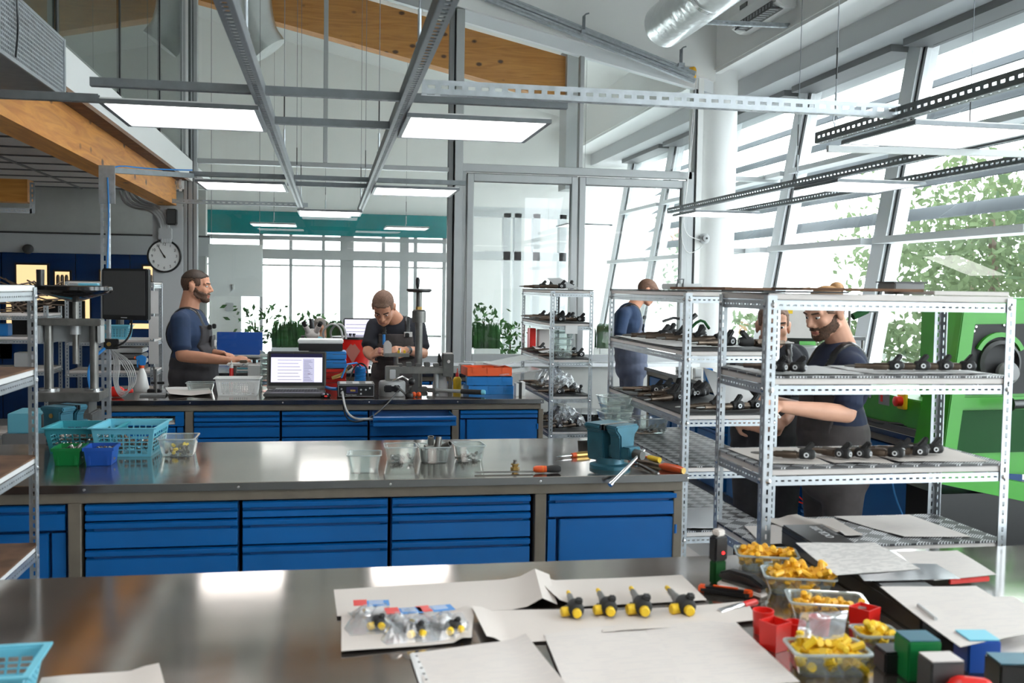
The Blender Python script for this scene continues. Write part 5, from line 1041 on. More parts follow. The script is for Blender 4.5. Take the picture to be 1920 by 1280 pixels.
for k in range(90): a = k*.62; pts.append(at(675, 6.75, .965+.0011*k) + Vector((.034*math.cos(a), .034*math.sin(a), 0)))
T('coiled_hose', [at(640, 6.6, 1.0), at(650, 6.6, 1.09), at(668, 6.65, 1.095)] + pts[::-1], .006, 'cable_blue', 'coiled light blue air hose behind the power supply', 'hose', 0)
t = thing('hose_coupling', 'brass hose coupling beside the laptop', 'coupling', at(622, 6.75, .985)); MB().cyl((0, 0, 0), (.055, 0, .02), .012, n=6).cyl((.055, 0, .02), (.10, 0, .06), .010, n=6).build('body', 'brass', t); MB().cyl((.10, 0, .06), (.13, 0, .085), .013, n=12).build('nut', 'bronze', t)
T('black_lead', [at(655, 6.6, .98), at(662, 6.62, 1.06), at(675, 6.65, 1.10), at(688, 6.62, 1.07), at(690, 6.6, .99)], .006, 'black', 'black lead arching over the power supply', 'cable')
T('blue_hose', [at(612, 6.6, .94), at(622, 6.45, .945), at(632, 6.40, .95)], .011, 'cable_blue', 'short blue hose beside the mouse', 'hose')
# pot with clamp
t = thing('clamping_fixture', 'round grey clamping fixture in front of the bending man', 'fixture', at(735, 6.45)); MB().lathe([(.082, 0), (.085, .006), (.085, .085), (.078, .095), (.06, .098)], n=28).build('pot', 'alu', t, smooth=True); MB().box(-.055, .045, -.09, -.05, .03, .075).build('cutout', 'black', t, bevel=.006); MB().box(-.045, .045, -.03, .03, .098, .19).build('clamp_block', 'iron', t, bevel=.004); MB().box(-.018, .02, -.036, .036, .11, .17).build('clamp_jaw', 'light_grey', t, bevel=.003)
MB().tube([(.0, -.05, .10), (.06, -.07, .13), (.11, -.08, .10)], .007, 8).build('lever', 'chrome', t, smooth=True); MB().ell((.118, -.08, .098), (.024, .024, .026)).build('ball_knob', 'black', t, smooth=True); MB().tube([(.02, -.09, .07), (.07, -.12, .03), (.09, -.12, .01)], .008, 8).build('lower_lever', 'cast', t, smooth=True); MB().ell((.10, -.125, .016), (.026, .02, .022)).build('lower_knob', 'black', t, smooth=True)
# column fixture with handwheel
t = thing('hand_press', 'slim press column with a black handwheel beside the bending man', 'press', at(784, 6.72)); MB().box(-.06, .06, -.05, .05, 0, .03).build('foot', 'cast', t, bevel=.004); MB().cyl((0, 0, .03), (0, 0, .46), .025, n=16).build('column', 'iron', t, smooth=True); MB().lathe([(.046, 0), (.046, .075), (.036, .085)], (0, 0, .46), n=20).build('collar', 'iron', t, smooth=True); MB().cyl((0, 0, .54), (0, 0, .565), .022, n=6).build('nut', 'brass', t); MB().cyl((0, 0, .56), (0, 0, .66), .019, n=14).build('screw', 'iron', t, smooth=True); MB().lathe([(.02, -.005), (.07, -.004), (.085, .006), (.085, .016), (.07, .02), (.02, .02)], (0, 0, .665), n=28).build('handwheel', 'black', t, smooth=True); MB().lathe([(.008, 0), (.013, .03), (.014, .06), (.008, .075)], (-.01, 0, .685), n=12).build('grip', 'black', t, smooth=True)
t = thing('vise_rail', 'machined slide rail with clamps across the rear bench', 'fixture', at(775, 6.62, 1.03)); MB().box(-.14, .22, -.035, .035, 0, .045).build('rail', 'iron', t, bevel=.003); MB().box(.19, .26, -.04, .04, -.02, .13).build('end_block', 'cast', t, bevel=.004); MB().box(.195, .255, -.035, .035, .13, .135).build('end_plate', 'shelfboard', t); MB().lathe([(.012, 0), (.01, .012)], (.225, -.04, .08), (0, -1, 0), 12).build('knob', 'shelfboard', t)
for k in range(5): MB().box(-.11+.06*k, -.075+.06*k, -.04, .03, .045, .065+.008*(k % 2)).build('clamp', 'cast', t, bevel=.003)
MB().cyl((.15, 0, -.128), (.15, 0, 0), .018, n=14).build('leg', 'alu', t, smooth=True); MB().box(-.01, .03, -.02, .02, -.128, 0).build('support', 'dark_grey', t)
t = thing('tool_holder', 'beige work holder under the hands of the bending man', 'fixture', at(728, 6.88, 1.12)); MB().box(-.03, .14, -.03, .03, .0, .025).build('arm', 'iron', t, bevel=.003); MB().prism([(-.035, 0), (.02, 0), (.02, .09), (-.008, .115), (-.035, .09)], -.02, .02, 'y').build('shield', 'shelfboard', t, bevel=.006); MB().cyl((.05, 0, -.22), (.05, 0, 0), .016, n=12).build('stem', 'iron', t); MB().box(.06, .075, -.01, .01, .025, .045).box(.10, .115, -.01, .01, .025, .045).build('yellow_pad', 'yellow', t); MB().cyl((.075, 0, .025), (.075, 0, .06), .009, n=10).build('pin', 'chrome', t)
T('screwdriver', [at(719, 6.9, 1.20), at(719, 6.9, 1.27)], .01, 'cable_blue', 'small blue handled screwdriver standing in the work holder', 'tool', 0, 10)
# red balls, bottles, torque wrench, cases
for k, px in enumerate((776, 785)): o = MB().ell((0, 0, .017), (.016, .016, .017)).build('round_handle', 'orange', loc=at(px, 6.36), smooth=True); tag(o, 'small orange-red knob on the rear bench, %s one' % ('left' if k == 0 else 'right'), 'knob', 'orange-red knobs')
t = thing('dosing_bottle', 'white dosing bottle with black spout on the rear bench', 'bottle', at(825, 6.72)); MB().lathe([(.048, 0), (.052, .008), (.052, .05), (.03, .12), (.018, .15), (.016, .165)], n=24).build('body', 'paper_white', t, smooth=True); MB().lathe([(.014, .165), (.016, .17), (.014, .19), (.006, .20)], n=12).build('neck', 'black', t, smooth=True); MB().prism([(-.02, .19), (.015, .195), (-.008, .26), (-.016, .25)], -.008, .008, 'y').build('spout', 'black', t, bevel=.003)
t = thing('oil_bottle', 'small yellow oil bottle with red nozzle', 'bottle', at(857, 6.76)); MB().lathe([(.026, 0), (.028, .006), (.028, .075), (.02, .09), (.012, .094)], n=20).build('body', 'yellow', t, smooth=True); MB().lathe([(.012, .094), (.011, .115), (.004, .125), (.003, .15)], n=12).build('nozzle', 'red', t, smooth=True)
t = thing('steel_vial', 'small steel vial beside the yellow oil bottle', 'vial', at(844, 6.78)); MB().lathe([(.014, 0), (.014, .06), (.010, .065), (.010, .08)], n=14).build('body', 'iron', t, smooth=True); MB().lathe([(.011, .08), (.009, .09)], n=12).build('cap', 'chrome', t)
a, b = at(812, 6.55, .925), at(908, 6.40, .922); d = b-a; t = thing('torque_wrench', 'torque wrench with black and blue grip', 'wrench', a, math.atan2(d.y, d.x)); L = d.length
MB().lathe([(.012, 0), (.012, L*.55)], (0, 0, 0), (1, 0, 0), 14).build('shaft', 'alu', t, smooth=True); MB().box(-.04, .02, -.02, .02, -.014, .014).build('ratchet_head', 'iron', t, bevel=.006); MB().lathe([(.015, L*.55), (.016, L*.62), (.016, L*.95)], (0, 0, 0), (1, 0, 0), 14).build('grip', 'rubber', t, smooth=True); MB().lathe([(.017, L*.95), (.017, L*1.0), (.012, L*1.02)], (0, 0, 0), (1, 0, 0), 14).build('end_cap', 'lblue', t, smooth=True)
def ocase(label, loc, mt, rz, lid, la=0):
    t = thing('assortment_case', label, 'case', loc, rz, 'open assortment cases on the rear bench'); w, d_, h = .30, .22, .055; m = MB()
    m.box(-w/2, w/2, -d_/2, d_/2, 0, .004).box(-w/2, w/2, -d_/2, -d_/2+.004, .004, h).box(-w/2, w/2, d_/2-.004, d_/2, .004, h).box(-w/2, -w/2+.004, -d_/2+.004, d_/2-.004, .004, h).box(w/2-.004, w/2, -d_/2+.004, d_/2-.004, .004, h); m.build('tray', mt, t)
    m = MB()
    for k in (-.08, 0, .08): m.box(k-.0015, k+.0015, -d_/2+.004, d_/2-.004, .004, h-.01)
    m.build('divider', mt, t)
    for k in (-.1, 0, .1): MB().box(k-.02, k+.02, -d_/2-.004, -d_/2, h-.035, h-.005).build('latch', mt, t, bevel=.002)
    if lid: o = MB().box(0, w*1.02, -d_/2, d_/2, 0, .01).build('lid', 'lid', t, loc=(w*.12, .02, h+.005)); o.rotation_euler = (0, R(-la), .25)
p = at(915, 6.62); ocase('blue assortment case with clear lid, bottom of the stack', p, 'cable_blue', R(2), False); ocase('blue assortment case, middle of the stack', p+Vector((.005, .01, .058)), 'cable_blue', R(-5), True, 6); ocase('orange assortment case with open clear lid, top of the stack', p+Vector((-.01, .03, .118)), 'orange', R(4), True, 9)
t = thing('tool_holder_block', 'white and black upright block beside the assortment cases', 'block', at(975, 6.42)); MB().box(-.03, -.012, -.02, .06, 0, .08).box(.008, .03, -.02, .06, 0, .09).build('white_side', 'white_plastic', t); MB().box(-.012, .008, -.018, .06, 0, .085).build('core', 'black', t)
# fixture in front of standing man
t = thing('work_fixture', 'flat work fixture with black knob under the standing man\'s hands', 'fixture', at(458, 7.0, .9005)); MB().box(-.11, .11, -.05, .05, .15, .165).build('plate', 'shelfboard', t, bevel=.003); MB().box(-.09, -.05, -.03, .03, 0, .15).box(.04, .07, -.03, .03, 0, .15).build('support', 'cast', t, bevel=.004); MB().box(-.05, .04, -.03, .03, .03, .10).build('web', 'dark_grey', t); MB().box(-.03, .02, -.02, .02, .165, .185).build('workpiece', 'bronze', t, bevel=.004)
MB().lathe([(.012, 0), (.012, .025), (.045, .032), (.045, .04), (.01, .045)], (.065, 0, .165), n=20).build('round_knob', 'black', t, smooth=True)
for k in (-.08, 0, .09): MB().lathe([(.008, 0), (.008, .006)], (k, -.05, .157), (0, -1, 0), 10).build('bolt', 'chrome', t)
box_thing('white_carton', 'small white carton behind the white basket', 'box', at(478, 6.9), (.09, .05, .16), 'paper_white')
# ---- bench C clutter
t = thing('red_bucket', 'red bucket with dark rim on the far bench', 'bucket', at(660, 8.4)); MB().lathe([(.13, 0), (.17, .27), (.165, .27), (.125, .01)], n=28).build('pail', 'red', t, smooth=True); MB().lathe([(.172, .262), (.172, .28), (.163, .28)], n=28).build('rim', 'black', t, smooth=True); MB().box(-.14, -.08, -.142, -.125, .05, .09).build('white_tag', 'paper_white', t)
o = MB().prism([(-.06, .17), (0, .07), (.06, .17), (0, .25)], -.162, -.160, 'y').build('diamond_mark', 'lip', t)
for k, px in enumerate((648, 656, 663)): o = MB().cyl((0, 0, 0), (0, 0, .14), .006, n=8).cyl((0, 0, .14), (0, 0, .155), .013, n=8).build('hand_punch', 'black', loc=at(px, 8.4, 1.05)); tag(o, 'black punch standing in the red bucket, %s from left' % ORD[k], 'tool', 'punches in the red bucket')
t = thing('second_monitor', 'monitor with a table on screen behind the red bucket', 'monitor', at(672, 8.72)); MB().box(-.13, .13, -.02, .02, .12, .42).build('housing', 'black', t, bevel=.006); MB().box(-.12, .12, -.023, -.02, .135, .41).build('display', 'scr', t); MB().box(-.03, .03, -.01, .03, .0, .12).build('neck', 'black', t); MB().box(-.1, .1, -.07, .08, 0, .015).build('foot', 'black', t)
for k in range(8): MB().box(-.11, .11, -.0245, -.023, .155+.03*k, .158+.03*k).build('table_line', 'scr_ink', t)
for k, (px, w, h, mt, lb) in enumerate(((650, .10, .05, 'light_grey', 'pale cable box on the far bench'), (905, .14, .08, 'white_plastic', 'white box on the far bench near the sashes'), (872, .10, .06, 'mid_grey', 'grey block on the far bench'), (820, .12, .04, 'paper_white', 'white tray on the far bench behind the bottles'))): box_thing('far_bench_box', lb, 'box', at(px, 8.3), (w, .12, h), mt)
# ---- beyond the glazing: planters, plants, boxes, desk partition
def planter(label, px0, px1, Y, base_y0, base_y1, top_y):
    a, b = PY(px0, base_y0, Y), PY(px1, base_y1, Y); t = thing('grass_planter', label, 'planter', ((a.x+b.x)/2, Y, b.z), 0, 'tall grass planters behind the glazing'); w = b.x-a.x; h = a.z-b.z; gh = PY(px0, top_y, Y).z-a.z
    MB().box(-w/2, w/2, -.15, .15, 0, h).build('trough', 'white_plastic', t, bevel=.01); m = MB(); rr = random.Random(px0); vs = []; fs = []
    for i in range(420):
        x, y, hh = rr.uniform(-w/2+.01, w/2-.01), rr.uniform(-.13, .13), gh*rr.uniform(.55, 1.05); s = .005; l = rr.gauss(0, .012); k = len(vs)
        vs += [(x-s, y, h-.02), (x+s, y, h-.02), (x+l+s*.6, y+l, h+hh), (x+l-s*.6, y+l, h+hh)]; fs.append((k, k+1, k+2, k+3))
    m._add(vs, fs); o = m.build('grass', 'grass', t); o['kind'] = 'stuff'
    MB().box(-w/2, w/2, -.10, .10, -b.z, 0).build('stand', 'light_grey', t)
planter('grass planter behind the laptop, leftmost', 510, 578, 11.6, 650, 690, 602); planter('grass planter behind the microscope', 612, 662, 11.6, 650, 692, 602)
planter('grass planter seen through the left sash', 886, 934, 11.6, 652, 682, 606); planter('grass planter seen right of the far rack', 1118, 1150, 11.6, 652, 690, 608)
def bush(label, loc, h, r, n=260):
    t = thing('potted_plant', label, 'plant', loc, 0, 'leafy plants behind the glazing'); MB().lathe([(.10, 0), (.13, .22), (.12, .22), (.09, .02)], n=16).build('pot', 'shelfboard', t, smooth=True); m = MB(); vs = []; fs = []
    for i in range(n):
        q = np.array([rng.normal()*r*.5, rng.normal()*r*.4, .3+rng.uniform(0, 1)*h]); a = rng.normal(size=3); a /= np.linalg.norm(a); b = np.cross(a, rng.normal(size=3)); b /= np.linalg.norm(b); s = rng.uniform(.03, .06); k = len(vs); vs += [tuple(q-a*s), tuple(q+b*s*.45), tuple(q+a*s), tuple(q-b*s*.45)]; fs.append((k, k+1, k+2, k+3))
    m._add(vs, fs); o = m.build('leaves', 'leaf_dark', t); o['kind'] = 'stuff'; MB().tube([(0, 0, .2), (.02, 0, .5*h), (0, 0, .3+h*.8)], .012, 6).build('stem', 'bark', t)
for px, Y, h, r_, lb in ((478, 12.4, 1.05, .35, 'leafy plant behind the glazing beside the pale wall'), (585, 12.6, .95, .3, 'leafy plant between the two left grass planters'), (905, 12.4, 1.1, .3, 'leafy plant behind the planter in the left sash'), (955, 12.6, .9, .25, 'leafy plant beside the far rack')): bush(lb, PY(px, 700, Y)*Vector((1, 1, 0)) if False else Vector((PY(px, 700, Y).x, Y, 0)), h, r_)
a, b = PY(407, 622, 11.0), PY(492, 690, 11.0); t = thing('desk_partition', 'blue desk partition behind the standing man\'s hands', 'partition', ((a.x+b.x)/2, 11.0, 0)); w = b.x-a.x
MB().box(-w/2, w/2, -.02, .02, .5, a.z).build('panel', 'blue_bin', t, bevel=.004); MB().box(-w/2+.03, -w/2+.07, -.03, .03, 0, .5).box(w/2-.07, w/2-.03, -.03, .03, 0, .5).build('leg', 'alu', t)
for k in range(6): o = MB().box(-.16, .16, -.11, .11, 0, .006).build('paper_stack', 'lblue' if k % 2 else 'paper_white', loc=at(470, 8.5, .9005+.012*k), rotz=R(3*k-8)); tag(o, 'sheaf of papers stacked on the far bench, %s from bottom' % ORD[k], 'papers', 'paper stack on the far bench')
box_thing('card_file', 'small dark box with cards behind the clear cups', 'box', at(495, 8.35), (.09, .09, .09), 'dark_grey'); box_thing('index_cards', 'cream cards standing in the small dark box', 'cards', at(495, 8.35, .992), (.07, .06, .045), 'paper')
# ================================================================ RACK CONTENTS
def pile(n, x0, x1, y0, y1, z, lab, group, rz=None, s=1.15, cols=None, kind='dark'):
    for i in range(n):
        c = cols or n; fx = (i % c + .5)/c; fy = (i//c + .5)/math.ceil(n/c)
        put_inj((x0+(x1-x0)*fx+jit(.008), y0+(y1-y0)*fy+jit(.01), z), (rz if rz is not None else 0)+jit(.25), lab % ORD[i], kind, group, s)
def zz_(z): return z+.0065
# near rack (shelf 2: pair at left, four at right; shelf 3: three + cluster)
S2, S3 = zz_(RZ1[1]), zz_(RZ1[2])
sheet('white paper towel on the middle shelf of the near rack, left', None, world=[Vector((1.20, 2.64, S2)), Vector((1.50, 2.64, S2)), Vector((1.50, 2.93, S2)), Vector((1.20, 2.93, S2))], mt='paper_white', curl=.004, cat='paper towel', name='paper_towel')
sheet('white paper towel on the middle shelf of the near rack, right', None, world=[Vector((1.54, 2.66, S2)), Vector((1.92, 2.66, S2)), Vector((1.92, 2.93, S2)), Vector((1.54, 2.93, S2))], mt='paper_white', curl=.004, cat='paper towel', name='paper_towel')
for i, (x, y, rz) in enumerate(((1.235, 2.68, -60), (1.285, 2.67, -50), (1.615, 2.72, -12), (1.70, 2.72, -14), (1.775, 2.72, -12), (1.85, 2.72, -12))):
    put_inj((x, y, S2+.006), R(rz), 'black headed injector on the middle shelf of the near rack, %s from left' % ORD[i], group='injectors on the near rack', s=1.05)
for k, (x0, x1) in enumerate(((1.22, 1.40), (1.42, 1.60), (1.62, 1.90))):
    sheet('printed form under the injectors on the third shelf of the near rack, %s from left' % ORD[k], None, world=[Vector((x0, 2.64, S3)), Vector((x1, 2.63, S3)), Vector((x1+.02, 2.92, S3)), Vector((x0-.01, 2.92, S3))], mt='paper', curl=.004)
for i, (x, y, rz) in enumerate(((1.325, 2.69, -25), (1.455, 2.71, -62), (1.515, 2.71, -55), (1.61, 2.70, -35), (1.665, 2.75, -30), (1.70, 2.72, -24), (1.73, 2.76, -22), (1.77, 2.75, -15))):
    put_inj((x, y, S3+.006), R(rz), 'black headed injector on the third shelf of the near rack, %s from left' % ORD[i], group='injectors on the near rack', s=1.1)
def card(label, pts, z, h=.008, mt='cardboard'):
    m = MB(); m.prism(pts, z, z+h); tag(m.build('cardboard_sheet', mt, bevel=.001, seg=1), label, 'cardboard')
card('dark cardboard lying on top of the near rack, left part', [(1.17, 2.60), (1.42, 2.59), (1.44, 2.94), (1.19, 2.95)], 1.5985, .006, 'mat_black'); card('brown cardboard lying on top of the near rack, middle', [(1.30, 2.63), (1.66, 2.61), (1.70, 2.93), (1.34, 2.92)], 1.6065, .008)
card('tan corrugated cardboard on top of the near rack, right', [(1.70, 2.62), (1.93, 2.61), (1.94, 2.93), (1.72, 2.92)], 1.5985, .012, 'shelfboard')
t = thing('metal_case', 'grey metal case on top of the near rack', 'case', (1.74, 2.86, 1.612)); MB().box(-.05, .05, -.05, .05, 0, .022).build('body', 'mid_grey', t, bevel=.003); MB().box(-.055, .056, -.052, .052, .022, .026).build('lid', 'dark_grey', t)
# rack at the end of the middle bench
S2, S3, S4, S5 = zz_(RZ2[1]), zz_(RZ2[2]), zz_(RZ2[3]), zz_(RZ2[4])
sheet('white paper under the injectors on the second shelf beside the middle bench', None, world=[Vector((1.42, 4.0, S2)), Vector((1.72, 4.0, S2)), Vector((1.72, 4.9, S2)), Vector((1.42, 4.9, S2))], mt='paper_white', curl=.006)
for i, (x, y, rz) in enumerate(((1.52, 4.55, 5), (1.55, 4.42, 4), (1.60, 4.30, 6), (1.66, 4.20, 10), (1.62, 4.70, 30), (1.70, 4.50, 40))):
    put_inj((x, y, S2+.008), R(rz), 'bronze injector on the second shelf beside the middle bench, %s from the far end' % ORD[i], group='injectors beside the middle bench', s=1.5)
for i, (x, y, rz) in enumerate(((1.60, 3.95, 20), (1.74, 3.93, 180))): put_inj((x, y, S2+.008), R(rz), 'large black headed injector at the front of the second shelf, %s' % ('left' if i == 0 else 'right'), group='injectors beside the middle bench', s=1.5)
for i in range(11):
    put_inj((1.50+.05*(i % 5)+jit(.02), 4.60-.14*(i//5)*1.2+jit(.05), S3+.004), R(-30+25*(i % 4)+jit(10)), 'dark injector heaped on the third shelf beside the middle bench, %s of the heap' % ORD[i], group='injectors heaped beside the middle bench', s=1.45)
for i, (x, y) in enumerate(((1.55, 3.95), (1.63, 3.92), (1.72, 3.95))): put_inj((x, y, S3+.004), R(12), 'dark injector at the front of the third shelf beside the middle bench, %s from left' % ORD[i], group='injectors beside the middle bench', s=1.4)
card('brown board on top of the rack beside the middle bench', [(1.58, 3.88), (1.80, 3.88), (1.80, 4.55), (1.58, 4.55)], 1.605, .012)
t = thing('aluminium_case', 'flat aluminium case with handle on top of the rack beside the middle bench', 'case', (PY(1283, 530, 4.7).x, 4.75, 1.6045), 0); MB().box(-.065, .075, -.10, .10, 0, .03).build('body', 'alu', t, bevel=.004); MB().tube([(-.055, -.10, .01), (-.055, -.11, .05), (-.025, -.11, .05), (-.025, -.10, .01)], .004, 6).build('handle', 'galv_dark', t)
glassbox('glass box under the crumpled bag on the tread shelf', (1.56, 4.78, S4), .17, .14, .08, .2)
m = MB(); g = []; n = 12; rr = random.Random(5)
for j in range(n+1):
    for i in range(n+1):
        u, v = i/n*2-1, j/n*2-1; r2 = u*u+v*v; g.append((u*.12+rr.gauss(0, .004), v*.10+rr.gauss(0, .004), .075+.085*max(0, 1-r2*.8)+rr.gauss(0, .007)))
m._add(g, [(j*(n+1)+i, j*(n+1)+i+1, (j+1)*(n+1)+i+1, (j+1)*(n+1)+i) for j in range(n) for i in range(n)]); o = m.build('crumpled_bag', 'poly', loc=(1.57, 4.78, S4+.01)); tag(o, 'crumpled pale plastic bag on the glass box of the tread shelf', 'bag')
for i in range(4): put_inj((1.53+.03*i, 4.74+.02*(i % 2), S4+.006), R(20*i-20), 'white bodied injector inside the bagged glass box, %s' % ORD[i], group='injectors in the bagged box', s=.9)
sheet('white pages on the lowest tread shelf beside the middle bench', None, world=[Vector((1.42, 3.87, S5)), Vector((1.60, 3.87, S5)), Vector((1.72, 4.25, S5)), Vector((1.44, 4.25, S5))], mt='paper_white', curl=.012)
tag(MB().box(-.07, .07, -.05, .05, 0, .03).build('black_pouch', 'black', loc=(1.52, 4.35, S5), bevel=.008), 'black pouch behind the white pages on the lowest tread shelf', 'pouch')
for k in range(3):
    m = MB(); g = []
    for j in range(9):
        for i in range(9): u, v = i/4-1, j/4-1; g.append((u*.08+rr.gauss(0, .006), v*.08+rr.gauss(0, .006), .01+.10*max(0, 1-(u*u+v*v)*.6)+rr.gauss(0, .014)))
    m._add(g, [(j*9+i, j*9+i+1, (j+1)*9+i+1, (j+1)*9+i) for j in range(8) for i in range(8)]); o = m.build('crumpled_bag', 'poly', loc=(1.50+.09*k, 4.0+.06*k, .3065)); tag(o, 'crumpled clear bag on the bottom shelf beside the middle bench, %s' % ORD[k], 'bag', 'bags on the bottom shelf')
# far rack
for si, (n, lab) in enumerate(((5, 'dark part on top of the far rack, %s'), (9, 'dark injector on the second shelf of the far rack, %s'), (6, 'dark injector on the third shelf of the far rack, %s'), (12, 'dark injector on the fourth shelf of the far rack, %s'), (10, 'dark injector on the fifth shelf of the far rack, %s'))):
    z = zz_(RZ3[si])
    for i in range(n): put_inj((1.61+.19*((i*.37) % 1), 7.10+.9*((i*.61) % 1), z+.004), R(random.uniform(-60, 60)), lab % ORD[i], group='injectors on the far rack', s=1.4)
o = sheet('tilted white sheet among parts on top of the far rack', None, world=[Vector((1.64, 7.15, 1.60)), Vector((1.80, 7.2, 1.605)), Vector((1.70, 7.4, 1.68)), Vector((1.60, 7.38, 1.675))], mt='light_grey', curl=.002)
for k in range(5): glassbox('glass box in the stack on the far rack, %s from bottom' % ORD[k], (1.66, 7.12, zz_(RZ3[2])+.044*k), .15, .13, .055, R(2*k), group='stacked glass boxes on the far rack')
sheet('papers on the third shelf of the far rack', None, world=[Vector((1.60, 7.5, 1.105)), Vector((1.80, 7.5, 1.105)), Vector((1.82, 7.9, 1.12)), Vector((1.6, 7.9, 1.12))], mt='paper_white', curl=.02)
for k in range(5):
    m = MB(); g = []
    for j in range(9):
        for i in range(9): u, v = i/4-1, j/4-1; g.append((u*.10+rr.gauss(0, .007), v*.10+rr.gauss(0, .007), .02+.13*max(0, 1-(u*u+v*v)*.55)+rr.gauss(0, .015)))
    m._add(g, [(j*9+i, j*9+i+1, (j+1)*9+i+1, (j+1)*9+i) for j in range(8) for i in range(8)]); o = m.build('crumpled_bag', 'poly', loc=(1.68+.05*(k % 2), 7.13+.25*(k//2), zz_(RZ3[3 + k % 2]))); tag(o, 'clear bag of parts on the %s shelf of the far rack, %s' % (('fourth', 'fifth')[k % 2], ORD[k//2]), 'bag', 'bags on the far rack')
p = PY(1010, 620, 8.6); box_thing('beige_carton', 'beige carton at the back of the far rack', 'box', (1.70, 7.95, zz_(RZ3[2])), (.09, .10, .17), 'shelfboard'); box_thing('red_binder', 'red binder at the back of the far rack', 'binder', (1.605, 7.95, zz_(RZ3[2])), (.05, .1, .18), 'red')
tag(MB().box(-.045, .045, -.002, .002, -.03, .03).build('shelf_label', 'paper_white', loc=(1.70, 6.992, 1.31)), 'white label on the second shelf edge of the far rack', 'label')
t = thing('waste_bin', 'round black waste bin behind the far rack', 'bin', (2.1, 7.9, 0)); MB().lathe([(.17, 0), (.21, .60), (.20, .60), (.16, .02)], n=24).build('drum', 'black', t, smooth=True); MB().lathe([(.215, .59), (.215, .61), (.198, .61)], n=24).build('rim', 'black_gloss', t, smooth=True)
# left rack contents
card('brown cardboard on top of the left rack', [(-1.34, 2.62), (-.93, 2.6), (-.95, 3.15), (-1.34, 3.2)], 1.586, .014)
tag(MB().box(-.06, .06, -.05, .05, 0, .02).build('pale_cloth', 'lblue', loc=(-1.0, 2.95, 1.6005), bevel=.006), 'pale green cloth on the cardboard of the left rack', 'cloth')
glassbox('glass box on the third shelf of the left rack', (-1.03, 2.90, zz_(RZL[2])), .17, .14, .075); tag(MB().caps((-.99, 2.80, zz_(RZL[2])+.02), (-.95, 2.86, zz_(RZL[2])+.05), .02, .014).build('black_grip', 'black', smooth=True), 'black grip beside the glass box on the left rack', 'tool'); tag(MB().caps((-1.02, 2.72, zz_(RZL[2])+.01), (-.92, 2.78, zz_(RZL[2])+.01), .008, .008).build('blue_tube', 'cable_blue', smooth=True), 'blue tube on the third shelf of the left rack', 'tube')
# racks behind the press
basket('blue plastic basket on the rack behind the monitor', (-1.60, 8.08, RZB[1]+.001), .22, .2, .10, 0, 'lblue', group='blue plastic baskets')
for i in range(4): box_thing('document_tray', 'grey document tray on the low shelf behind the monitor, %s from bottom' % ORD[i], 'tray', (-1.55, 8.12, RZB[2]+.001+.045*i), (.32, .26, .035), ('dark_grey', 'light_grey', 'mid_grey', 'white_plastic')[i], 0, .006, 'document trays')
for k in range(3): tag(MB().box(-.035, .035, -.001, .001, -.085, .085).build('pinned_note', 'paper_white', loc=(-1.30, 7.94, 1.45-.19*k), rotz=R(4*k-3)), 'white note hanging on the rack post by the monitor, %s from top' % ORD[k], 'note', 'notes on the rack post')
m = MB()
for i in range(60):
    a = Vector((random.uniform(-.18, .10), random.uniform(-.1, .1), random.uniform(.0, .2))); m.tube([a, a+Vector((random.uniform(-.18, .18), random.uniform(-.06, .06), random.uniform(-.02, .09)))], .006, 5)
o = m.build('metal_rod_bundle', 'bronze', loc=(-2.15, 7.95, RZC[0]+.003)); tag(o, 'tangled bundle of bronze rods and tubes behind the press', 'rods'); o['kind'] = 'stuff'
t = thing('small_plant', 'small bright green grass pot behind the press', 'plant', (-1.62, 8.35, RZC[0]-.04)); MB().lathe([(.05, 0), (.06, .07), (.055, .07), (.04, .01)], n=16).build('pot', 'white_plastic', t, smooth=True); m = MB(); vs = []; fs = []
for i in range(400):
    a = random.uniform(0, 6.28); r_ = random.uniform(0, .06); l = random.uniform(.03, .09); k = len(vs); vs += [(r_*math.cos(a)-.003, r_*math.sin(a), .06), (r_*math.cos(a)+.003, r_*math.sin(a), .06), (1.7*r_*math.cos(a)+jit(.02), 1.7*r_*math.sin(a), .09+l)]; fs.append((k, k+1, k+2))
m._add(vs, fs); o = m.build('blades', 'leaf', t); o['kind'] = 'stuff'; MB().cyl((0, 0, -.3), (0, 0, 0), .03, n=10).build('riser', 'dark_grey', t)
for i in range(6): box_thing('supply_box', 'small box on the racks behind the press, %s from left' % ORD[i], 'box', (-2.85+.16*i, 7.95, (RZC[1] if i % 2 else RZC[2])+.001), (.12, .12, .09+.02*(i % 3)), ('white_plastic', 'mid_grey', 'dark_grey', 'cable_blue', 'light_grey', 'black')[i], 0, .006, 'supply boxes')
box_thing('blue_crate', 'low light blue crate behind the press', 'crate', (-1.72, 6.6, .68), (.35, .3, .12), 'lblue'); box_thing('crate_stand', 'grey stand under the light blue crate', 'stand', (-1.72, 6.6, 0), (.4, .35, .68), 'mid_grey')
sheet('calendar sheet at the left edge on the blue panels', None, world=[bx(0, 632, 12.36), bx(22, 632, 12.36), bx(22, 672, 12.36), bx(0, 672, 12.36)], mt='print_dark', curl=.0, n=2, cat='poster', name='wall_sheet')
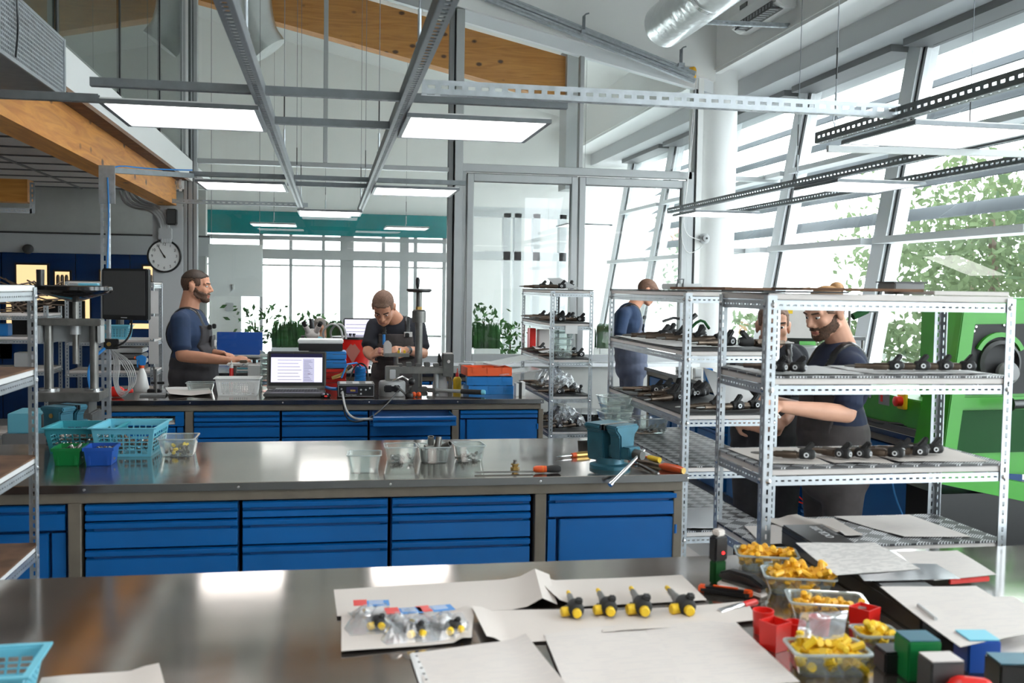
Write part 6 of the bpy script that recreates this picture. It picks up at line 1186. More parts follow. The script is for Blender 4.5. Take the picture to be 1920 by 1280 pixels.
# press with big black wheel on a pedestal
t = thing('spindle_press', 'two column spindle press with wide black handwheel', 'press', (-1.285, 5.42, 0))
MB().box(-.10, .12, -.10, .10, 0, .86).build('pedestal', 'cast', t, bevel=.006); MB().box(-.12, .12, -.11, .11, .86, .94).build('pedestal_head', 'cast', t, bevel=.006); MB().box(-.155, .155, -.12, .12, 1.0, 1.045).build('table', 'iron', t, bevel=.004); MB().box(-.09, .10, -.09, .09, .94, 1.0).build('table_block', 'cast', t)
for s in (-1, 1): MB().cyl((s*.108, 0, 1.045), (s*.108, 0, 1.38), .021, n=18).build('column', 'iron', t, smooth=True); MB().lathe([(.05, 0), (.05, .012)], (s*.108, 0, 1.045), n=20).build('column_foot', 'chrome', t, smooth=True)
MB().box(-.15, .15, -.05, .05, 1.375, 1.41).build('crosshead', 'iron', t, bevel=.004); MB().box(-.15, -.135, -.05, .05, 1.29, 1.375).box(.135, .15, -.05, .05, 1.29, 1.375).box(-.15, .15, .04, .05, 1.29, 1.375).build('bracket', 'alu', t); MB().cyl((.02, 0, 1.18), (.02, 0, 1.50), .016, n=14).build('spindle', 'iron', t, smooth=True); MB().cyl((.02, 0, 1.33), (.02, 0, 1.375), .026, n=16).build('spindle_nut', 'alu', t, smooth=True)
MB().lathe([(.02, 0), (.09, .022), (.17, .045), (.185, .06), (.182, .078), (.17, .082), (.02, .07)], (.015, 0, 1.495), n=40).build('handwheel', 'black_gloss', t, smooth=True); MB().cyl((-.14, -.02, 1.56), (-.14, -.02, 1.655), .018, .020, 14).build('wheel_grip', 'black', t, smooth=True)
tag(MB().box(-.05, .05, -.03, .03, 0, .012).build('folded_cloth', 'lblue', loc=(-1.2, 5.42, 1.578), bevel=.005), 'folded light blue cloth on the press handwheel', 'cloth')
# swivel monitor on the tall post
t = thing('wall_monitor', 'dark switched-off monitor on a swivel arm', 'monitor', (-1.14, 6.0, 1.53), R(-28)); MB().box(-.155, .155, 0, .035, -.145, .145).build('housing', 'black', t, bevel=.006); MB().box(-.140, .140, -.004, 0, -.118, .132).build('screen', 'dark_grey', t); MB().box(-.02, .02, -.005, -.003, -.134, -.13).build('badge', 'light_grey', t); MB().box(-.05, .05, .035, .06, -.05, .05).build('vesa_plate', 'black', t); MB().tube([(0, .06, 0), (-.06, .13, 0), (-.13, .17, -.02)], .016, 8).build('arm', 'black', t)
T('monitor_lead', [(-1.1, 6.0, 1.385), (-1.11, 6.02, 1.30), (-1.17, 6.1, 1.24), (-1.25, 6.15, 1.22)], .006, 'black', 'black lead hanging from the swivel monitor', 'cable')
t = thing('socket_strip', 'socket strip with cables on the tall post', 'socket strip', (-1.25, 6.16, 1.24)); MB().box(-.03, .05, -.03, .0, -.03, .03).build('body', 'black', t, bevel=.004); MB().lathe([(.012, 0), (.012, .01)], (0, -.03, 0), (0, -1, 0), 12).build('brass_plug', 'brass', t)
for k in range(5): T('cable_loop', [(-1.25, 6.16, 1.21), (-1.20+.02*k, 6.12-.02*k, 1.16), (-1.13+.014*k, 6.09-.02*k, 1.06), (-1.14+.010*k, 6.09-.02*k, .95+.01*k), (-1.19+.008*k, 6.11-.02*k, .93+.01*k), (-1.23+.01*k, 6.12-.02*k, 1.02), (-1.22+.012*k, 6.13-.015*k, 1.14), (-1.25, 6.16, 1.22)], .003, 'cable_grey', 'grey cable loop hanging at the tall post, %s' % ORD[k], 'cable')
T('blue_air_hose', [(-1.27, 6.14, 1.22), (-1.33, 6.10, 1.16), (-1.35, 6.05, 1.08), (-1.32, 6.0, .98)], .009, 'cable_blue', 'light blue air hose beside the press', 'hose')
T('blue_air_hose', [(-1.62, 6.5, .86), (-1.58, 6.45, .93), (-1.54, 6.42, .86), (-1.50, 6.4, .80), (-1.46, 6.42, .88), (-1.42, 6.42, .92)], .01, 'cable_blue', 'curled light blue air hose on the floor crate', 'hose')
T('tripod_clamp', [(-1.06, 6.55, .905), (-1.06, 6.55, 1.06)], .008, 'cast', 'small clamp stand behind the red air gun', 'stand')
t = thing('dial_stand', 'small black dial stand at the left of the rear bench', 'stand', (-1.08, 6.62, .9005)); MB().box(-.04, .04, -.03, .03, 0, .03).build('base', 'black', t, bevel=.004); MB().cyl((0, 0, .03), (0, 0, .17), .006, n=10).build('rod', 'iron', t); MB().box(-.02, .06, -.008, .008, .06, .075).build('arm', 'black', t)
# ================================================================ GREEN MACHINES
t = thing('test_machine', 'large green test machine with round window at the right', 'machine', (0, 0, 0)); Y = 3.96
def gp(px, py, Y=Y): return PY(px, py, Y)
A = [gp(1812, 570), gp(1960, 566), gp(1960, 862), gp(1752, 868)]
MB().prism([(v.x, v.z) for v in (gp(1815, 560), gp(2100, 556), gp(2100, 900), gp(1750, 880))], Y, 4.15, 'y').build('cabinet', 'green', t, bevel=.008)
MB().prism([(v.x, v.z) for v in (gp(1795, 566), gp(1822, 566), gp(1778, 870), gp(1752, 870))], Y-.05, Y, 'y').build('slanted_edge', 'green', t, bevel=.004)
MB().prism([(v.x, v.z) for v in (gp(1820, 608), gp(1980, 606), gp(1980, 735), gp(1795, 740))], Y-.012, Y, 'y').build('window_panel', 'rubber', t)
MB().prism([(v.x, v.z) for v in (gp(1800, 608), gp(1822, 608), gp(1810, 690), gp(1786, 690))], Y-.02, Y, 'y').build('side_plate', 'bronze', t)
c = gp(1868, 680); m = MB(); rs = []
for k in range(17): a = R(25+130*k/16); rs.append([(c.x+r2*math.cos(a), Y-.03+dy, c.z+.01+r2*math.sin(a)) for r2, dy in ((.105, 0), (.125, 0), (.125, .02), (.105, .02))])
m.rings(rs); m.build('scale_arc', 'green', t); MB().lathe([(.10, 0), (.10, .02), (.085, .03), (.085, .0)], (c.x, Y-.01, c.z), (0, -1, 0), 40).build('round_door', 'dark_grey', t, smooth=True); MB().lathe([(.045, 0), (.05, .03), (.03, .06), (.012, .062)], (c.x+.02, Y-.03, c.z-.04), (0, -1, 0), 28).build('hub', 'mid_grey', t, smooth=True)
q0 = gp(1806, 676); q1 = gp(1812, 625); MB().bar((q0.x, Y-.02, q0.z), (q1.x, Y-.02, q1.z), .012, .012, (0, 1, 0)).build('violet_guide', 'cable_blue', t)
MB().prism([(v.x, v.z) for v in (gp(1780, 745), gp(1960, 742), gp(1960, 762), gp(1775, 766))], Y-.014, Y-.002, 'y').build('lower_strip', 'green', t)
MB().prism([(v.x, v.z) for v in (gp(1785, 770), gp(1960, 766), gp(1960, 845), gp(1768, 850))], Y-.010, Y-.002, 'y').build('recess', 'green_dark', t)
MB().prism([(v.x, v.z) for v in (gp(1752, 870), gp(2050, 930), gp(2050, 965), gp(1738, 900))], Y-.06, Y+.02, 'y').build('skirt', 'green', t)
MB().box(gp(1745, 930).x, gp(2100, 930).x, Y-.05, 4.15, 0, .74).build('plinth', 'black', t)
b0 = gp(1862, 752); MB().cyl((b0.x, Y-.12, b0.z), (b0.x+.12, Y-.10, b0.z), .02, n=14).build('handle_bar', 'black', t, smooth=True); MB().cyl((b0.x-.004, Y-.12, b0.z), (b0.x, Y-.12, b0.z), .03, n=16).build('handle_disc', 'black', t, smooth=True)
for px, py in ((1826, 612), (1878, 609), (1822, 620)): v = gp(px, py); MB().lathe([(.006, 0), (.005, .006)], (v.x, Y-.012, v.z), (0, -1, 0), 10).build('screw', 'chrome', t)
# small green control machine on the window bench
t = thing('control_unit', 'green control unit with red and yellow emergency stop', 'machine', (2.87, 0, ZT)); MB().box(0, .5, 4.50, 5.35, .03, .175).build('housing', 'green', t, bevel=.006); MB().box(-.02, .5, 4.50, 5.4, 0, .03).build('base', 'dark_grey', t)
v = PX(1692, 752, 2.86); MB().box(-.02, 0, v.y-.035, v.y+.035, v.z-ZT-.04, v.z-ZT+.04).build('yellow_plate', 'yellow', t, bevel=.004); MB().lathe([(.026, 0), (.026, .03), (.018, .034)], (-.02, v.y, v.z-ZT), (-1, 0, 0), 20).build('red_switch', 'red', t, smooth=True)
v = PX(1655, 748, 2.86); MB().box(-.004, 0, v.y-.05, v.y+.05, v.z-ZT-.03, v.z-ZT+.03).build('label_plate', 'mid_grey', t); MB().box(-.006, -.003, v.y+.01, v.y+.03, v.z-ZT-.015, v.z-ZT+.02).build('rocker', 'red', t); v = PX(1630, 742, 2.86); MB().lathe([(.012, 0), (.012, .006)], (0, v.y, v.z-ZT), (-1, 0, 0), 14).build('keylock', 'chrome', t)
MB().box(.13, .27, 4.60, 4.74, .175, .66).build('tower', 'green', t, bevel=.01); MB().box(.15, .25, 4.59, 4.60, .25, .62).build('tower_panel', 'green_dark', t)
T('black_hose', [(2.9, 5.3, .94), (2.86, 5.1, .935), (2.85, 4.9, .92), (2.87, 4.7, .93), (2.9, 4.55, .95)], .012, 'black', 'black hose lying along the bench edge below the control unit', 'hose')
t = thing('probe_stand', 'black measuring stand on the window bench before the windows', 'stand', (3.05, 5.55, ZT)); MB().box(-.06, .06, -.06, .06, 0, .03).build('base', 'black', t, bevel=.004); MB().cyl((0, 0, .03), (0, 0, .62), .009, n=12).build('mast', 'iron', t); MB().box(-.07, .10, -.012, .012, .42, .44).build('arm', 'black', t); MB().cyl((.09, 0, .22), (.09, 0, .44), .008, n=10).build('second_rod', 'iron', t); MB().box(-.01, .12, -.014, .014, .20, .225).build('lower_arm', 'black', t); MB().cyl((-.09, 0, .44), (-.07, 0, .44), .014, n=12).build('thumb_screw', 'cable_blue', t); MB().cyl((.02, 0, .56), (.11, 0, .60), .022, n=14).build('camera_head', 'green_dark', t, smooth=True); MB().cyl((.11, 0, .60), (.17, 0, .60), .012, n=12).build('camera_tail', 'cast', t)
v = PY(1489, 640, 6.9); t = thing('green_cabinet', 'light green cabinet behind the man with cropped hair', 'cabinet', (v.x+.02, 6.9, ZT)); MB().box(-.07, .10, -.1, .2, 0, .46).build('body', 'green', t, bevel=.004); MB().box(-.071, .101, -.102, -.098, .22, .226).build('door_gap', 'paper_white', t)
# machine row near the far man: monitor with yellow dialog, grey unit, stand
t = thing('machine_monitor', 'monitor with yellow dialog behind the second rack', 'monitor', (3.0, 6.2, ZT), R(-15)); MB().box(-.20, .20, 0, .03, .38, .66).build('housing', 'black', t, bevel=.005); MB().box(-.185, .185, -.004, 0, .40, .65).build('display', 'shelfboard', t); MB().box(-.12, .0, -.006, -.004, .56, .62).build('yellow_dialog', 'yellow', t); MB().box(.13, .17, -.006, -.004, .46, .64).build('green_bar', 'green', t); MB().box(-.09, -.07, -.006, -.004, .46, .475).build('red_mark', 'red', t); MB().box(-.05, .05, .0, .05, .0, .38).build('neck', 'black', t)
t = thing('grey_test_unit', 'blue-grey test unit with numbered labels below the monitor', 'machine', (2.95, 6.7, ZT)); MB().box(-.1, .5, -.25, .25, 0, .32).build('housing', 'mid_grey', t, bevel=.006); MB().box(-.02, .06, -.253, -.25, .18, .26).build('number_label', 'paper_white', t); text('number', '1', .06, Mx((.02, -.2535, .22), rx=R(90)), 'black', t); MB().box(.09, .21, -.253, -.25, .18, .26).build('text_label', 'print_dark', t); MB().box(.0, .14, -.256, -.25, .04, .14).build('socket_panel', 'black', t)
for k in range(9): MB().box(.24+.03*(k % 3), .26+.03*(k % 3), -.256, -.25, .04+.05*(k//3), .07+.05*(k//3)).build('connector', 'cable_blue', t)
t = thing('articulated_stand', 'black articulated stand in front of the far man', 'stand', (2.95, 8.1, ZT)); MB().box(-.05, .05, -.05, .05, 0, .03).build('base', 'black', t, bevel=.004); MB().cyl((0, 0, .03), (0, 0, .52), .010, n=10).build('mast', 'black', t); MB().tube([(0, 0, .46), (-.10, 0, .47), (-.20, -.02, .44)], .012, 8).build('arm', 'black', t); MB().tube([(0, 0, .30), (.08, 0, .42), (.16, 0, .46), (.22, 0, .38)], .012, 8, 1).build('gooseneck', 'green_dark', t, smooth=True); MB().cyl((.05, 0, .46), (.10, 0, .5), .02, n=10).build('clamp', 'black', t)
for k in range(5): box_thing('bench_item', 'small item on the window bench near the far man, %s' % ORD[k], 'box', (2.95+.08*(k % 2), 7.3+.12*k, ZT+.0005), (.06, .06, .05+.02*(k % 3)), ('white_plastic', 'light_grey', 'cable_blue', 'paper_white', 'white_plastic')[k], 0, .004, 'items on the window bench')
pts = []
for k in range(26): a = k*.9; pts.append((2.80+.05*math.cos(a*1.3), 5.75+.14*math.sin(a), .40+.10*math.cos(a*.7)+.004*k))
T('red_cable', pts, .005, 'red', 'tangled red cable hanging at the blue cabinets behind the racks', 'cable', 1)
v = PX(1690, 910, 2.84); T('hanging_air_line', [(2.835, v.y+.1, .80), (2.79, v.y, .62), (2.78, v.y-.15, .48)], .005, 'cable_blue', 'thin blue cord hanging in front of the blue cabinet', 'cable')
# ================================================================ PEOPLE
def remesh(m, vox, it=4):
    me = m.mesh('tmp', 'skin'); o = D.objects.new('tmp', me); COL.objects.link(o)
    r = o.modifiers.new('r', 'REMESH'); r.mode = 'VOXEL'; r.voxel_size = vox
    s = o.modifiers.new('s', 'SMOOTH'); s.factor = .5; s.iterations = it
    dg = bpy.context.evaluated_depsgraph_get(); dg.update(); out = D.meshes.new_from_object(o.evaluated_get(dg)); D.objects.remove(o)
    out.polygons.foreach_set('use_smooth', [True]*len(out.polygons)); out.materials.clear(); return out
def put(name, me, mt, parent):
    me.name = name; me.materials.append(MATS[mt]); o = D.objects.new(name, me); COL.objects.link(o); o.parent = parent; return o
def extract(src, cond, off, name, mt, parent, feather=True):
    n = len(src.vertices); co = np.empty(n*3); src.vertices.foreach_get('co', co); co = co.reshape(-1, 3); no = np.empty(n*3); src.vertices.foreach_get('normal', no); no = no.reshape(-1, 3)
    nl = len(src.loops); vi = np.empty(nl, dtype=np.int64); src.loops.foreach_get('vertex_index', vi)
    F = vi.reshape(-1, 4); cen = co[F].mean(1); nf = no[F].mean(1); k = np.nonzero(cond(cen, nf))[0]
    if len(k) == 0: return None
    tot = np.bincount(F.ravel(), minlength=n); cnt = np.bincount(F[k].ravel(), minlength=n); ids = np.nonzero(cnt)[0]; mp = np.full(n, -1); mp[ids] = np.arange(len(ids))
    w = np.where(cnt < tot, -.0015 if feather else off, off); q = co + no*w[:, None]
    me = D.meshes.new(name); me.from_pydata(q[ids].tolist(), [], mp[F[k]].tolist()); me.polygons.foreach_set('use_smooth', [True]*len(me.polygons)); me.update(); return put(name, me, mt, parent)
def fr(yaw, pitch=0, roll=0):
    f = Vector((math.cos(yaw)*math.cos(pitch), math.sin(yaw)*math.cos(pitch), math.sin(pitch))); r = f.cross(Vector((0, 0, 1))).normalized(); u = r.cross(f); M = Matrix((r, f, u)).transposed()
    return M @ Matrix.Rotation(roll, 3, 'Y')           # columns: right, forward, up
def hand(m, w, d, nrm, side, curl=.6, s=1.):
    w, d, nrm = Vector(w), Vector(d).normalized(), Vector(nrm); nrm = (nrm - d*nrm.dot(d)).normalized(); x = d.cross(nrm)*side; ln = (.070, .080, .074, .056)
    for k in range(4):
        kn = w + d*(.085-.006*abs(k-1.3))*s + x*(.030-.0205*k)*s; m.caps(w + x*(.012-.008*k)*s + d*.01, kn, .0145*s, .0115*s, 10)
        a = kn; dd = d.copy(); L = ln[k]*s
        for seg, fr_ in enumerate((.45, .32, .23)):
            c = curl*(.55+.35*seg); dd = (dd*math.cos(c) - nrm*math.sin(c)).normalized() if seg else (d*math.cos(curl*.5) - nrm*math.sin(curl*.5)).normalized()
            b = a + dd*L*fr_; m.caps(a, b, (.0095-.0012*seg)*s, (.0088-.0013*seg)*s, 8); a = b
    t0 = w + d*.022*s + x*.022*s; t1 = t0 + (d*.5 + x*.75 - nrm*.35).normalized()*.042*s; t2 = t1 + (d*.9 + x*.15 - nrm*.4).normalized()*.032*s
    m.caps(t0, t1, .014*s, .011*s, 10); m.caps(t1, t2, .0105*s, .0085*s, 8)
def person(label, base, yaw, P, head_yaw, head_pitch, skin='skin', hair='hair_dark', hair_side='hair_short', beard=None, shirt='shirt_navy', over='overall', bulk=1., legs=True, bun=False, vox=.0065, glasses=False, straps=True, hs=1., roll=0, curl=.6, hn=None, sit=False, bib=True):
    base = Vector(base); t = thing('person', label, 'person', base); J = {k: Vector(v)-base for k, v in P.items()}; B = fr(yaw); H = fr(head_yaw, head_pitch, roll); hc = J['head']
    def h(x, y, z): return hc + H @ (Vector((x, y, z))*hs)
    body = MB(); sh = MB(); ov = MB()
    # head
    def el(m, c, r, M=H): m.ell(c, tuple(v*hs for v in r), 18, 12, M)
    el(body, h(0, -.012, .030), (.076, .096, .088)); el(body, h(0, .030, -.025), (.064, .062, .085)); el(body, h(0, .050, -.075), (.044, .042, .036)); el(body, h(0, .078, -.093), (.022, .018, .018))
    for s in (-1, 1):
        el(body, h(s*.036, .062, -.020), (.026, .024, .026)); el(body, h(s*.078, -.012, -.010), (.009, .020, .033)); el(body, h(s*.084, -.020, .006), (.007, .014, .018)); body.caps(h(s*.052, .0, -.062), h(s*.022, .068, -.088), .020*hs, .018*hs); body.caps(h(s*.012, .085, .026), h(s*.048, .072, .024), .0125*hs, .010*hs)
        el(body, h(s*.013, .098, -.030), (.010, .012, .009))
    body.caps(h(0, .088, .020), h(0, .112, -.022), .0095*hs, .0125*hs); el(body, h(0, .090, -.054), (.026, .012, .007)); el(body, h(0, .088, -.068), (.022, .012, .008)); el(body, h(0, .055, .05), (.055, .035, .04))
    nb = J['neck']; body.caps(h(0, -.028, -.045), nb, .058*bulk**.5, .066*bulk**.5, 16); 
    # torso
    f, r = B @ Vector((0, 1, 0)), B @ Vector((1, 0, 0)); ch, be, pe = J['chest'], J['belly'], J['pelvis']
    for m, g in ((body, 0), (sh, .016)):
        m.ell(ch + (nb-ch)*.35, (.165*bulk+g, .095*bulk+g, .13+g), 20, 12, B); m.ell(ch, (.170*bulk+g, .118*bulk+g, .15+g), 20, 12, B); m.ell(be, (.160*bulk+g, .125*bulk+g, .16+g), 20, 12, B)
    for s in ('R', 'L'):
        S, E, Wr = J['sh'+s], J['el'+s], J['wr'+s]; body.caps(nb + (S-nb)*.25 - Vector((0, 0, .01)), S, .05, .055, 14); body.caps(S, E, .050*bulk**.5, .040*bulk**.5, 14); body.caps(E, E+(Wr-E)*.35, .040*bulk**.5, .041*bulk**.5, 14); body.caps(E+(Wr-E)*.35, Wr, .041*bulk**.5, .027, 14)
        sh.caps(nb + (S-nb)*.30 - Vector((0, 0, .018)), S, .060, .066, 14); sh.caps(S, S+(E-S)*.72, .066*bulk**.5, .060*bulk**.5, 14); sh.lathe([(.062*bulk**.5, 0), (.064*bulk**.5, (E-S).length*.14)], S+(E-S)*.68, E-S, 14)
        d = (J['hd'+s]-Wr).normalized(); sd = 1 if s == 'R' else -1; n_ = (hn or {}).get(s, (0, 0, 1)); hand(body, Wr, d, n_, sd*(1 if s == 'R' else 1), curl)
    sh.lathe([(.068*bulk**.5, 0), (.064*bulk**.5, .022)], nb - (nb-ch).normalized()*.022, nb-ch, 20)
    ov.ell(be - Vector((0, 0, .03)), (.160*bulk+.028, .125*bulk+.030, .15), 20, 12, B); ov.ell(pe, (.172*bulk+.022, .130*bulk+.026, .15), 20, 12, B); body.ell(pe, (.165*bulk, .12*bulk, .14), 18, 12, B); ov.ell((be+pe)/2, (.168*bulk+.026, .130*bulk+.028, .17), 20, 12, B)
    for s in ('R', 'L'):
        hp = pe + r*(.085 if s == 'R' else -.085) - Vector((0, 0, .06)); kn = J.get('kn'+s, Vector((hp.x, hp.y, .5-base.z))); an = J.get('an'+s, Vector((kn.x, kn.y, .08-base.z)))
        body.caps(hp, kn, .075*bulk, .05, 14); body.caps(kn, an, .05, .035, 14); body.caps(an - Vector((0, 0, .04)), an + f*.15 - Vector((0, 0, .045)), .034, .03, 12)
        ov.caps(hp, kn, .098*bulk, .078, 16); ov.caps(kn, an + Vector((0, 0, .03)), .078, .068, 16)
    bme = remesh(body, vox); bo = put('body', bme, skin, t); sme = remesh(sh, .008, 5); so = put('t_shirt', sme, shirt, t); ome = remesh(ov, .010, 5); put('work_trousers', ome, over, t)
    for s in ('R', 'L'):
        an = J.get('an'+s, None) or Vector(((pe + r*(.085 if s == 'R' else -.085)).x, (pe + r*(.085 if s == 'R' else -.085)).y, .08-base.z)); MB().ell(an + f*.05 - Vector((0, 0, .035)), (.05, .14, .045), 14, 8, B).build('shoe', 'black', t, smooth=True)
    Hi = np.array(H.transposed()); hcn = np.array(hc); Bi = np.array(B.transposed()); chn = np.array(ch)
    L = lambda c: (c-hcn) @ Hi.T / hs; Tl = lambda c: (c-chn) @ Bi.T
    face = lambda q: (q[:, 1] > .04)
    top = lambda c, n: (lambda q: (np.abs(q).max(1) < .16) & (q[:, 2] > .050 + .35*np.clip(q[:, 1]-.05, 0, 1) + .10*np.clip(q[:, 1]+.02, 0, 1)))(L(c))
    sides = lambda c, n: (lambda q: (np.abs(q).max(1) < .16) & (q[:, 2] <= .066) & (q[:, 2] > -.035 + .75*np.clip(q[:, 1]+.02, 0, 1)) & (q[:, 1] < .045) & (np.abs(q[:, 0]) < .0745) & (q[:, 2] > -.055) & ~((q[:, 1] > -.035) & (q[:, 2] < .0)))(L(c))
    extract(bme, sides, .0035, 'hair_side', hair_side, t); extract(bme, top, .0055, 'hair', hair, t)
    if bun:
        MB().ell(h(0, -.098, .085), (.034, .036, .030), 16, 10).build('hair_bun', hair, t, smooth=True); MB().lathe([(.02, -.006), (.024, 0), (.02, .006)], h(0, -.078, .074), H @ Vector((0, -1, .5)), 14).build('hair_tie', 'black', t, smooth=True)
    if beard:
        bc = lambda c, n: (lambda q: (q[:, 2] < -.030 - .35*np.clip(q[:, 1]-.045, 0, 1) + .9*np.clip(.04-q[:, 1], 0, .05)) & (q[:, 2] > -.064 - .9*np.clip(q[:, 1], 0, 1)) & (q[:, 2] > -.125) & (q[:, 1] > -.004) & (q[:, 1] < .13) & (np.abs(q[:, 0]) < .075) & ~((np.abs(q[:, 0]) < .022) & (q[:, 2] > -.078) & (q[:, 2] < -.056) & (q[:, 1] > .08)) & ~((q[:, 2] < -.085) & (q[:, 1] < .045)))(L(c))
        mo = lambda c, n: (lambda q: (np.abs(q[:, 0]) < .030) & (q[:, 2] < -.040) & (q[:, 2] > -.057) & (q[:, 1] > .078))(L(c))
        extract(bme, bc, .0045, 'beard', beard, t); extract(bme, mo, .0035, 'moustache', beard, t)
    extract(bme, lambda c, n: (lambda q: (np.abs(q[:, 0]) < .023) & (q[:, 2] < -.055) & (q[:, 2] > -.075) & (q[:, 1] > .082))(L(c)), .0008, 'lips', 'lip', t)
    for s in (-1, 1):
        e = MB().ell(h(s*.031, .079, .006), (.012*hs, .010*hs, .0075*hs), 12, 8, H).build('eye', 'paper_white', t, smooth=True); MB().ell(h(s*.031, .0875, .005), (.0055*hs, .003*hs, .0055*hs), 10, 8, H).build('iris', 'eye', e, smooth=True)
        MB().caps(h(s*.016, .094, .026), h(s*.047, .083, .029), .0045*hs, .0035*hs, 8).build('eyebrow', 'hair_dark' if hair != 'hair_blond' else 'beard', t, smooth=True)
        MB().caps(h(s*.020, .087, .0125), h(s*.043, .080, .0115), .0032*hs, .0028*hs, 8).build('eyelid', skin, t, smooth=True)
    if glasses:
        for s in (-1, 1): MB().lathe([(.021, 0), (.021, .002), (.018, .002), (.018, 0)], h(s*.032, .10, .004), H @ Vector((0, 1, 0)), 18, caps=False).tube([h(s*.052, .10, .008), h(s*.078, .0, .012)], .0022, 6).build('spectacles', 'dark_grey', t)
    if straps:
        wb = .135*bulk**.5
        if bib:
            o = extract(sme, lambda c, n: (lambda q, m_: (q[:, 1] > .02) & (np.abs(q[:, 0]) < wb-.10*np.clip(q[:, 2]+.05, 0, .3)) & (q[:, 2] < .065) & (q[:, 2] > -.30))(Tl(c), n @ Bi.T), .012, 'bib', over, t)
            if o:
                p0 = Vector(ch) + f*(.118*bulk+.030) ; C_ = lambda a, b: p0 + r*a + Vector((0, 0, b))
                MB().rings([[C_(-.06, -.10), C_(.06, -.10), C_(.06, -.01), C_(-.06, -.01)], [v + f*.006 for v in (C_(-.06, -.10), C_(.06, -.10), C_(.06, -.01), C_(-.06, -.01))]]).build('bib_pocket', over, o); MB().rings([[C_(-.062, -.035), C_(.062, -.035), C_(.062, -.008), C_(-.062, -.008)], [v + f*.010 for v in (C_(-.062, -.035), C_(.062, -.035), C_(.062, -.008), C_(-.062, -.008))]]).build('pocket_flap', over, o)
        for s in (-1, 1):
            st = extract(sme, lambda c, n, s=s: (lambda q: (np.abs(q[:, 0]-s*(.085 + np.where(q[:, 1] < 0, -.03*np.clip(.2-q[:, 2], 0, 1), .0))) < .019) & (q[:, 2] > (.03 if bib else -.1)) & (q[:, 2] < .30))(Tl(c)) | (lambda q: (np.abs(q[:, 0]-s*(.085-.12*np.clip(.14-q[:, 2], 0, .6))) < .020) & (q[:, 1] < -.03) & (q[:, 2] > -.25))(Tl(c)), .006, 'strap', 'black', t)
            if st: p0 = Vector(ch) + f*(.118*bulk+.028) + r*s*.083 + Vector((0, 0, .055)); MB().cb(p0, (.03, .03, .035)).build('buckle', 'black', st, bevel=.005)
    return t, J, ch, f, r
def W(px, py, Y): return tuple(PY(px, py, Y))
# --- man at the rear bench, in profile
Y = 7.52
t, J, ch, f, r = person('bearded man in blue t-shirt and grey bib overalls standing by the clock', (W(362, 740, Y)[0], Y, 0), R(-4),
    dict(head=W(368, 537, Y), neck=W(354, 583, Y), chest=W(354, 626, Y), belly=W(364, 676, Y), pelvis=W(362, 735, Y), shR=W(338, 602, Y-.20), shL=W(350, 602, Y+.20), elR=W(341, 667, Y-.29), elL=W(372, 662, Y+.22), wrR=W(430, 676, 7.12), wrL=W(418, 664, 7.33), hdR=W(462, 670, 7.10), hdL=W(440, 664, 7.20)),
    R(-6), R(-3), hair='hair_dark', hair_side='beard', beard='beard', shirt='shirt_blue', over='overall', bulk=1.14, hn={'R': (.2, -.4, 1), 'L': (.2, .2, 1)}, curl=.55)
p = ch + f*.155 - r*.06 + Vector((0, 0, -.065)); o = MB().cb(p, (.05, .05, .04)).build('name_badge', 'paper_white', t)
# --- man bending over the rear bench
Y = 7.55
t, J, ch, f, r = person('man in black t-shirt and brown bib overalls bending over the rear bench', (W(742, 740, Y)[0], Y, 0), R(-94),
    dict(head=W(719, 576, 7.28), neck=W(741, 601, 7.46), chest=W(742, 640, 7.50), belly=W(742, 688, 7.55), pelvis=W(742, 740, 7.60), shR=W(703, 612, 7.50), shL=W(782, 612, 7.50), elR=W(690, 658, 7.40), elL=W(793, 662, 7.42), wrR=W(696, 669, 7.16), wrL=W(762, 656, 7.10), hdR=W(712, 655, 7.05), hdL=W(735, 655, 7.06)),
    R(-102), R(-44), hair='hair_short', hair_side='hair_short', shirt='shirt_black', over='overall_brown', bulk=1.0, hn={'R': (-.6, -.5, .5), 'L': (.3, -.5, .9)}, curl=.75)
wp = J['wrL']; e = J['elL']; MB().lathe([(.033, -.012), (.034, 0), (.033, .012)], wp + (e-wp).normalized()*.025, e-wp, 18).build('watch_strap', 'black', t, smooth=True); MB().lathe([(.020, 0), (.020, .009)], wp + (e-wp).normalized()*.025 + Vector((0, -.031, .008)), (0, -1, .2), 16).build('watch_face', 'mid_grey', t)
p = ch + f*.132 - r*.09 + Vector((0, 0, .06)); MB().cb(p, (.06, .02, .035)).build('name_badge', 'paper_white', t)
# --- far man at the window bench
Y = 9.25
person('far man in blue t-shirt and blue-grey bib overalls behind the second rack', (W(1180, 740, Y)[0], Y, 0), R(-2),
    dict(head=W(1213, 547, Y), neck=W(1186, 577, Y), chest=W(1176, 605, Y), belly=W(1182, 645, Y), pelvis=W(1184, 690, Y), shR=W(1168, 590, Y-.18), shL=W(1174, 590, Y+.18), elR=W(1160, 636, Y-.24), elL=W(1172, 636, Y+.2), wrR=W(1212, 636, Y-.30), wrL=W(1216, 628, Y+.1), hdR=W(1232, 628, Y-.32), hdL=W(1236, 626, Y+.05)),
    R(-8), R(-32), hair='hair_short', hair_side='hair_short', shirt='shirt_blue', over='overall_blue', glasses=True, bulk=1.0, vox=.008)
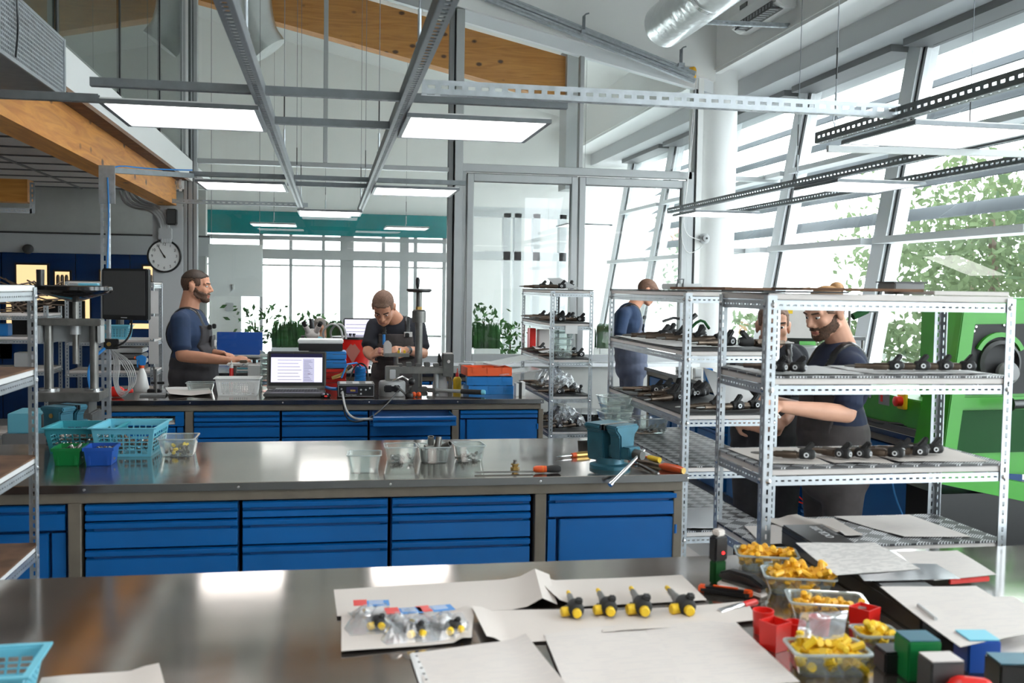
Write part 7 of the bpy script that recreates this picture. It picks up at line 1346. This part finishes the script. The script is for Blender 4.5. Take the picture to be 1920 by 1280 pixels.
# --- man with a bun, reading a sheet
Y = 4.32
t, J, ch, f, r = person('bearded man with blond bun in navy t-shirt holding a paper', (W(1560, 900, Y)[0], Y, 0), R(184),
    dict(head=W(1548, 586, Y), neck=W(1580, 655, Y), chest=W(1568, 716, Y), belly=W(1562, 800, Y), pelvis=W(1562, 885, Y), shR=W(1572, 688, Y+.19), shL=W(1598, 690, Y-.17), elL=W(1588, 776, Y-.22), elR=W(1548, 780, Y+.22), wrL=W(1466, 762, Y-.27), wrR=W(1450, 752, Y+.10), hdL=W(1420, 748, Y-.27), hdR=W(1405, 745, Y+.05)),
    R(196), R(-20), skin='skin_light', hair='hair_blond', hair_side='hair_short', beard='beard', shirt='shirt_navy', over='overall_brown', bun=True, bulk=1.02, bib=True, hn={'L': (0, -.6, .8), 'R': (0, .6, .8)}, curl=.8, vox=.006)
sheet('white sheet of paper held by the man with the bun', None, world=[Vector(W(1318, 690, 4.20)), Vector(W(1395, 722, 4.12)), Vector(W(1448, 786, 4.04)), Vector(W(1350, 768, 4.10))], mt='paper_white', curl=.01)
tag(MB().cyl(W(1452, 770, 4.05), W(1462, 782, 4.0), .006, n=8).build('white_marker', 'white_plastic'), 'white marker in the hand of the man with the bun', 'pen')
# --- younger man behind the near rack post
Y = 4.82
person('young man in black t-shirt half hidden behind the rack post', (W(1440, 900, Y)[0], Y, 0), R(-112),
    dict(head=W(1450, 611, Y-.06), neck=W(1448, 655, Y), chest=W(1444, 705, Y), belly=W(1440, 775, Y), pelvis=W(1438, 845, Y), shR=W(1398, 668, Y), shL=W(1492, 668, Y), elR=W(1372, 740, Y+.05), elL=W(1504, 748, Y), wrR=W(1376, 788, Y-.12), wrL=W(1470, 790, Y-.16), hdR=W(1400, 792, Y-.16), hdL=W(1440, 796, Y-.2)),
    R(-108), R(-6), skin='skin_light', hair='hair_short', hair_side='hair_short', shirt='shirt_black', over='overall', bulk=.98, bib=False, hn={'R': (0, -.9, .3), 'L': (0, -.9, .3)}, curl=.6)
# --- seated man behind the glazing
Y = 12.2; c = W(600, 640, Y)
person('grey haired man seated with his back turned behind the glazing', (c[0], Y, 0), R(20),
    dict(head=W(601, 615, Y), neck=W(597, 637, Y), chest=W(592, 658, Y), belly=W(592, 690, Y), pelvis=(W(592, 700, Y)[0], Y, .50), shR=W(600, 650, Y-.18), shL=W(588, 650, Y+.18), elR=W(608, 682, Y-.2), elL=W(606, 682, Y+.2), wrR=W(636, 684, Y-.1), wrL=W(636, 684, Y+.1), hdR=W(645, 682, Y-.1), hdL=W(645, 682, Y+.1), knR=(c[0]+.38, Y-.1, .46), knL=(c[0]+.38, Y+.1, .46), anR=(c[0]+.40, Y-.1, .08), anL=(c[0]+.40, Y+.1, .08)),
    R(25), R(-8), hair='hair_grey', hair_side='hair_grey', shirt='lblue', over='overall', straps=False, vox=.010)
t = thing('office_chair', 'red office chair of the seated man behind the glazing', 'chair', (c[0]-.05, Y, 0), R(20)); MB().box(-.22, .22, -.23, .23, .36, .42).build('seat', 'red', t, bevel=.03); MB().box(-.30, -.25, -.20, .20, .50, 1.05).build('backrest', 'red', t, bevel=.03); MB().cyl((0, 0, .1), (0, 0, .36), .03, n=12).build('gas_lift', 'black', t); MB().box(-.30, -.26, -.03, .03, .36, .55).build('back_bracket', 'black', t)
for k in range(5): a = 2*math.pi*k/5; MB().bar((0, 0, .1), (.28*math.cos(a), .28*math.sin(a), .06), .04, .03).build('leg', 'black', t)
